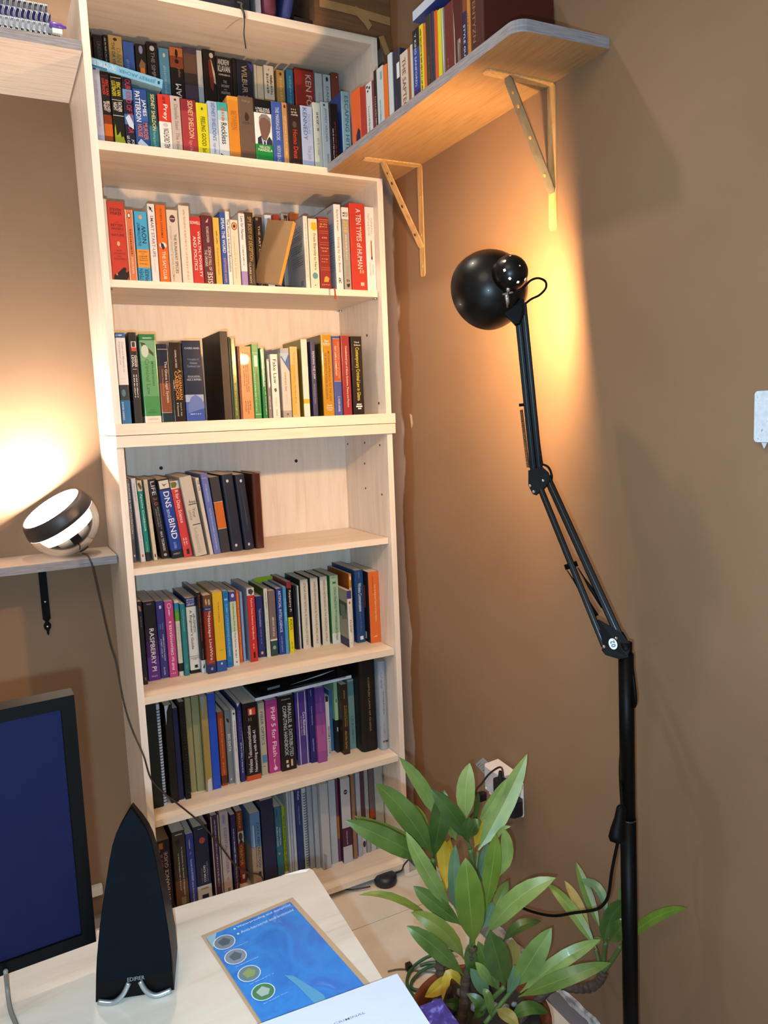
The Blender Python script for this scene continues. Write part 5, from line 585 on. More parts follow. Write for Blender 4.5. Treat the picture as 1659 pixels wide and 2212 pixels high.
book('book','book','books on the bottom shelf','teal paperback with white lettering and orange mark, eleventh from left, bottom shelf',(0.4012,0.1402,0.0389),0.0,0.0,0.0228,0.235,0.1654,'306c82',[],[('r', 'MOBILE SYSTEMS', 0.28, 0.56, 0.15, 0.35, 'd8e4ea'), ('r', 'Policies and Wireless', 0.3, 0.55, 0.55, 0.75, 'd8e4ea'), ('b', 0.02, 0.14, 0.3, 0.36, '1a3f50'), ('p', [(0.2, 0.65), (0.6, 0.66), (0.4, 0.69)], 'd8a03a')],{})
book('book','book','books on the bottom shelf','lime green paperback with black title, twelfth from left, bottom shelf',(0.4305,0.158,0.0389),0.0,0.0,0.0116,0.2229,0.1476,'a5b822',[],[('u', 'Official Ghana Tourist Guide', 0.15, 0.92, 0.3, 0.7, '2a3a10')],{})
book('magazine','magazine','books on the bottom shelf','slim white magazine first beside the lime book, 13th from left, bottom shelf',(0.4425,0.1359,0.0389),0.0,0.0,0.0062,0.2751,0.1697,'c4cad6',[],[],{})
book('magazine','magazine','books on the bottom shelf','slim white magazine in the middle of three, 14th from left, bottom shelf',(0.449,0.1335,0.0389),0.0,0.0,0.0075,0.2755,0.1721,'aeb6c6',[],[],{})
book('magazine','magazine','books on the bottom shelf','slim white magazine before the blue catalogue, 15th from left, bottom shelf',(0.457,0.1307,0.0389),0.0,0.0,0.0093,0.2767,0.1749,'bfc6d2',[],[],{})
book('book','book','books on the bottom shelf','slim royal blue catalogue with white lettering, 14th from right, bottom shelf',(0.468,0.1308,0.0389),0.0,0.0,0.0205,0.2774,0.1748,'203672',[],[('r', 'ProCom', 0.02, 0.12, 0.45, 0.75, 'f2eee8'), ('r', 'Product catalogue 2007', 0.2, 0.42, 0.45, 0.65, 'b8c4e4')],{})
book('comb_bound_report','report','books on the bottom shelf','white comb bound manual with black rings, 13th from right, bottom shelf',(0.4931,0.136,0.0389),0.0,0.0,0.0149,0.2738,0.1696,'c8ccd4',[],[],{'comb': 1})
book('document_folder','folder','books on the bottom shelf','grey translucent plastic folder, twelfth from right, bottom shelf',(0.5083,0.1273,0.0389),0.0,0.0,0.0159,0.2795,0.1782,'9aa4b4',[],[],{'gloss': 1})
book('document_folder','folder','books on the bottom shelf','wide grey translucent plastic folder, eleventh from right, bottom shelf',(0.5247,0.1182,0.0389),0.0,0.0,0.0163,0.282,0.1874,'a6aebc',[],[],{'gloss': 1})
book('ring_binder','binder','books on the bottom shelf','white plastic binder with smudged foot, tenth from right, bottom shelf',(0.5414,0.1004,0.0389),0.0,0.0,0.0287,0.29,0.2,'bcbcc2',[],[('p', [(0.1, 0.8), (0.5, 0.84), (0.4, 1), (0.1, 1)], '9a98a0')],{})
book('ring_binder','binder','books on the bottom shelf','plain white binder, ninth from right, bottom shelf',(0.5777,0.1163,0.0389),0.0,0.0,0.0249,0.286,0.1893,'bfc3cc',[],[],{})
book('booklet','booklet','books on the bottom shelf','slim mauve and orange booklet, eighth from right, bottom shelf',(0.604,0.1172,0.0389),0.0,0.0,0.0087,0.2853,0.1883,'6c4464',[(0.45, 0.72, 'b0703c')],[],{})
book('ring_binder','binder','books on the bottom shelf','white binder with maroon band and round emblem, seventh from right, bottom shelf',(0.6131,0.0976,0.0389),0.0,0.0,0.0326,0.29,0.2,'c8c4c8',[(0.58, 0.8, '4c2038')],[('o', 0.16, 0.5, 0.028, 0.2, '231c30'), ('b', 0.155, 0.165, 0.35, 0.65, 'c8c4c8'), ('r', 'Numbering Records 1996', 0.62, 0.78, 0.35, 0.52, 'd8c8d0')],{'cl': '4c2038'})
book('magazine','magazine','books on the bottom shelf','slim tan journal with faded lettering, sixth from right, bottom shelf',(0.6522,0.1047,0.0389),0.0,0.0,0.0136,0.29,0.2,'9d755a',[],[],{})
book('magazine','magazine','books on the bottom shelf','slim white magazine next to the tan journal, fifth from right, bottom shelf',(0.671,0.1082,0.0389),0.0,0.0,0.0161,0.29,0.1974,'b4b4be',[],[],{})
book('magazine','magazine','books on the bottom shelf','slim magazine with dark picture and white foot, fourth from right, bottom shelf',(0.6892,0.1152,0.0389),0.0,0.0,0.0145,0.2895,0.1904,'58384c',[(0.55, 0.62, '6a2a1c'), (0.62, 0.75, '1c1414'), (0.75, 1, 'c8c4cc')],[('o', 0.88, 0.5, 0.04, 0.35, '3a3440')],{})
book('magazine','magazine','books on the bottom shelf','slim grey white magazine between two pictured ones, third from right, bottom shelf',(0.706,0.1142,0.0389),0.0,0.0,0.0132,0.2897,0.1914,'a8a4a4',[],[],{})
book('magazine','magazine','books on the bottom shelf','slim magazine with orange picture and white foot, second from right, bottom shelf',(0.7217,0.1149,0.0389),0.0,0.0,0.0189,0.29,0.1906,'6a5c62',[(0.5, 0.6, 'b04420'), (0.6, 0.74, '2a1c18'), (0.74, 1, 'c8c4cc')],[('o', 0.88, 0.5, 0.04, 0.35, '3a3440')],{})
book('magazine','magazine','books on the bottom shelf','thick whitish journal by the right panel, last at right, bottom shelf',(0.7441,0.1172,0.0389),0.0,0.0,0.0312,0.2884,0.1883,'b2b0a8',[],[],{})
book('book','book','books on the grey edged wall shelf','orange paperback with a dark blob, first from bookcase end, wall shelf',(0.655,-0.1091,2.186),-1.5708,0.0,0.0534,0.1502,0.13,'d8602a',[],[('p', [(0.45, 1), (0.5, 0.75), (0.75, 0.65), (0.95, 0.72), (0.95, 1)], '1c1c34')],{})
book('book','book','books on the grey edged wall shelf','red paperback next to the orange one, second from bookcase end, wall shelf',(0.655,-0.1642,2.186),-1.5708,0.0,0.0306,0.1421,0.13,'a83428',[],[],{})
book('book','book','books on the grey edged wall shelf','white paperback with dark dots at its top, third from bookcase end, wall shelf',(0.655,-0.1985,2.186),-1.5708,0.0,0.0318,0.1381,0.13,'cdd0d4',[],[('o', 0.05, 0.3, 0.025, 0.15, '2a2a30'), ('o', 0.09, 0.7, 0.025, 0.15, '2a2a30'), ('o', 0.13, 0.4, 0.02, 0.12, '2a2a30'), ('s', 0.4, 0.85, 0.35, 0.65, '8a8e9a')],{})
book('book','book','books on the grey edged wall shelf','thin dark red paperback, fourth from bookcase end, wall shelf',(0.655,-0.2328,2.186),-1.5708,0.0,0.0095,0.136,0.13,'7c2434',[],[],{})
book('book','book','books on the grey edged wall shelf','black brown paperback with red lettering, fifth from bookcase end, wall shelf',(0.655,-0.2447,2.186),-1.5708,0.0,0.0149,0.154,0.13,'231917',[],[('s', 0.4, 0.95, 0.3, 0.7, 'c0b0a0')],{})
book('book','book','books on the grey edged wall shelf','bluish white paperback with faint title, sixth from bookcase end, wall shelf',(0.655,-0.2611,2.186),-1.5708,0.0,0.0332,0.1508,0.13,'b9c8d0',[],[('b', 0.08, 0.2, 0.6, 0.9, '8a98a4'), ('s', 0.5, 0.9, 0.35, 0.65, '8fa4b0')],{})
book('book','book','books on the grey edged wall shelf','narrow orange paperback, seventh from bookcase end, wall shelf',(0.655,-0.2952,2.186),-1.5708,0.0,0.0208,0.1453,0.13,'dd6f28',[],[],{})
book('book','book','books on the grey edged wall shelf','pale grey blue hardback, eighth from bookcase end, wall shelf',(0.655,-0.32,2.186),-1.5708,0.0,0.0219,0.1606,0.13,'c4ccd6',[],[],{'hc': 1})
book('book','book','books on the grey edged wall shelf','navy hardback with a white label, ninth from bookcase end, wall shelf',(0.655,-0.3454,2.186),-1.5708,0.0,0.0348,0.1556,0.13,'23243e',[],[('b', 0.2, 0.42, 0.6, 1, 'd8dce4'), ('s', 0.65, 0.85, 0.3, 0.55, '5a3a50')],{'hc': 1})
book('book','book','books on the grey edged wall shelf','cream paperback with dark serif letters, tenth from bookcase end, wall shelf',(0.655,-0.382,2.186),-1.5708,0.0,0.0361,0.1362,0.13,'cbbfb4',[],[('r', 'THE SAPTEC', 0.1, 0.9, 0.3, 0.75, '8a4a40')],{})
book('book','book','books on the grey edged wall shelf','thin brown paperback, eleventh from bookcase end, wall shelf',(0.655,-0.4194,2.186),-1.5708,0.0,0.0106,0.1357,0.13,'9a5a34',[],[],{})
book('book','book','books on the grey edged wall shelf','thin cream paperback with ragged edge, twelfth from bookcase end, wall shelf',(0.655,-0.4308,2.186),-1.5708,0.0,0.01,0.1371,0.13,'cfc8b8',[],[],{})
book('book','book','books on the grey edged wall shelf','blue paperback with black top and white capitals, 13th from bookcase end, wall shelf',(0.655,-0.4426,2.186),-1.5708,0.0,0.0297,0.1609,0.13,'2a3f98',[(0, 0.25, '1c2024'), (0.8, 1, '3a2a6a')],[('r', 'Y KING SANFORD)', 0.06, 0.75, 0.25, 0.6, 'c8d0e0')],{})
book('book','book','books on the grey edged wall shelf','yellow paperback beside the blue one, 14th from bookcase end, wall shelf',(0.655,-0.4732,2.186),-1.5708,0.0,0.0165,0.1597,0.13,'e2d02c',[],[('s', 0.05, 0.95, 0.3, 0.7, '5a5014')],{})
book('book','book','books on the grey edged wall shelf','thin orange paperback between yellow and brown, 15th from bookcase end, wall shelf',(0.655,-0.4905,2.186),-1.5708,0.0,0.0097,0.1567,0.13,'d8702c',[],[],{})
book('book','book','books on the grey edged wall shelf','dark brown hardback with faint lettering, 16th from bookcase end, wall shelf',(0.655,-0.5013,2.186),-1.5708,0.0,0.0232,0.1655,0.13,'3a2c26',[],[('s', 0.5, 0.85, 0.35, 0.65, '6a5444')],{'hc': 1})
book('book','book','books on the grey edged wall shelf','thin dark navy hardback, 17th from bookcase end, wall shelf',(0.655,-0.5253,2.186),-1.5708,0.0,0.012,0.1653,0.13,'262c52',[],[],{'hc': 1})
book('book','book','books on the grey edged wall shelf','orange paperback beside the big yellow one, 18th from bookcase end, wall shelf',(0.655,-0.538,2.186),-1.5708,0.0,0.0125,0.1606,0.13,'dc5f22',[],[],{})
book('book','book','books on the grey edged wall shelf','tall yellow paperback, 19th from bookcase end, wall shelf',(0.655,-0.5513,2.186),-1.5708,0.0,0.0145,0.1563,0.13,'dcd32a',[],[],{})
book('book','book','books on the grey edged wall shelf','thin grey book with torn white edge, 20th from bookcase end, wall shelf',(0.655,-0.5665,2.186),-1.5708,0.0,0.0112,0.1536,0.13,'8a8478',[],[('p', [(0.3, 0), (0.7, 0.0), (0.9, 0.5), (0.7, 1), (0.4, 0.6)], 'd8d0c0')],{})
book('book','book','books on the grey edged wall shelf','maroon hardback with small lettering, 21st from bookcase end, wall shelf',(0.655,-0.5792,2.186),-1.5708,0.0,0.0351,0.1518,0.13,'6b2622',[],[('s', 0.7, 0.95, 0.25, 0.45, '9a5a50')],{'hc': 1})
book('book','book','books on the grey edged wall shelf','worn maroon book with torn white stripe, 22nd from bookcase end, wall shelf',(0.655,-0.6153,2.186),-1.5708,0.0,0.0311,0.1477,0.13,'54221f',[],[('p', [(0, 0.1), (0.12, 0.4), (0.15, 0.9), (0.02, 1), (0.06, 0.6)], 'cfc4b8'), ('h', 'MUTIC', 0.55, 0.92, 0.45, 0.8, 'c8bcb0')],{})
book('book','book','books on the grey edged wall shelf','navy style manual with white capitals, 23rd from bookcase end, wall shelf',(0.655,-0.6477,2.186),-1.5708,0.0,0.0138,0.1449,0.13,'232a58',[(0, 0.25, '8a4a30'), (0.25, 0.4, '3a2450')],[('r', 'STYLE GUIDE', 0.42, 0.98, 0.3, 0.75, 'd8dcec')],{})
book('book','book','books on the grey edged wall shelf','orange tan paperback beside the encyclopaedia, 24th from bookcase end, wall shelf',(0.655,-0.6625,2.186),-1.5708,0.0,0.0126,0.1432,0.13,'d08430',[],[('s', 0.3, 0.95, 0.35, 0.65, '8a4a1c')],{'hc': 1})
book('book','book','books on the grey edged wall shelf','large dark maroon encyclopaedia volume, 25th from bookcase end, wall shelf',(0.655,-0.6761,2.186),-1.5708,0.0,0.0454,0.1403,0.178,'4c1d18',[],[('r', 'ENTYZN', 0.2, 0.75, 0.2, 0.42, '9a7452'), ('h', '8', 0.88, 0.93, 0.3, 0.42, '9a7452')],{'hc': 1})
# books that do not stand in line
def fbook(name, label, size, hx, M, items=(), cl=None, group=None, cat='book', F=None):
    w, h, d = size
    root = thing(name, label, cat, (0, 0, 0), (0, 0, 0), group); root.matrix_world = M
    c = MB(); m = plain(hx, .35, coat=.15); m2 = plain(cl or hx, .35, coat=.15); t = .0012
    c.box(0, 0, 0, w, t, h, m); c.box(0, t, 0, t, d, h, m2); c.box(w-t, t, 0, w, d, h, m2)
    c.build('cover', root)
    pb = MB(); pb.box(t*1.02, t*1.02, .001, w-t*1.02, d-.001, h-.001, PAGE); pb.build('page_block', root)
    if items:
        pm = MB(); prints(pm, list(items), w, h, lambda x, z, l: (x, -l, z)); pm.build('spine_print', root)
    return root
def frame(p, xa, za):
    xa = Vector(xa).normalized(); za = Vector(za); za = (za - xa*za.dot(xa)).normalized(); ya = za.cross(xa)
    M = Matrix((xa, ya, za)).transposed().to_4x4(); M.translation = Vector(p); return M
# blue paperback lying tilted on the front row: its height runs along x
P0 = Vector((0.0253, 0.0460, 2.3885)); P1 = Vector((0.1966, 0.0460, 2.3620))
d_ = (P1-P0); L_ = d_.length; P0.y = .046
fbook('book', 'pale blue paperback lying tilted across the front row tops, upside down', (.021, L_, .105), '6fa3c2',
      frame(P0, Vector((d_.z, 0, -d_.x)), d_),
      [('r', 'JEFFREY ARCHER', .1, .62, .2, .7, '3f7fa4'), ('r', 'ONLY TIME WILL TELL', .66, 1.0, .15, .75, 'dfe8ee'), ('b', .04, .07, .3, .65, '23344c'), ('b', .78, 1, .75, 1, '2a6a9c')], cl='8fb4c4', group='books in the front row of the top shelf')
# kraft notebook leaning on the second shelf
Pb = Vector((0.4638, 0.0060, 1.8477)); Pt = Vector((0.5199, 0.0060, 2.0272))
Pb = Pb + (Pb - Pt)*((Pb.z - 1.8561)/(Pt.z - Pb.z))
kl = Pt - Pb; ky = math.radians(38); kd = Vector((math.cos(ky), math.sin(ky), 0))
kb = fbook('notebook', 'brown kraft notebook with orange spine leaning right on the second shelf', (.013, kl.length, .085), 'd99a3a', frame(Pb, kd - kl.normalized()*kd.dot(kl.normalized()), kl),
      [('p', [(.3, .2), (.7, .17), (.6, .24), (.4, .25)], 'e8c070')], cl='8f6f4c', cat='notebook')
# lime book standing at the very back of the fifth shelf
x0, x1 = 0.4258, 0.5192
lb = thing('book', 'lime green book standing flat at the back of the fifth shelf', 'book', (x0, .288, 0.7572))
b = MB(); hh = 0.2239; w_ = x1-x0; rr = .012
pr_ = [(0, 0), (w_, 0), (w_, hh-rr), (w_-rr*.3, hh-rr*.3), (w_-rr, hh), (rr, hh), (rr*.3, hh-rr*.3), (0, hh-rr)]
b.prism([(p[0], p[1]) for p in pr_], 0, .002, plain('a9c41e', .35), Matrix(((1, 0, 0, 0), (0, 0, 1, 0), (0, 1, 0, 0), (0, 0, 0, 1)))); b.build('cover', lb)
b = MB(); b.box(.002, .0022, .002, w_-.002, .014, hh-.004, PAGE); b.build('page_block', lb)
b = MB(); prints(b, [('s', .08, .13, .15, .75, '23301c')], w_, hh, lambda x, z, l: (x, -l, z)); b.build('cover_print', lb)
# magazines lying on the sixth shelf books
zt = 0.4048 + .2515
fb = thing('magazine', 'magazine with white spine lying on top of the sixth shelf books', 'magazine', (.345, .075, zt), (0, -.03, .0))
b = MB(); b.box(0, 0, 0, .315, .2, .009, plain('c9d2e0', .4)); b.build('page_block', fb)
b = MB(); b.box(-.001, .0005, .0091, .316, .201, .0105, plain('1d1c28', .2, coat=.5)); b.build('cover', fb)
b = MB(); prints(b, [('s', .2, .75, .55, .8, 'c8ccd8'), ('p', [(.8, .2), (.95, .15), (.93, .4)], '7a2c3c')], .315, .01, lambda x, z, l: (x, -l, z)); b.build('spine_print', fb)
fb2 = thing('document_folder', 'black plastic folder on top of the lying magazine, sixth shelf', 'folder', (.37, .095, zt + .0115), (0, -.03, .05))
b = MB(); b.box(0, 0, 0, .26, .17, .02, BLACKM, bev=.01); b.build('cover', fb2)
b = MB(); b.box(.02, -.0012, .006, .06, -.0002, .013, plain('6a707c', .3)); b.build('buckle', fb2)
b = MB(); b.add([(.09, -.0008, .004), (.2, -.0008, .013), (.25, -.0008, .016), (.2, -.0008, .009)], [(3, 2, 1, 0)], plain('aab4c4', .3, vary=0)); b.build('paper_edge', fb2)
# book lying on the wall shelf row
wb = thing('book', 'white and blue book lying flat on the wall shelf row', 'book', (0.6550, -0.4489, 2.3658), (0, 0, -PI/2))
b = MB(); b.box(0, 0, 0, .2, .13, .0015, plain('2f3f86', .3)); b.box(0, 0, .020, .2, .13, .0215, plain('b7bcc8', .3)); b.box(0, 0, .0015, .2, .0015, .02, plain('aeb6c8', .3)); b.build('cover', wb)
b = MB(); b.box(.001, .0016, .0016, .199, .128, .0199, PAGEG); b.build('page_block', wb)

# ------------------------------------------------------------ wall shelf on the right with its two brackets
zb, zt = 2.1640, 2.1856
ws = thing('wall_shelf', 'oak faced wall shelf with grey edge on two steel brackets', 'shelf', (0.8402, -.43, zb))
xf = 0.6250 - 0.8402; ye = -.868 + .43; y1 = -.006 + .43
poly = [(-.0005, y1), (xf, y1), (xf, ye+.028)]
for i in range(1, 7):
    a = PI + i*PI/12; poly.append((xf+.03+.03*math.cos(a), ye+.028+.028*math.sin(a)))
poly += [(-.0005, ye-.006)]
b = MB(); n = len(poly); h_ = zt - zb
b.add([(x, y, 0) for x, y in poly], [tuple(range(n))], BOARD_OAK); b.add([(x, y, h_) for x, y in poly], [tuple(reversed(range(n)))], BOARD_LIGHT)
b.build('board', ws)
b = MB(); vs = [(x, y, 0) for x, y in poly] + [(x, y, h_) for x, y in poly]
b.add(vs, [((i+1) % n, i, n+i, n+(i+1) % n) for i in range(n)], BOARD_EDGE); b.build('edge_band', ws)
BRM = wood('brushed_gold_paint', [(.3, 'a97f4c'), (.5, 'c39a62'), (.75, 'd2b07a')], (20, 20, 3), 5, .45, .2)
BRS = wood('bare_steel', [(.3, '5a5344'), (.6, '6f6855')], (8, 8, 3), 6, .4)
def bracket(y, ln, strut_m, label, group):
    r = thing('shelf_bracket', label, 'bracket', (0.8402, y, zb), (0, 0, 0), group)
    wd, th = .0245, .003; xl = -.165; zl = -ln
    b = MB(); b.tube([(xl+.012, 0, -th*.5-.0003), (-.002, 0, -th*.5-.0003)], .0008, BRM, 4)
    def strap(mb, pts, nrm, m):
        # flat bar following pts, width along y, rounded ends
        (x0, z0), (x1, z1) = pts; dx, dz = x1-x0, z1-z0; L_ = math.hypot(dx, dz); ux, uz = dx/L_, dz/L_
        pl_ = [(-wd/2, 0), (-wd*.3, -wd*.35), (wd*.3, -wd*.35), (wd/2, 0), (wd/2, L_), (wd*.3, L_+wd*.35), (-wd*.3, L_+wd*.35), (-wd/2, L_)]
        T_ = Matrix(((0, ux, nrm[0], x0), (1, 0, 0, 0), (0, uz, nrm[1], z0), (0, 0, 0, 1)))
        mb.prism(pl_, 0, th, m, T_)
    b = MB(); strap(b, ((-.008, -.0035), (xl, -.0035)), (0, 1), BRM); b.build('top_arm', r)
    b = MB(); strap(b, ((-.0038, -.008), (-.0038, zl+.01)), (1, 0), BRM); b.build('wall_arm', r)
    xa, za = -.112, -.006; xb, zb_ = -.006, zl*.71
    q = Vector((zb_-za, 0, -(xb-xa))).normalized()
    b = MB(); strap(b, ((xa, za-.004), (xb, zb_)), (q.x, q.z), strut_m); st = b.build('strut', r)
    for k, f in enumerate((.1, .22, .5, .85)):
        c = Vector((xa+(xb-xa)*f, 0, za-.004+(zb_-za)*f)); nn = -q if q.x > 0 else q
        b = MB(); b.lathe([(0, .0004), (.0042 if k else .003, .0004), (.0044 if k else .0032, 0)], plain('4a3a2a', .7, vary=0) if strut_m is BRM else plain('b98a4c', .5, vary=0), 12, axisT(c + nn*(th if nn.dot(q) > 0 else .0), nn, (0, 1, 0))); b.build('hole', st)
    for f in (.28, .62, .9):
        b = MB(); b.lathe([(0, .0016), (.003, .0014), (.0045, 0)], BRM, 10, axisT((-.0038-.0001, 0, zl*f), (-1, 0, 0), (0, 0, 1))); b.build('screw', r)
    return r
bracket(-0.1497, .30, BRM, 'painted steel bracket under the wall shelf next to the bookcase', 'wall shelf brackets')
bracket(-0.7058, .30, BRS, 'steel bracket with bare strut under the wall shelf near end', 'wall shelf brackets')

# ------------------------------------------------------------ left wall shelves
def left_shelf(z0, th, yf, xr, label):
    s = thing('wall_shelf', label, 'shelf', (-.45, 0.3127, z0))
    b = MB(); x0, x1 = -.55, xr+.45; y0 = yf-0.3127
    b.add([(x0, y0, 0), (x1, y0, 0), (x1, 0, 0), (x0, 0, 0), (x0, y0, th), (x1, y0, th), (x1, 0, th), (x0, 0, th)], [(3, 2, 1, 0), (4, 5, 6, 7)], BOARD_LIGHT); b.build('board', s)
    b = MB(); b.add([(x0, y0, 0), (x1, y0, 0), (x1, 0, 0), (x0, 0, 0), (x0, y0, th), (x1, y0, th), (x1, 0, th), (x0, 0, th)], [(0, 1, 5, 4), (1, 2, 6, 5), (2, 3, 7, 6), (3, 0, 4, 7)], BOARD_EDGE); b.build('edge_band', s)
    return s
left_shelf(2.373, .023, -.015, -.004, 'flecked wall shelf holding spiral pads, upper left corner')
left_shelf(1.110, .022, .130, -.004, 'grey edged wall shelf under the round lamp')
st = thing('shelf_bracket', 'black iron strap bracket on the wall under the lamp shelf', 'bracket', (-0.1862, 0.3127, 1.110))
b = MB(); sl = -.010; hz = -.20
pp_ = [(-.0105, 0), (.0105, 0), (.0105+sl*.0, -.168), (.004, -.176), (.010, -.186), (.009, -.196), (.004, -.202), (.0025, -.213), (0, -.217), (-.0025, -.213), (-.004, -.202), (-.009, -.196), (-.010, -.186), (-.004, -.176), (-.0105, -.168)]
b.prism([(x, z) for x, z in reversed(pp_)], 0, .004, BLACK, Matrix(((1, 0, 0, 0), (0, 0, -1, -.0005), (0, 1, 0, 0), (0, 0, 0, 1)))); b.build('wall_arm', st)
b = MB(); b.box(-.0105, -.150, -.0042, .0105, -.005, -.0004, BLACK); b.build('top_arm', st)
for z, m in ((-.008, CHROME), (-.118, CHROME), (-.191, CHROME)):
    b = MB(); b.lathe([(0, .0012), (.002, .001), (.003, 0)], m, 10, axisT((0, -.0046, z), (0, -1, 0), (1, 0, 0))); b.build('screw', st)

# spiral pads on the upper left shelf
zc = 2.3965; rnd = random.Random(5)
specs = [(-.045, .026, '3a3f34', 'bottom spiral pad of the stack, pale with olive page edges'), (-.052, .022, 'd4d6da', 'middle spiral pad of the stack with white wire'), (-.062, .020, '2a2c66', 'spiral pad with a navy cover above the white one'), (-.068, .020, 'd9dadf', 'topmost white spiral pad of the stack, upper left shelf')]
for k, (xr, th, hx, lab) in enumerate(specs):
    r = thing('spiral_pad', lab, 'notebook', (xr, .03, zc), (0, 0, 0), 'spiral pads on the upper left shelf')
    b = MB(); b.box(-.26, .006, .0, 0, .19, th-.003, plain(('8f8f66', 'a2a5ae', '20225c', '3c3e4c')[k], .8, vary=.1)); b.build('page_block', r)
    b = MB(); b.box(-.261, .004, th-.0028, .001, .191, th-.001, plain(hx, .4)); b.box(-.261, .004, -.0003, .001, .191, .0006, plain(hx, .4)); b.build('cover', r)
    b = MB(); wm = plain('c4c8d0', .3, .5, vary=0)
    x = -.006
    while x > -.255:
        pts = [(x+.002*math.sin(q*PI/4), .004 - .0085*math.sin(q*PI/8)*1.0, th*.5-.001 + th*.48*math.cos(q*PI/8)) for q in range(9)]
        b.tube(pts, .0009, wm, 5, cap=False); b.tube([(p[0]-.0032, p[1], p[2]) for p in pts], .0009, wm, 5, cap=False); x -= .0118
    b.build('wire_binding', r); zc += th + .0006
r = thing('glue_stick', 'purple capped white stick beside the spiral pads', 'pen', (-.046, .026, 2.419), (0, 0, 0))
b = MB(); T_ = Matrix.Translation((0, 0, .0185)) @ Matrix.Rotation(PI/2, 4, 'Y'); b.lathe([(0, -.022), (.007, -.02), (.0078, -.01), (.007, .006), (.004, .01), (.003, .016), (0, .017)], plain('5a3f9c', .3, coat=.4, vary=0), 16, T_); b.build('cap', r)
b = MB(); b.box(-.016, -.006, -.0, .006, .006, .0105, plain('dcdcdc', .4)); b.build('body', r)

# ------------------------------------------------------------ round table lamp
RV, UV, FV = Vector((0.8863, -0.4613, -0.0406)), Vector((0.0935, 0.0925, 0.9913)), Vector((0.4535, 0.8824, -0.1251))
lc = Vector((-.131, .200, 1.2325))
lv_ = (lc - Vector((-0.2931, -2.0509, 1.4825))).normalized(); lr_ = (RV - lv_*RV.dot(lv_)).normalized(); lu_ = lr_.cross(lv_)
ln_ = (-.575*lr_ + .755*lu_ - .30*lv_).normalized()
tl = thing('table_lamp', 'round smoked glass table lamp shining on the wall', 'lamp', lc)
A_ = axisT((0, 0, 0), ln_, (1, 0, 0)); Rr = .098
sph = lambda s: math.sqrt(max(Rr*Rr - s*s, 0))
sD, sB = .045, .004
b = MB(); b.lathe([(0, sD), (sph(sD)-.004, sD)], glow('fff0dc', IRIS, 'lamp_diffuser'), 40, A_); dfo = b.build('diffuser', tl)
b = MB(); b.lathe([(sph(sD)-.004, sD+.0012), (sph(sD), sD+.001)] + [(sph(s), s) for s in (.036, .026, .016, .006)] + [(sph(.006)-.003, .006), (sph(sD)-.004, sD-.002)], plain('2c2729', .42, vary=0), 40, A_); b.build('rim_band', tl)
b = MB(); b.lathe([(sph(.006)-.0022, .006), (sph(-.008)-.0015, -.010), (sph(-.03)-.012, -.028), (.0, -.032)], glow('fff4e6', 7.0, 'lit_reflector'), 40, A_); b.build('reflector', tl)
gm = bpy.data.materials.new('smoked_glass'); nt, N, L, bs = nodes_of(gm)
tr = N.new('ShaderNodeBsdfTransparent'); tr.inputs[0].default_value = lin('8c8784'); gl_ = N.new('ShaderNodeBsdfGlossy'); gl_.inputs['Roughness'].default_value = .06
ms = N.new('ShaderNodeMixShader'); lw = N.new('ShaderNodeLayerWeight'); lw.inputs[0].default_value = .18
L.new(lw.outputs['Fresnel'], ms.inputs[0]); L.new(tr.outputs[0], ms.inputs[1]); L.new(gl_.outputs[0], ms.inputs[2]); L.new(ms.outputs[0], N['Material Output'].inputs[0])
b = MB(); b.lathe([(sph(.006), .0055)] + [(sph(s), s) for s in [-.01*i for i in range(0, 10)]] + [(.012, -.0975), (0, -.098)], gm, 40, A_); b.build('glass_bowl', tl)
b = MB(); b.lathe([(.010, -.036), (.034, -.038), (.048, -.048), (.047, -.060), (.038, -.070), (.012, -.074)], plain('b8b4ae', .5, vary=0), 32, A_); b.build('inner_cup', tl)
cd_ = -lv_ - ln_*(-lv_).dot(ln_); cd_.normalize(); A2 = axisT((0, 0, 0), ln_, tuple(cd_))
b = MB(); b.box(.030, -.013, -.074, .052, .013, -.024, plain('1c191b', .45, vary=0), A2); b.box(.006, -.013, -.095, .032, .013, -.070, plain('1c191b', .45, vary=0), A2); b.build('stem', tl)
b = MB(); b.lathe([(0, -.103), (.016, -.102), (.020, -.098), (.016, -.094)], plain('8a7466', .4, vary=0), 20, A_); b.build('foot_button', tl)
# its cord hangs over the shelf edge and past the books
cp = [(-.088, .165, 1.142), (-.078, .142, 1.1385), (-.073, .126, 1.125), (-0.0698, 0.1200, 1.1086), (-0.0593, 0.1180, 1.0242), (-0.0434, 0.1100, 0.8934), (-0.0344, 0.1000, 0.8419), (-0.0272, 0.0600, 0.7342), (-0.0165, 0.0300, 0.6700), (0.0003, -0.0200, 0.6104), (0.0118, -0.0300, 0.5490), (0.0370, -0.0400, 0.5073), (0.0714, -0.0500, 0.4692), (0.1255, -0.0550, 0.4025), (0.1706, -0.0600, 0.3303), (0.2115, -0.0600, 0.2553), (0.2492, -0.0600, 0.2150), (0.2901, -0.0550, 0.1874), (.31, -.035, .10), (.35, -.03, .02), (.45, .005, .006), (0.5392, 0.0410, 0.0060), (0.5946, 0.0042, 0.0080), (0.6509, -0.0138, 0.0100)]
b = MB(); b.tube(curve_pts(cp, 6), .0024, plain('2b201c', .5, vary=0), 7); co = b.build('power_cord'); co.parent = tl; co.matrix_parent_inverse = Matrix.Translation(-lc)
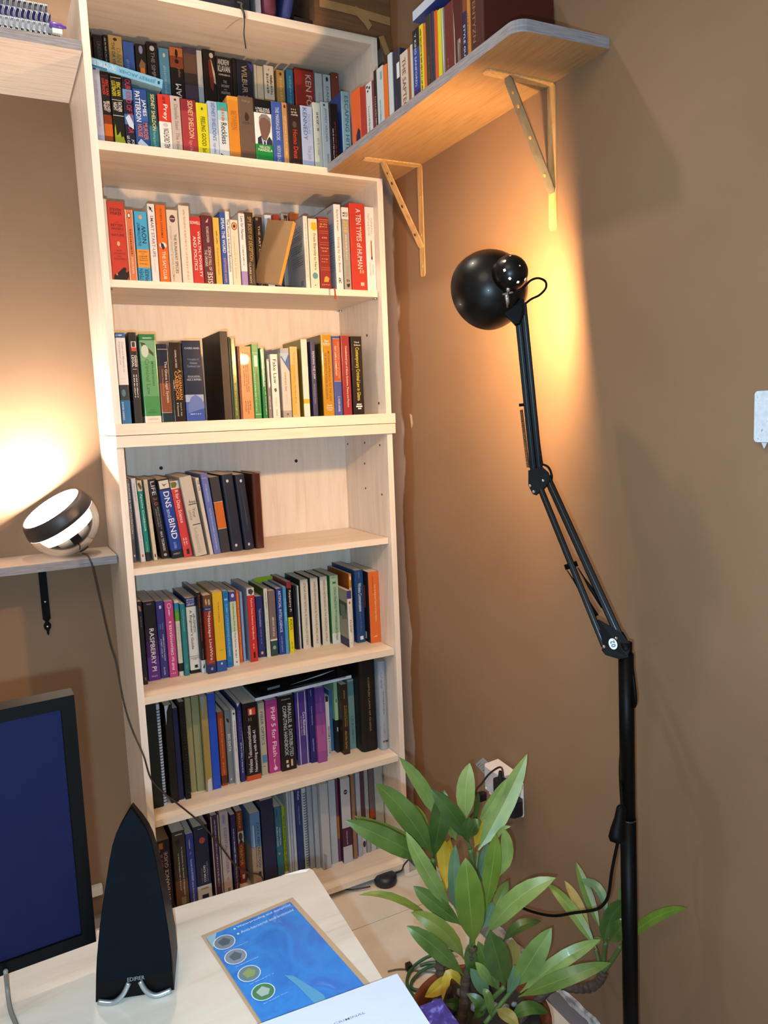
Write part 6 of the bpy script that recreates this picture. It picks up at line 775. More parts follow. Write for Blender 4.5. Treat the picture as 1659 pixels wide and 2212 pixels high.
# adapter on the floor
ad = thing('power_adapter', 'round black adapter on the floor in front of the bookcase', 'adapter', (0.7092, -0.0058, 0.0000))
b = MB(); b.lathe([(0, 0), (.034, 0), (.037, .006), (.036, .022), (.028, .029), (0, .03)], plain('1a1c26', .4, vary=0), 28); b.build('housing', ad)
b = MB(); o_ = Vector((0.7092, -0.0058, 0.0000)); b.tube([Vector(q) for q in curve_pts([o_ + Vector((.034, .0, .02)), o_ + Vector((.06, .0, .022)), Vector((0.7739, -0.0250, 0.0561)), (.824, -.045, .1), (.83, -.2, .2), (.826, -.36, .38), (0.8000, -0.4023, 0.4571), (0.7660, -0.4828, 0.5239), (0.7640, -0.5171, 0.5627), (0.7640, -0.5530, 0.5945), (0.7680, -0.5675, 0.6020), (0.7660, -0.5769, 0.5942), (0.7600, -0.5861, 0.5839)], 6)], .0026, plain('1a1614', .45, vary=0), 7); tag(b.build('floor_cable'), 'black cord rising from the floor adapter to the white socket adaptor', 'cord')

# ------------------------------------------------------------ desk
dz = .73
dk = thing('desk', 'pale maple desk with a chipped white corner', 'desk', (-.5, -1.4, 0))
c0 = Vector((0.1269, -0.9097, 0.7300)); e = Vector((-0.2136, -0.8937, 0.7300)) - c0; ang = math.atan2(-e.y, -e.x)
TD = Matrix.Translation((c0.x+.5, c0.y+1.4, 0)) @ Matrix.Rotation(ang, 4, 'Z')
b = MB(); ch = .007
top = [(-1.3, -1.0), (.0, -1.0), (0, -ch*1.6), (-ch*.4, -ch*.5), (-ch*2.2, 0), (-1.3, 0)]
b.prism(top, dz-.022, dz, MAPLE_D, TD); b.build('desk_top', dk)
b = MB(); b.add([(-ch*.4-.0005, -ch*.5, dz+.0004), (-ch*2.6, .0003, dz+.0004), (-.052, .0003, dz+.0004), (-.030, -.006, dz+.0004), (-.012, -.010, dz+.0004)], [(4, 3, 2, 1, 0)], plain('f1ece2', .5, vary=0), False, TD); b.build('chip_patch', dk)
for xx, yy in ((-.06, -.06), (-.06, -.96), (-1.26, -.06), (-1.26, -.96)):
    b = MB(); b.box(xx-.03, yy-.03, 0, xx+.03, yy+.03, dz-.0225, MAPLE_V, TD); b.build('leg', dk)

# laminated flyer on the desk
Q = [Vector((-0.0746, -0.9969, 0.7318)), Vector((0.0625, -0.9824, 0.7318)), Vector((0.0637, -1.1963, 0.7318))]
S4 = [Vector((-0.0799, -0.9878, 0.7310)), Vector((0.0706, -0.9751, 0.7310)), Vector((0.0673, -1.1972, 0.7310))]
fr = (Q[1]-Q[0]).normalized(); fd = Vector((fr.y, -fr.x, 0)); wq = (Q[1]-Q[0]).length; hq = .225
fly = thing('flyer', 'blue waterproofing leaflet in a brown clear sleeve on the desk', 'leaflet', Q[0])
def FQ(x, z, l): return fr*x + fd*(hq - z) + Vector((0, 0, l))
b = MB(); off = S4[0] - Q[0]; ws_ = (S4[1]-S4[0]).length
pts = [off, off + fr*ws_, off + fr*ws_ + fd*(hq+.02), off + fd*(hq+.02)]
b.add([p + Vector((0, 0, -.0003)) for p in pts] , [(3, 2, 1, 0)], plain('b5987a', .25, coat=.4)); b.build('sleeve', fly)
m = bpy.data.materials.new('blue_print'); nt, N, L, bs = nodes_of(m); tc = N.new('ShaderNodeTexCoord'); nz = N.new('ShaderNodeTexNoise'); nz.inputs['Scale'].default_value = 14; nz.inputs['Detail'].default_value = 5; nz.inputs['Distortion'].default_value = 1.2
L.new(tc.outputs['Object'], nz.inputs['Vector']); r = ramp(N, [(.3, lin('1c5fb4')), (.5, lin('2a7fce')), (.66, lin('2f66bc')), (.8, lin('66a6de'))]); L.new(nz.outputs['Fac'], r.inputs['Fac']); L.new(r.outputs['Color'], bs.inputs['Base Color']); bs.inputs['Roughness'].default_value = .28
b = MB(); b.add([FQ(0, hq, .0003), FQ(wq, hq, .0003), FQ(wq, 0, .0003), FQ(0, 0, .0003)], [(3, 2, 1, 0)], m); b.build('sheet', fly)
b = MB()
it = [('p', [(0, 0), (.12, .0), (.0, .13)], '9ec4dc'), ('p', [(.43, .62), (.5, .66), (.62, .9), (.58, 1), (.5, .95), (.47, .75)], '5fa8d4'), ('h', 'Waterproofing and dustproof', .022, .048, .33, .98, 'dfeefa'), ('h', 'Anti-bacterial and antimold', .082, .108, .33, .96, 'cfe4f6'), ('o', .038, .30, .008, .013, 'e8f4ff'), ('o', .098, .30, .008, .013, 'e8f4ff')]
cc = [(.12, .13, '7f8f9c', '566472'), (.29, .14, '8a98a8', '5c6a74'), (.48, .155, '6f8c96', '9aa86a'), (.67, .165, '4a8a62', 'b8c8c0')]
for t, c, a1, a2 in cc:
    it += [('o', t, c, .072, .115, 'e8eef4'), ('o', t, c, .066, .105, a1), ('p', [(c-.06, t-.02), (c+.02, t-.045), (c+.07, t), (c+.03, t+.035), (c-.04, t+.03)], a2), ('s', t+.085, t+.093, c-.06, c+.2, 'a8c8ec')]
def UPF(x, z, l):
    p_ = FQ(x, z, .0004 + l); return p_
bb = MB(); prints(bb, it, wq, hq, UPF); bb.f = [f if True else f for f in bb.f]; bb.build('flyer_print', fly)

# paper stack and purple book at the lower edge
pc = Vector((0.1197, -1.2313, 0.7560)); pa = (Vector((-0.0565, -1.2207, 0.7560)) - pc); pa.z = 0; pa.normalize(); pdn = Vector((-pa.y, pa.x, 0)); pdn = pdn if pdn.y < 0 else -pdn
def slab(name, o, w, l, z0, z1, m, root):
    b = MB(); P_ = [o, o + pa*w, o + pa*w + pdn*l, o + pdn*l]; P_ = [(p.x, p.y) for p in P_]
    ar = sum(P_[i][0]*P_[(i+1) % 4][1] - P_[(i+1) % 4][0]*P_[i][1] for i in range(4))
    b.prism(P_ if ar > 0 else list(reversed(P_)), z0, z1, m); return b.build(name, root)
pk = thing('document', 'thick white printed document lying across the desk corner', 'document', (pc.x, pc.y, .749))
slab('page_block', Vector((0, 0, 0)), .21, .297, 0, .007, plain('c9cfe0', .6, vary=.02), pk)
b = MB(); hw = .21
def FP(x, z, l): p_ = pa*(.21-x) + pdn*(.297-z); return Vector((p_.x, p_.y, .0072 + l))
prints(b, [('h', 'DIARY OF CRIMINAL', .135, .147, .3, .7, '9aa0b4'), ('h', 'HANDBOOK', .175, .187, .42, .6, '9aa0b4'), ('h', 'PARTICIPANT', .21, .222, .4, .62, '9aa0b4')], .21, .297, FP); b.build('document_print', pk)
pbk = thing('book', 'purple patterned book under the white document on the desk', 'book', (pc.x, pc.y, .7305))
o2 = -pa*.035 + pdn*.055
slab('cover', o2, .17, .2, .0165, .018, wood('purple_pattern', [(.4, '2a2460'), (.55, '3a327c'), (.62, '6a64a8')], (40, 40, 40), 2, .3), pbk)
slab('page_block', o2 + pa*.002 + pdn*.002, .166, .196, .0, .0163, PAGE, pbk)

# ------------------------------------------------------------ monitor
mb_ = Vector((-0.2234, -0.9937, 0.7822))
mr = math.radians(3.2)
mn = thing('monitor', 'black monitor with a dark blue screen at the left edge', 'monitor', (mb_.x, mb_.y, dz))
TM = Matrix.Rotation(mr, 4, 'Z') @ Matrix.Rotation(math.radians(2.0), 4, 'X')
zb0 = mb_.z - dz; mh = .357; mw = .56
TM = Matrix.Translation((0, 0, zb0)) @ Matrix.Rotation(mr, 4, 'Z') @ Matrix.Rotation(math.radians(2.0), 4, 'X')
b = MB(); bz = .017
b.box(-mw, 0, 0, 0, .024, mh, BLACK, TM)
b.box(-mw, -.004, 0, 0, 0, bz, BLACK, TM); b.box(-mw, -.004, mh-bz, 0, 0, mh, BLACK, TM); b.box(-bz, -.004, bz, 0, 0, mh-bz, BLACK, TM); b.box(-mw, -.004, bz, -mw+bz, 0, mh-bz, BLACK, TM)
b.build('bezel', mn)
b = MB(); b.box(-mw+bz+.001, -.0012, bz+.001, -bz-.001, -.0001, mh-bz-.001, plain('0d0f33', .6, spec=.12, vary=.03), TM); b.build('screen', mn)
b = MB(); b.box(-mw/2-.02, .025, -.0, -mw/2+.02, .05, .16, BLACK, TM); b.build('stand', mn)
b = MB(); b.box(-mw/2-.11, -.03, .0005, -mw/2+.11, .09, .012, BLACK, bev=.01); b.build('foot', mn)
# grey cable below the monitor
cbm = MB(); cbm.tube(curve_pts([(-0.3346, -1.0200, 0.7973), (-0.3365, -0.9811, 0.7500), (-0.3347, -1.0065, 0.7340), (-0.3265, -1.0548, 0.7340), (-0.3196, -1.1365, 0.7340)], 6), .003, plain('7c746c', .5, vary=0), 7)
tag(cbm.build('monitor_cable'), 'grey cable running down onto the desk under the monitor', 'cable')
# white cable tray end on the wall left of the bookcase
tr_ = MB(); z_ = 0.0865; x_ = -0.1258
tr_.box(x_-.35, 0.2827, z_-.012, x_+.02, 0.3122, z_+.010, plain('d8d2cc', .5), bev=.004)
tag(tr_.build('cable_trunking'), 'short white cable trunking on the wall behind the speaker', 'trunking')

# ------------------------------------------------------------ desk speaker
sL, sR = Vector((-0.2337, -1.0480, 0.7300)), Vector((-0.1382, -1.0784, 0.7300))
sx = (sR-sL).normalized(); sw = (sR-sL).length; sy = Vector((-sx.y, sx.x, 0))
if sy.y < 0: sy = -sy
sp = thing('speaker', 'tall pointed black desk speaker on silver feet', 'speaker', (sL+sR)/2)
tilt = math.radians(5.5); su = (Vector((0, 0, 1))*math.cos(tilt) + sy*math.sin(tilt) + sx*.045).normalized()
hs = .256; hwid = sw/2
def arch(s, base=0.0):
    o = []
    prof = [(0, 1.0), (.15, .975), (.3, .90), (.45, .80), (.6, .68), (.72, .585), (.80, .50), (.86, .40), (.92, .25), (.965, .11), (1.0, 0.0)]
    for t, k in prof: o.append((hwid*k*s, base + (hs-base)*t*(1-(1-s)*.35)))
    return o
def loop(s, base): a = arch(s, base); return [(-x, z) for x, z in a] + [(x, z) for x, z in reversed(a[:-1])]
TS = Matrix((sx, -sy, su)).transposed().to_4x4()   # x across, y towards the viewer, z up the slope
TSb = Matrix((sx, sy, Vector((0, 0, 1)))).transposed().to_4x4()
b = MB(); ol = loop(1.0, .0); n = len(ol)
dep = lambda z: .012 + .07*(1 - z/hs)
vs = [(x, .004, z+.004) for x, z in ol] + [(x*.93, -dep(z), max(z*.985, 0)+.003) for x, z in ol]
b.add(vs, [(i, (i+1) % n, n+(i+1) % n, n+i) for i in range(n)] + [tuple(range(n, 2*n))], BLACKM, False, TS); b.build('body', sp)
b = MB(); il = loop(.955, .028); n2 = len(il)
b.add([(x, .004, z+.004) for x, z in ol] + [(x, .0075, z+.004) for x, z in il], [(i, n+i, n+(i+1) % n, (i+1) % n) for i in range(n)], BLACKM, False, TS); b.build('rim', sp)
b = MB(); gi = [(x*.985, z) for x, z in il]
b.add([(x, .0074, z+.004) for x, z in gi], [tuple(reversed(range(n2)))], plain('0b1016', .95, spec=.05, vary=.2), False, TS); b.build('grille', sp)
b = MB(); prints(b, [('h', 'EDIFIER', 0, 1, 0, 1, '858b92')], .022, .0052, lambda x, z, l: TS @ Vector((x-.009, .0078+l, z+.0275))); b.build('brand_print', sp)
for s in (-1, 1):
    b = MB(); pts = [TS @ Vector((s*(hwid*.93), .006, .006)), TS @ Vector((s*(hwid*.55), .009, .004)), TS @ Vector((s*(hwid*.3), .009, .012)), TS @ Vector((s*(hwid*.14), .008, .026))]
    b.tube(curve_pts(pts, 5), [.0035]*16, plain('aeb6bf', .25, .8, vary=0), 8); b.build('foot', sp)

# ------------------------------------------------------------ floor lamp with a jointed arm
px, py = 0.7359, -1.0713
PT = Vector((0.7315, -1.0237, 1.0224)); J1 = Vector((0.6802, -0.8343, 1.3344)); HB = Vector((0.6634, -0.7959, 1.6781))
fl_ = thing('floor_lamp', 'black jointed floor lamp lighting the wall', 'lamp', (PT.x+.004, PT.y-.012, 0)); O = Vector(fl_.location)
def lamp_part(mb, name, parent=None):
    for i, v in enumerate(mb.v): mb.v[i] = v - O
    return mb.build(name, parent or fl_)
PBase = Vector((O.x, O.y, 0))
b = MB(); b.lathe([(0, 0), (.125, 0), (.13, .006), (.128, .018), (.03, .026), (0, .027)], BLACK, 40, Matrix.Translation(PBase)); lamp_part(b, 'base')
MID = Vector((0.7106, -1.0823, 0.6784))
b = MB(); b.tube([PBase + Vector((0, 0, .02)), PBase.lerp(PT, .68)], .0152, BLACKM, 20); lamp_part(b, 'pole')
b = MB(); q_ = PBase.lerp(PT, .68); b.tube([q_, PT], .0142, BLACKM, 20); lamp_part(b, 'pole')
b = MB(); b.tube([q_ - Vector((0, 0, .0015)), q_ + Vector((0, 0, .0015))], .0156, plain('3a383e', .25, .6, vary=0), 20); lamp_part(b, 'collar')
vdir = (PT - Vector((-0.2931, -2.0509, 1.4825))).normalized()
def at_px(P, q): return Vector(P)
def plate(pts, th, name):
    b = MB(); n = len(pts); off = -vdir*th
    vs = [p + off*.5 for p in pts] + [p - off*.5 for p in pts]
    b.add(vs, [tuple(range(n)), tuple(reversed(range(n, 2*n)))] + [(i, n+i, n+(i+1) % n, (i+1) % n) for i in range(n)], BLACK); return lamp_part(b, name)
def bar(a, c, w, name, th=.008):
    b = MB(); d = (c-a).normalized(); s = d.cross(vdir).normalized()
    M_ = Matrix((s, vdir, d)).transposed().to_4x4(); M_.translation = a
    b.box(-w/2, -th/2, 0, w/2, th/2, (c-a).length, BLACKM, M_, bev=.0015)
    b.box(-w*.06, -th/2-.0004, .01, w*.0, -th/2, (c-a).length-.01, plain('1c1b20', .3, vary=0), M_); return lamp_part(b, name)  # the thin paler strip is a highlight painted along the bar
def lscrew(P):
    b = MB(); b.lathe([(0, .0022), (.0026, .0018), (.0034, 0)], CHROME, 12, axisT(Vector(P), -vdir, (0, 0, 1))); lamp_part(b, 'screw')
# knuckle on the pole
plate([(0.6946, -0.9996, 1.0291), (0.6977, -1.0060, 1.0212), (0.7155, -1.0233, 1.0145), (0.7270, -1.0328, 1.0185), (0.7365, -1.0303, 1.0411), (0.7319, -1.0150, 1.0577), (0.7200, -0.9951, 1.0712), (0.7078, -0.9774, 1.0818), (0.7035, -0.9757, 1.0776), (0.6996, -0.9969, 1.0410)] if False else [Vector(p_) for p_ in ((0.6946, -0.9996, 1.0291), (0.6977, -1.0060, 1.0212), (0.7155, -1.0233, 1.0145), (0.7270, -1.0328, 1.0185), (0.7365, -1.0303, 1.0411), (0.7319, -1.0150, 1.0577), (0.7200, -0.9951, 1.0712), (0.7078, -0.9774, 1.0818), (0.7035, -0.9757, 1.0776), (0.6996, -0.9969, 1.0410))], .012, 'pole_joint')
b = MB(); b.tube([PT - Vector((0, 0, .004)), PT + Vector((0, 0, .022))], .0115, BLACK, 16); lamp_part(b, 'socket')
bar(Vector((0.6794, -0.8398, 1.3358)), Vector((0.7018, -0.9993, 1.0358)), .0125, 'lower_arm_bar')
bar(Vector((0.6972, -0.8441, 1.3477)), Vector((0.7291, -1.0191, 1.0396)), .0155, 'lower_arm_bar')
plate([Vector(p_) for p_ in ((0.6682, -0.8237, 1.3600), (0.6642, -0.8280, 1.3306), (0.6677, -0.8349, 1.3159), (0.6730, -0.8400, 1.3130), (0.6893, -0.8489, 1.3272), (0.6980, -0.8528, 1.3388), (0.6989, -0.8493, 1.3553), (0.6905, -0.8398, 1.3666))], .014, 'arm_joint')
bar(Vector((0.6770, -0.8299, 1.3466)), Vector((0.6421, -0.8335, 1.6567)), .0128, 'upper_arm_bar')
bar(Vector((0.6892, -0.8337, 1.3496)), Vector((0.6497, -0.8389, 1.6867)), .0128, 'upper_arm_bar')
for P in ((0.6610, -0.8365, 1.3323), (0.6649, -0.8430, 1.3204), (0.6822, -0.8509, 1.3418), (0.6944, -1.0059, 1.0379), (0.7146, -1.0161, 1.0529), (0.6104, -0.8309, 1.6729), (0.6331, -0.8447, 1.6837), (0.6312, -0.8389, 1.6523)): lscrew(P)
# coil springs
def spring(a, c, r, n, name='spring'):
    a = Vector(a); c = Vector(c); d = (c-a).normalized(); s = d.cross(vdir).normalized(); k_ = n*8; pts = []
    for i in range(k_+1):
        t = i/k_; q = 2*PI*n*t; pts.append(a + (c-a)*t + r*(math.cos(q)*s + math.sin(q)*vdir))
    b = MB(); b.tube(pts, .0009, plain('120e0e', .4, .2, vary=0), 4, cap=False); lamp_part(b, name)
spring((0.6650, -0.8074, 1.4833), (0.6641, -0.8276, 1.3679), .0028, 48)
spring((0.6862, -0.8242, 1.4638), (0.6867, -0.8417, 1.3734), .0028, 40)
b = MB(); b.tube([Vector((0.6621, -0.8039, 1.4927)), Vector((0.6716, -0.8111, 1.4931))], .003, BLACK, 8); lamp_part(b, 'spring_peg')
b = MB(); b.tube([Vector((0.6834, -0.9113, 1.1748)), Vector((0.7030, -0.9249, 1.1827))], .0055, BLACK, 10); lamp_part(b, 'spring_peg')
for a, c in (((0.6849, -0.9162, 1.1699), (0.7038, -0.9780, 1.0898)), ((0.7012, -0.9281, 1.1752), (0.7180, -0.9777, 1.1038))):
    b = MB(); b.tube([Vector(a), Vector(a).lerp(Vector(c), .25), Vector(a).lerp(Vector(c), .5), Vector(c)], [.001, .0016, .0038, .0035], BLACK, 8); lamp_part(b, 'spring_sleeve')
# sticker
S0 = Vector((0.7032, -1.0196, 1.0452)); sd = (Vector((0.7027, -1.0271, 1.0321)) - S0).normalized(); ss = sd.cross(-vdir).normalized()
b = MB(); b.add([S0 + sd*.0105*math.cos(q*PI/12) + ss*.0075*math.sin(q*PI/12) for q in range(24)], [tuple(range(24))], plain('d8dde6', .4, vary=0))
tg = [('u', '02', 0, 1, 0, 1, '15151a')]
prints(b, tg, .008, .012, lambda x, z, l: S0 - ss*(x-.004) - sd*(z-.006) - vdir*(.0004+l)); lamp_part(b, 'sticker')
# cable along the arm
b = MB(); b.tube(curve_pts([Vector(p_) for p_ in ((0.6969, -0.8320, 1.3724), (0.7053, -0.8403, 1.3656), (0.7078, -0.8469, 1.3471), (0.7024, -0.8474, 1.3288), (0.7062, -0.8482, 1.3136))], 6), .0024, BLACK, 7); lamp_part(b, 'cable')
b = MB(); b.tube(curve_pts([Vector(p_) for p_ in ((0.7385, -1.0048, 1.0578), (0.7434, -1.0117, 1.0424), (0.7423, -1.0211, 1.0260), (0.7380, -1.0335, 0.9898), (0.7339, -1.0444, 0.9311))] + [Vector((PT.x+.016, PT.y+.012, .9)), Vector((PT.x+.006, PT.y+.02, .8)), Vector((0.6913, -1.0555, 0.7286)), Vector((0.6770, -1.0640, 0.7096))], 6), .0036, BLACK, 7); lamp_part(b, 'cable')
b = MB()
swM = axisT(Vector((0.6717, -1.0659, 0.7212)), (Vector((0.6834, -1.0611, 0.7427)) - Vector((0.6618, -1.0726, 0.7003))), tuple(RV))
b.lathe([(0, -.034), (.011, -.033), (.0155, -.026), (.014, -.01), (.010, .01), (.009, .028), (.006, .033), (0, .034)], BLACK, 16, swM @ Matrix.Scale(.8, 4, (0, 1, 0))); lamp_part(b, 'switch')
b = MB(); b.tube(curve_pts([Vector(p_) for p_ in ((0.6624, -1.0742, 0.6991), (0.6498, -1.0707, 0.6398), (0.6484, -1.0636, 0.5905), (0.6527, -1.0469, 0.5589), (0.6582, -1.0161, 0.5263), (0.6688, -0.9446, 0.4729), (0.6720, -0.8684, 0.4195), (0.6747, -0.7692, 0.3765), (0.6719, -0.6632, 0.3582))] + [Vector((.826, -.44, .32)), Vector((.822, -.515, .44))], 6), .003, BLACK, 7); lamp_part(b, 'cable')
# head: knuckle, shade, bulb
BC = Vector((0.6131, -0.7786, 1.7202)); ax = Vector((.13, .98, -.12)).normalized()
DM = Vector((0.6075, -0.8559, 1.7380))
sh = lamp_part(MB(), 'head') if False else None
xh = RV - ax*RV.dot(ax); AX = axisT(BC, ax, xh)
SHB = plain('060506', .36, coat=.08, spec=.28, vary=0); SHW = plain('e8e2d4', .5, vary=0)
Rb = .0765
outp = [(Rb*math.sin(a), -Rb*math.cos(a)) for a in [math.radians(x) for x in (1, 12, 24, 34, 44, 54, 64, 74, 84)]] + [(Rb*1.003, .004), (Rb*1.0, .013)]
b = MB(); b.lathe(outp, SHB, 48, AX); b.lathe([(r_*.972, z_+.0012) for r_, z_ in reversed(outp)], SHW, 48, AX); b.lathe([(outp[-1][0], outp[-1][1]), (outp[-1][0]*.972, outp[-1][1]+.0012)], SHB, 48, AX); shade = lamp_part(b, 'shade')
# neck and pierced dome
nk = (DM - BC); nl = nk.length; na = -nk.normalized(); AN = axisT(DM, na, xh); rd_ = .0335
dome = [(0.001, -rd_)] + [(rd_*math.sin(math.radians(x)), -rd_*math.cos(math.radians(x))) for x in (10, 22, 32, 42, 48, 55, 68, 80, 90)] + [(rd_*.99, .012), (rd_*.93, .024), (rd_*.98, .034), (rd_*1.15, .044)]
holes = set((i, 5) for i in range(36) if i % 4 == 0)
b = MB(); b.lathe(dome, SHB, 36, AN, skip=lambda i, j: (i, j) in holes); b.lathe([(r_*.93, z_*.95+.0005) for r_, z_ in dome[:-2]], glow('ffe9c0', 3.0, 'dome_inner_glow'), 36, AN); lamp_part(b, 'neck_dome')  # inner lining glows by itself, in place of bulb light reaching the dome
b = MB(); bl = BC + ax*.002; b.lathe([(.020*math.sin(math.radians(x)), -.020*math.cos(math.radians(x))) for x in range(0, 181, 20)], glow('ffca8e', DESK_BULB, 'bulb'), 20, axisT(bl, ax, xh)); lamp_part(b, 'bulb')
b = MB(); b.tube([Vector((0.6108, -0.8422, 1.6791)), Vector((0.6014, -0.8513, 1.6996))], .0046, CHROME, 12); b.tube([Vector((0.5910, -0.8436, 1.6996)), Vector((0.6009, -0.8549, 1.7008)), Vector((0.6077, -0.8630, 1.7031))], .0026, CHROME, 8); b.tube([Vector((0.6020, -0.8533, 1.7010)), Vector((0.5932, -0.8683, 1.7084))], .004, CHROME, 8); lamp_part(b, 'swivel_pin')
plate([Vector(p_) for p_ in ((0.6081, -0.8296, 1.6756), (0.6107, -0.8302, 1.6669), (0.6303, -0.8371, 1.6455), (0.6373, -0.8424, 1.6468), (0.6456, -0.8479, 1.6671), (0.6442, -0.8504, 1.6892), (0.6391, -0.8471, 1.6930), (0.6279, -0.8413, 1.6797), (0.6170, -0.8354, 1.6785))], .009, 'head_bracket')
b = MB(); b.tube(curve_pts([Vector(p_) for p_ in ((0.5972, -0.8825, 1.7005), (0.6076, -0.8911, 1.7036), (0.6245, -0.8944, 1.7187), (0.6415, -0.8961, 1.7233), (0.6581, -0.8955, 1.7183), (0.6629, -0.8908, 1.7075), (0.6584, -0.8785, 1.6966), (0.6530, -0.8603, 1.6915), (0.6459, -0.8509, 1.6840))], 8), .0021, BLACK, 8); lamp_part(b, 'cable')

# ------------------------------------------------------------ socket with adaptor, plugs and card; light switch
def yz(P): return P
so = thing('wall_socket', 'white double socket plate behind the plant leaves', 'socket', (0.8402, -0.5645, 0.4940))
b = MB(); b.box(-.0085, 0, -.044, -.0003, .147, .044, WHITEP, bev=.002); b.build('plate', so)
def rel(P, o): return Vector(P) - Vector(o.location)
pg = thing('plug', 'black plug low on the socket plate', 'plug', Vector((0.8100, -0.5572, 0.4818)))
b = MB(); b.box(-.018, -.020, -.020, .0212, .020, .020, plain('1a1820', .4, vary=0), bev=.008); b.build('body', pg)
aP = Vector((0.7750, -0.5125, 0.5415))
adp = thing('socket_adaptor', 'white cube adaptor with a green light in the socket', 'adaptor', aP)
b = MB(); ww = .075; 
cub = [(-.0, -.03), (.008, -.042), (.05, -.045), (.055, .045), (.01, .04), (0, .028)]
b.prism([(x, y) for x, y in cub], -.034, .028, plain('c9c6cc', .35)); b.build('housing', adp)
LQ = Vector((0.7745, -0.4892, 0.5124)) - aP
b = MB(); b.lathe([(0, .0006), (.0016, .0004), (.002, 0)], glow('36d05a', 1.5, 'green_led'), 10, axisT(LQ, (-1, 0, 0), (0, 0, 1))); b.build('indicator_light', adp)
for P, lab, s in (((0.7650, -0.5671, 0.5533), 'black plug with a cord in the white adaptor face', (.030, .032, .036)), ((0.7750, -0.4648, 0.4774), 'black plug on the lower left of the white adaptor', (.03, .02, .018))):
    pg = thing('plug', lab, 'plug', P); b = MB(); b.box(-s[0]*.5, -s[1]*.5, -s[2]*.5, s[0]*.5, s[1]*.5, s[2]*.5, plain('1a1820', .4, vary=0), bev=.006); b.build('body', pg)
    if s[2] > .03:
        b = MB(); b.lathe([(.007, 0), (.005, .014), (.0035, .022)], plain('1a1820', .4, vary=0), 12, Matrix.Translation((0, 0, s[2]*.5))); b.build('strain_relief', pg)
cq = [Vector(p_) for p_ in ((0.8000, -0.4053, 0.5370), (0.7900, -0.4700, 0.5324), (0.7900, -0.5108, 0.5686), (0.8000, -0.4420, 0.5706))]
cd = thing('card', 'grey printed card tucked behind the white adaptor', 'card', cq[0])
b = MB(); nn = (cq[1]-cq[0]).cross(cq[2]-cq[0]).normalized()*.0005
b.add([p_ - cq[0] for p_ in cq] + [p_ - cq[0] + nn for p_ in cq], [(0, 1, 2, 3), (7, 6, 5, 4), (0, 4, 5, 1), (1, 5, 6, 2), (2, 6, 7, 3), (3, 7, 4, 0)], plain('8f9a9c', .4)); b.build('sheet', cd)
b = MB(); e1 = cq[1]-cq[0]; e2 = cq[3]-cq[0]; nv = -nn.normalized() if nn.x > 0 else nn.normalized()
prints(b, [('s', .12, .2, .1, .45, '3a4448'), ('s', .28, .34, .1, .6, '5a6468'), ('s', .45, .5, .1, .7, '6a7478'), ('s', .6, .66, .1, .8, '4a5458'), ('s', .76, .84, .1, .7, '3a4448')], e2.length, e1.length, lambda x, z, l: e2.normalized()*x + e1.normalized()*(e1.length - z) + nv*(l+.0008)); b.build('card_print', cd)
SWM = bpy.data.materials.new('stained_white_plastic'); nt, N, L, bs = nodes_of(SWM); tc = N.new('ShaderNodeTexCoord'); nz = N.new('ShaderNodeTexNoise'); nz.inputs['Scale'].default_value = 90; nz.inputs['Detail'].default_value = 3
L.new(tc.outputs['Object'], nz.inputs['Vector']); r = ramp(N, [(.2, lin('b9c3d0')), (.62, lin('d4dcE8')), (.70, lin('8a8c98'))]); L.new(nz.outputs['Fac'], r.inputs['Fac']); L.new(r.outputs['Color'], bs.inputs['Base Color']); bs.inputs['Roughness'].default_value = .35
sw0 = (0.8312, -1.2099, 1.4977); sw1 = (0.8312, -1.2092, 1.4145)
lsw = thing('light_switch', 'white light switch plate with paint stains at the right edge', 'switch', (0.8402, (sw0[1]+sw1[1])/2, (sw0[2]+sw1[2])/2))
b = MB(); hh = (sw0[2]-sw1[2])/2; wpl = .086; rr = .006
pts = []
for cx_, cy_, a0 in ((-rr, hh-rr, 0), (-wpl+rr, hh-rr, 90), (-wpl+rr, -hh+rr, 180), (-rr, -hh+rr, 270)):
    for k in range(5): a = math.radians(a0 + k*22.5); pts.append((cx_+rr*math.cos(a), cy_+rr*math.sin(a)))
b.prism(pts, 0, .009, SWM, Matrix(((0, 0, -1, -.0003), (1, 0, 0, 0), (0, 1, 0, 0), (0, 0, 0, 1)))); b.build('plate', lsw)
b = MB(); b.box(-.0125, -.06, -.02, -.0094, -.03, .02, WHITEP); b.build('rocker', lsw)
b = MB(); b.add([(-.004, -.010, -hh-.001), (-.004, -.021, -hh-.001), (-.004, -.0155, -hh-.011)], [(0, 1, 2)], plain('d8dcE4', .6, vary=0)); b.build('paint_fleck', lsw)

# ------------------------------------------------------------ things on top of the bookcase
zt = 2.5496 + .0006
def bag(name, label, x0, x1, y0, y1, h, hx, cat='bag', lean=0):
    r = thing(name, label, cat, ((x0+x1)/2, (y0+y1)/2, zt)); w = (x1-x0)/2; d = (y1-y0)/2
    b = MB(); prof = [(.96, 0), (1, .03), (1, h*.6), (.94, h*.92), (.8, h)]
    ring = []
    for s, z in prof:
        for k in range(16):
            a = 2*PI*k/16; c_, s_ = math.cos(a), math.sin(a); f = (abs(c_)**4 + abs(s_)**4) ** -.25
            ring.append((w*s*c_*f + lean*z, d*s*s_*f, z))
    fs = [(j*16+i, j*16+(i+1) % 16, (j+1)*16+(i+1) % 16, (j+1)*16+i) for j in range(4) for i in range(16)] + [tuple(reversed(range(16))), tuple(range(64, 80))]
    b.add(ring, fs, plain(hx, .75, vary=.25), True); b.build('body', r)
    return r
bg = bag('bag', 'black navy bag standing on the left of the bookcase top', .19, .455, .012, .22, .25, '191a28')
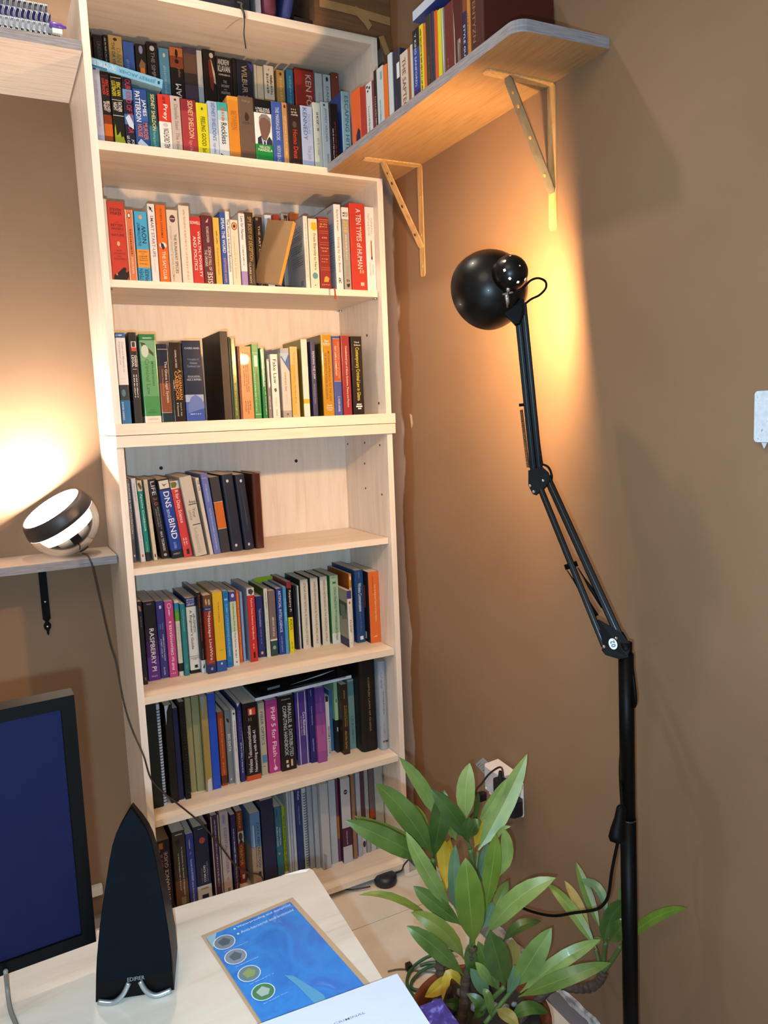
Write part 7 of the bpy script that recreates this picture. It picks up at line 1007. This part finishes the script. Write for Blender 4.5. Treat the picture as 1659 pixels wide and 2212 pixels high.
b = MB(); P_ = [Vector((0.4027, -0.0040, 2.5523)), Vector((0.4059, -0.0100, 2.5345)), Vector((0.4053, -0.0110, 2.5114)), Vector((0.4022, -0.0110, 2.4827)), Vector((0.4050, -0.0110, 2.4492))]
b.tube(curve_pts([Vector((.40, .03, zt+.03)), Vector((.405, .0, zt+.012))] + P_, 5), [.004]*12 + [.003]*6 + [.0016]*13, plain('1c1512', .7, vary=0), 6); s_ = b.build('strap', bg); s_.matrix_parent_inverse = bg.matrix_world.inverted() if False else Matrix.Translation(-Vector(bg.location))
bag('document_folder', 'maroon folder with a silver edge on the bookcase top', .461, .512, .006, .20, .26, '571f36', 'folder')
sl_ = MB(); sl_.box(.4565, .008, zt, .4598, .2, zt+.26, plain('8a8c96', .4)); tag(sl_.build('booklet'), 'thin silver grey booklet beside the maroon folder', 'booklet')
bag('cloth_bag', 'dark blue cloth bag slumped beside the maroon folder', .514, .548, .004, .2, .18, '1f2a66', lean=.25)
bt = MB(); bt.box(.552, .004, zt, .604, .03, zt+.012, plain('14100f', .5)); tag(bt.build('remote_control'), 'black flat strip lying under the cardboard box edge', 'remote')
CARD = wood('cardboard', [(.3, '563a20'), (.6, '664628'), (.8, '704e2e')], (2, 2, 30), 4, .8)
TAPE = plain('96754c', .16, coat=.7, vary=.2)
cx = thing('cardboard_box', 'brown taped cardboard box on the bookcase corner', 'box', (.72, .14, zt))
b = MB(); x0, x1, y0, y1, h_ = .606-.72, .8385-.72, -.012-.14, .300-.14, .36
b.box(x0, y0, .0, x1, y1, h_, CARD); b.build('body', cx)
b = MB(); b.add([(.801-.72, -.016-.14, .002), (.8385-.72, -.016-.14, .002), (.8385-.72, -.02-.14, -.06), (.815-.72, -.02-.14, -.075), (.801-.72, -.019-.14, -.03),
                 (.801-.72, -.0135-.14, .002), (.8385-.72, -.0135-.14, .002), (.8385-.72, -.0175-.14, -.06), (.815-.72, -.0175-.14, -.075), (.801-.72, -.0165-.14, -.03)], [(0, 4, 3, 2, 1), (5, 6, 7, 8, 9), (0, 5, 9, 4), (4, 9, 8, 3), (3, 8, 7, 2), (2, 7, 6, 1)], CARD); b.build('flap', cx)
def tape(pts, w):
    b = MB(); P_ = [Vector(p_) - Vector(cx.location) for p_ in pts]; d = (P_[1]-P_[0]).normalized(); s = Vector((-d.z, 0, d.x))*w/2
    n_ = len(P_); vs = []
    for p_ in P_: vs += [p_ + s, p_ - s]
    b.add(vs, [(2*i, 2*i+2, 2*i+3, 2*i+1) for i in range(n_-1)], TAPE); b.build('tape_strip', cx)
tape([(0.6207, -0.0135, 2.6027), (0.7177, -0.0137, 2.6012), (.838, -.0136, 2.5937)], .022)
tape([(0.7249, -0.0142, 2.6072), (0.7594, -0.0143, 2.5811), (0.7731, -0.0144, 2.5654)], .02)
tape([(.803, -.0205, zt-.004), (.822, -.0215, zt-.05)], .018)

# ------------------------------------------------------------ potted plant
pt = thing('potted_dracaena', 'leafy green potted plant in a brown clay pot', 'plant', (0.5350, -.795, 0)); PO = Vector(pt.location)
CLAY = wood('brown_clay', [(.3, '5f3220'), (.6, '7a4128'), (.8, '8a4c2e')], (3, 3, 3), 5, .4)
b = MB(); b.lathe([(0, 0), (.10, 0), (.105, .006), (.135, .165), (.150, .168), (.153, .178), (.152, .196), (.147, .2), (.138, .196), (.132, .17), (.128, .16)], CLAY, 44); b.build('pot', pt)
b = MB(); rnd = random.Random(2); ring = [(0, 0, .172)]; 
vs = [(0, 0, .172)]; fs = []
for j, rr in enumerate((.045, .09, .131)):
    for k in range(20): a = 2*PI*k/20; vs.append((rr*math.cos(a), rr*math.sin(a), .168 + rnd.uniform(-.006, .006)))
for k in range(20): fs.append((0, 1+k, 1+(k+1) % 20))
for j in range(2):
    for k in range(20): fs.append((1+j*20+k, 1+(j+1)*20+k, 1+(j+1)*20+(k+1) % 20, 1+j*20+(k+1) % 20))
b.add(vs, fs, plain('2e2622', .95, vary=.4), True); b.build('soil', pt)
rnd = random.Random(9)
for k in range(16):
    a = rnd.uniform(0, 2*PI); rr = rnd.uniform(.02, .115); s = rnd.uniform(.007, .014)
    b = MB(); T_ = Matrix.Translation((rr*math.cos(a), rr*math.sin(a), .178)) @ Matrix.Rotation(a*3, 4, 'Z') @ Matrix.Diagonal((1, .75, .6, 1))
    b.lathe([(s*math.sin(q), -s*math.cos(q)) for q in (0, .7, 1.4, 2.2, PI)], plain(rnd.choice(('8a8c90', 'a8aaae', '6a6664')), .8), 7, T_); b.build('pebble', pt)
BARK = wood('cane_bark', [(.3, '3a2c26'), (.55, '54443a'), (.75, '6a584a')], (6, 6, 60), 6, .8, .5)
def cane(pts, rad, name='cane'):
    b = MB(); P_ = curve_pts([Vector(p_) - PO for p_ in pts], 7); rn = random.Random(4)
    b.tube(P_, [rad*(1 + .12*math.sin(i*1.9) + rn.uniform(-.06, .06)) for i in range(len(P_))], BARK, 10); b.build(name, pt)
for c_ in [([(0.4898, -0.7896, 0.181), (0.4958, -0.7936, 0.2348), (0.4994, -0.7961, 0.2847), (0.5091, -0.8026, 0.3313), (0.5136, -0.8057, 0.3674)], 0.0105), ([(0.5, -0.7361, 0.174), (0.4934, -0.7317, 0.2218), (0.4878, -0.7159, 0.2542), (0.4913, -0.7062, 0.2875), (0.4907, -0.7057, 0.3627), (0.4932, -0.6953, 0.4065)], 0.0105), ([(0.6, -0.83, 0.165), (0.7, -0.8351, 0.2194), (0.73, -0.8553, 0.2196), (0.745, -0.8831, 0.2313), (0.752, -0.9102, 0.2541), (0.757, -0.9239, 0.2779), (0.76, -0.9292, 0.2964)], 0.0095)]: cane(c_[0], c_[1])
STEM = plain('4f6a34', .5)
for c_ in [([(0.4932, -0.6953, 0.4065), (0.4869, -0.7032, 0.4637), (0.4803, -0.7108, 0.5266)], 0.006), ([(0.5124, -0.8048, 0.3674), (0.5478, -0.7684, 0.4797), (0.542, -0.7645, 0.5579)], 0.006), ([(0.542, -0.7645, 0.5579), (0.5362, -0.7606, 0.5804)], 0.004), ([(0.5478, -0.7684, 0.4797), (0.5722, -0.7487, 0.5337)], 0.004), ([(0.5076, -0.8378, 0.2456), (0.5441, -0.8745, 0.3115)], 0.005), ([(0.5033, -0.859, 0.2341), (0.5832, -0.8526, 0.2768)], 0.005), ([(0.76, -0.9292, 0.2964), (0.76, -0.9315, 0.3333), (0.75, -0.9464, 0.3786)], 0.005), ([(0.76, -0.9271, 0.2918), (0.76, -0.9168, 0.3107), (0.76, -0.9065, 0.3331)], 0.004), ([(0.76, -0.9313, 0.2978), (0.768, -0.9516, 0.3403), (0.77, -0.9695, 0.3765)], 0.0045)]:
    b = MB(); P_ = curve_pts([Vector(p_) - PO for p_ in c_[0]], 5); b.tube(P_, c_[1], STEM, 7); b.build('stem', pt)
def leafmat(a, c, key):
    m = bpy.data.materials.new('leaf_' + key); nt, N, L, bs = nodes_of(m); tc = N.new('ShaderNodeTexCoord'); nz = N.new('ShaderNodeTexNoise'); nz.inputs['Scale'].default_value = 22; nz.inputs['Detail'].default_value = 4
    L.new(tc.outputs['Object'], nz.inputs['Vector']); r = ramp(N, [(.32, lin(a)), (.68, lin(c))]); L.new(nz.outputs['Fac'], r.inputs['Fac']); L.new(r.outputs['Color'], bs.inputs['Base Color'])
    bs.inputs['Roughness'].default_value = .38; bs.inputs['Coat Weight'].default_value = .15
    return m
LM = {'g': leafmat('4a6426', '617c38', 'green'), 'd': leafmat('36501f', '48642a', 'dark'), 'l': leafmat('718a44', '8ca25a', 'light'), 'o': leafmat('6a7a2e', '808c3c', 'olive'), 'y': leafmat('c09a1e', 'd0b040', 'yellow'),
      'b': leafmat('587526', '6e8830', 'bright'), 't': leafmat('527456', '6a8a68', 'teal'), 'k': leafmat('8a7a3a', '9c8c4a', 'tan'), 'm': leafmat('5c7a38', '76944c', 'mid')}
RIB = {k: plain(v, .4, vary=0) for k, v in dict(g='6c863e', d='50692f', l='90a662', o='86904a', y='d4b450', b='7c9440', t='748f74', k='a09050', m='7e9850').items()}
CAMP = Vector((-0.2931, -2.0509, 1.4825))
PROF = [(0, .08), (.07, .16), (.16, .50), (.28, .85), (.42, 1.0), (.58, 1.0), (.72, .88), (.84, .64), (.93, .34), (.975, .13), (1, .015)]
def leaf(Pb, Pm, Pt, w, key, roll):
    Pb, Pm, Pt = Vector(Pb) - PO, Vector(Pm) - PO, Vector(Pt) - PO
    Cq = Pm*2 - (Pb+Pt)*.5
    vs = []; fs = []; mi = []; ph = random.random()*6
    for i, (t, k) in enumerate(PROF):
        p_ = Pb*(1-t)**2 + Cq*2*t*(1-t) + Pt*t*t; tg_ = ((Cq-Pb)*(1-t) + (Pt-Cq)*t).normalized()
        vd = (p_ + PO - CAMP).normalized(); sd = tg_.cross(vd); sd = sd.normalized() if sd.length > .05 else tg_.orthogonal().normalized()
        sd = Matrix.Rotation(math.radians(roll), 3, tg_) @ sd; nr = sd.cross(tg_).normalized()
        hw = w*.53*k
        for u_ in (-1, -.55, -.035, .035, .55, 1):
            cup = .16*abs(u_)*hw + .05*hw*math.sin(t*9+ph)*abs(u_)*(1 if u_ > 0 else -1)
            vs.append(p_ + sd*(u_*hw) - nr*cup*(1 if nr.dot(vd) > 0 else -1))
    b = MB()
    for i in range(len(PROF)-1):
        for j in range(5):
            b.m
    n_ = len(PROF)
    b.add(vs, [(i*6+j, i*6+j+1, (i+1)*6+j+1, (i+1)*6+j) for i in range(n_-1) for j in (0, 1, 3, 4)], LM[key], True)
    k0 = len(b.v); b.add(vs, [(i*6+2, i*6+3, (i+1)*6+3, (i+1)*6+2) for i in range(n_-1)], RIB[key], True)
    return b.build('leaf', pt)
for lf in [((0.514,-0.673,0.594),(0.487,-0.667,0.665),(0.431,-0.666,0.753),0.0297,'l',10),((0.475,-0.720,0.539),(0.414,-0.726,0.651),(0.351,-0.708,0.733),0.0446,'g',5),((0.458,-0.732,0.535),(0.362,-0.739,0.620),(0.280,-0.708,0.673),0.0393,'g',-10),((0.481,-0.663,0.535),(0.417,-0.644,0.575),(0.336,-0.625,0.628),0.0266,'o',-25),((0.485,-0.702,0.517),(0.495,-0.720,0.615),(0.514,-0.710,0.675),0.0413,'d',10),((0.475,-0.791,0.457),(0.420,-0.791,0.557),(0.391,-0.759,0.640),0.0318,'l',15),((0.510,-0.646,0.541),(0.492,-0.634,0.585),(0.472,-0.621,0.614),0.0240,'o',10),((0.539,-0.762,0.574),(0.499,-0.772,0.648),(0.460,-0.745,0.708),0.0342,'d',-10),((0.564,-0.719,0.594),(0.569,-0.710,0.655),(0.589,-0.700,0.713),0.0382,'l',0),((0.588,-0.711,0.570),(0.598,-0.706,0.605),(0.603,-0.709,0.644),0.0159,'d',40),((0.583,-0.732,0.585),(0.617,-0.743,0.633),(0.656,-0.745,0.678),0.0234,'l',25),((0.578,-0.740,0.531),(0.645,-0.737,0.606),(0.718,-0.738,0.717),0.0427,'l',5),((0.599,-0.694,0.507),(0.612,-0.703,0.545),(0.622,-0.710,0.578),0.0240,'y',10),((0.523,-0.788,0.589),(0.510,-0.803,0.632),(0.515,-0.807,0.658),0.0249,'d',30),((0.527,-0.791,0.598),(0.523,-0.812,0.638),(0.533,-0.819,0.643),0.0249,'d',-20),((0.532,-0.661,0.535),(0.536,-0.664,0.494),(0.528,-0.683,0.418),0.0305,'y',10),((0.554,-0.664,0.527),(0.551,-0.662,0.495),(0.542,-0.668,0.460),0.0226,'y',30),((0.554,-0.688,0.535),(0.552,-0.675,0.556),(0.547,-0.671,0.583),0.0224,'g',20),((0.489,-0.849,0.408),(0.462,-0.880,0.532),(0.463,-0.868,0.617),0.0530,'b',0),((0.508,-0.765,0.413),(0.501,-0.761,0.498),(0.516,-0.747,0.567),0.0278,'t',20),((0.553,-0.796,0.422),(0.574,-0.798,0.520),(0.588,-0.795,0.593),0.0338,'b',-10),((0.569,-0.747,0.454),(0.586,-0.746,0.495),(0.600,-0.744,0.544),0.0297,'t',20),((0.602,-0.781,0.482),(0.624,-0.784,0.535),(0.623,-0.771,0.585),0.0284,'l',-20),((0.608,-0.749,0.529),(0.624,-0.759,0.570),(0.643,-0.773,0.582),0.0093,'l',0),((0.492,-0.803,0.422),(0.438,-0.791,0.482),(0.400,-0.765,0.521),0.0328,'g',-15),((0.474,-0.743,0.388),(0.381,-0.729,0.478),(0.314,-0.683,0.483),0.0164,'o',30),((0.478,-0.830,0.368),(0.426,-0.831,0.455),(0.380,-0.788,0.484),0.0343,'o',-15),((0.471,-0.837,0.341),(0.403,-0.840,0.432),(0.358,-0.809,0.475),0.0325,'g',-10),((0.543,-0.814,0.387),(0.590,-0.857,0.477),(0.664,-0.895,0.523),0.0398,'l',-15),((0.613,-0.740,0.370),(0.639,-0.733,0.398),(0.660,-0.735,0.429),0.0241,'o',15),((0.575,-0.750,0.349),(0.594,-0.751,0.377),(0.608,-0.749,0.404),0.0236,'t',0),((0.596,-0.801,0.346),(0.624,-0.820,0.381),(0.676,-0.831,0.383),0.0281,'d',-40),((0.540,-0.883,0.320),(0.516,-0.892,0.398),(0.504,-0.884,0.457),0.0470,'d',0),((0.617,-0.791,0.233),(0.629,-0.787,0.284),(0.634,-0.779,0.324),0.0330,'k',0),((0.583,-0.853,0.277),(0.615,-0.874,0.344),(0.662,-0.882,0.404),0.0431,'m',10),((0.600,-0.852,0.259),(0.668,-0.898,0.334),(0.759,-0.923,0.367),0.0292,'l',-10),((0.573,-0.882,0.282),(0.636,-0.949,0.344),(0.727,-0.986,0.368),0.0315,'g',-20),((0.560,-0.837,0.265),(0.539,-0.823,0.326),(0.529,-0.804,0.374),0.0315,'g',10),((0.534,-0.831,0.259),(0.514,-0.830,0.302),(0.498,-0.819,0.334),0.0252,'t',0),((0.535,-0.844,0.294),(0.511,-0.852,0.338),(0.496,-0.842,0.364),0.0204,'l',20),((0.507,-0.789,0.247),(0.474,-0.779,0.305),(0.453,-0.777,0.244),0.0181,'y',10),((0.479,-0.770,0.295),(0.456,-0.766,0.275),(0.422,-0.756,0.255),0.0273,'y',-20),((0.548,-0.889,0.245),(0.576,-0.908,0.274),(0.624,-0.916,0.249),0.0275,'d',-30),((0.515,-0.771,0.193),(0.492,-0.767,0.217),(0.472,-0.754,0.216),0.0230,'d',-20),((0.512,-0.889,0.285),(0.519,-0.918,0.290),(0.531,-0.938,0.280),0.0241,'k',-20),((0.564,-0.851,0.264),(0.585,-0.854,0.303),(0.589,-0.844,0.321),0.0254,'t',-20),((0.503,-0.811,0.208),(0.513,-0.830,0.250),(0.495,-0.805,0.267),0.0238,'d',10),((0.526,-0.814,0.286),(0.506,-0.813,0.339),(0.510,-0.803,0.377),0.0268,'d',0),((0.515,-0.867,0.245),(0.506,-0.873,0.298),(0.502,-0.858,0.314),0.0173,'g',10),((0.760,-0.911,0.333),(0.750,-0.848,0.389),(0.740,-0.772,0.417),0.0238,'b',5),((0.790,-0.855,0.341),(0.800,-0.805,0.369),(0.805,-0.757,0.392),0.0197,'k',10),((0.770,-0.911,0.379),(0.780,-0.860,0.428),(0.790,-0.814,0.474),0.0220,'g',10),((0.770,-0.928,0.416),(0.780,-0.897,0.459),(0.780,-0.837,0.446),0.0185,'t',20),((0.740,-0.953,0.384),(0.740,-0.973,0.452),(0.760,-0.997,0.500),0.0354,'d',20),((0.730,-0.975,0.405),(0.720,-1.017,0.462),(0.730,-1.023,0.486),0.0302,'d',-10),((0.790,-0.941,0.449),(0.800,-0.947,0.487),(0.805,-0.958,0.525),0.0122,'g',10),((0.770,-0.966,0.371),(0.785,-1.037,0.472),(0.800,-1.112,0.536),0.0199,'b',-15),((0.800,-0.854,0.297),(0.800,-0.868,0.314),(0.800,-0.881,0.328),0.0139,'l',0)]: leaf(*lf)

# green watering tube coiled on the floor
HG = plain('2f5a3c', .4)
hz_ = thing('garden_tube', 'thin green watering tube looped on the floor by the pot', 'tube', (0.5882, -0.4151, 0.0000)); HO = Vector(hz_.location)
b = MB(); b.tube([p_ - HO for p_ in curve_pts([Vector(p_) for p_ in ((0.7199, -0.4043, 0.0200), (0.6759, -0.3911, 0.0200), (0.6282, -0.3845, 0.0150), (0.5830, -0.3950, 0.0100), (0.5543, -0.4232, 0.0060), (0.5441, -0.4586, 0.0060), (0.5475, -0.4933, 0.0060))], 8)], .0042, HG, 8); b.build('tube_loop', hz_)
b = MB(); b.tube([p_ - HO for p_ in curve_pts([Vector(p_) for p_ in ((0.6887, -0.4522, 0.0120), (0.6506, -0.4197, 0.0120), (0.6097, -0.4157, 0.0120), (0.5731, -0.4246, 0.0060), (0.5557, -0.4430, 0.0060), (0.5586, -0.4597, 0.0060), (0.5911, -0.4824, 0.0060))], 8)], .0042, HG, 8); b.build('tube_loop', hz_)
b = MB(); b.tube([p_ - HO for p_ in curve_pts([Vector(p_) for p_ in ((0.6076, -0.4024, 0.0160), (0.6419, -0.4104, 0.0160), (0.6926, -0.4464, 0.0160))], 8)], .0045, HG, 8); b.build('tube_loop', hz_)
b = MB(); q_ = Vector((0.5815, -0.3851, 0.0120)) - HO; b.box(q_.x-.008, q_.y-.008, q_.z-.008, q_.x+.008, q_.y+.008, q_.z+.008, DARK, bev=.002); b.build('connector', hz_)
b = MB(); b.tube(curve_pts([Vector(p_) for p_ in ((0.5296, -0.3628, 0.0040), (0.5681, -0.3754, 0.0040), (0.6369, -0.4298, 0.0040), (0.6922, -0.4464, 0.0040))], 6), .0018, plain('6a625c', .5, vary=0), 6); tag(b.build('thin_wire'), 'thin grey wire on the floor between desk and pot', 'wire')
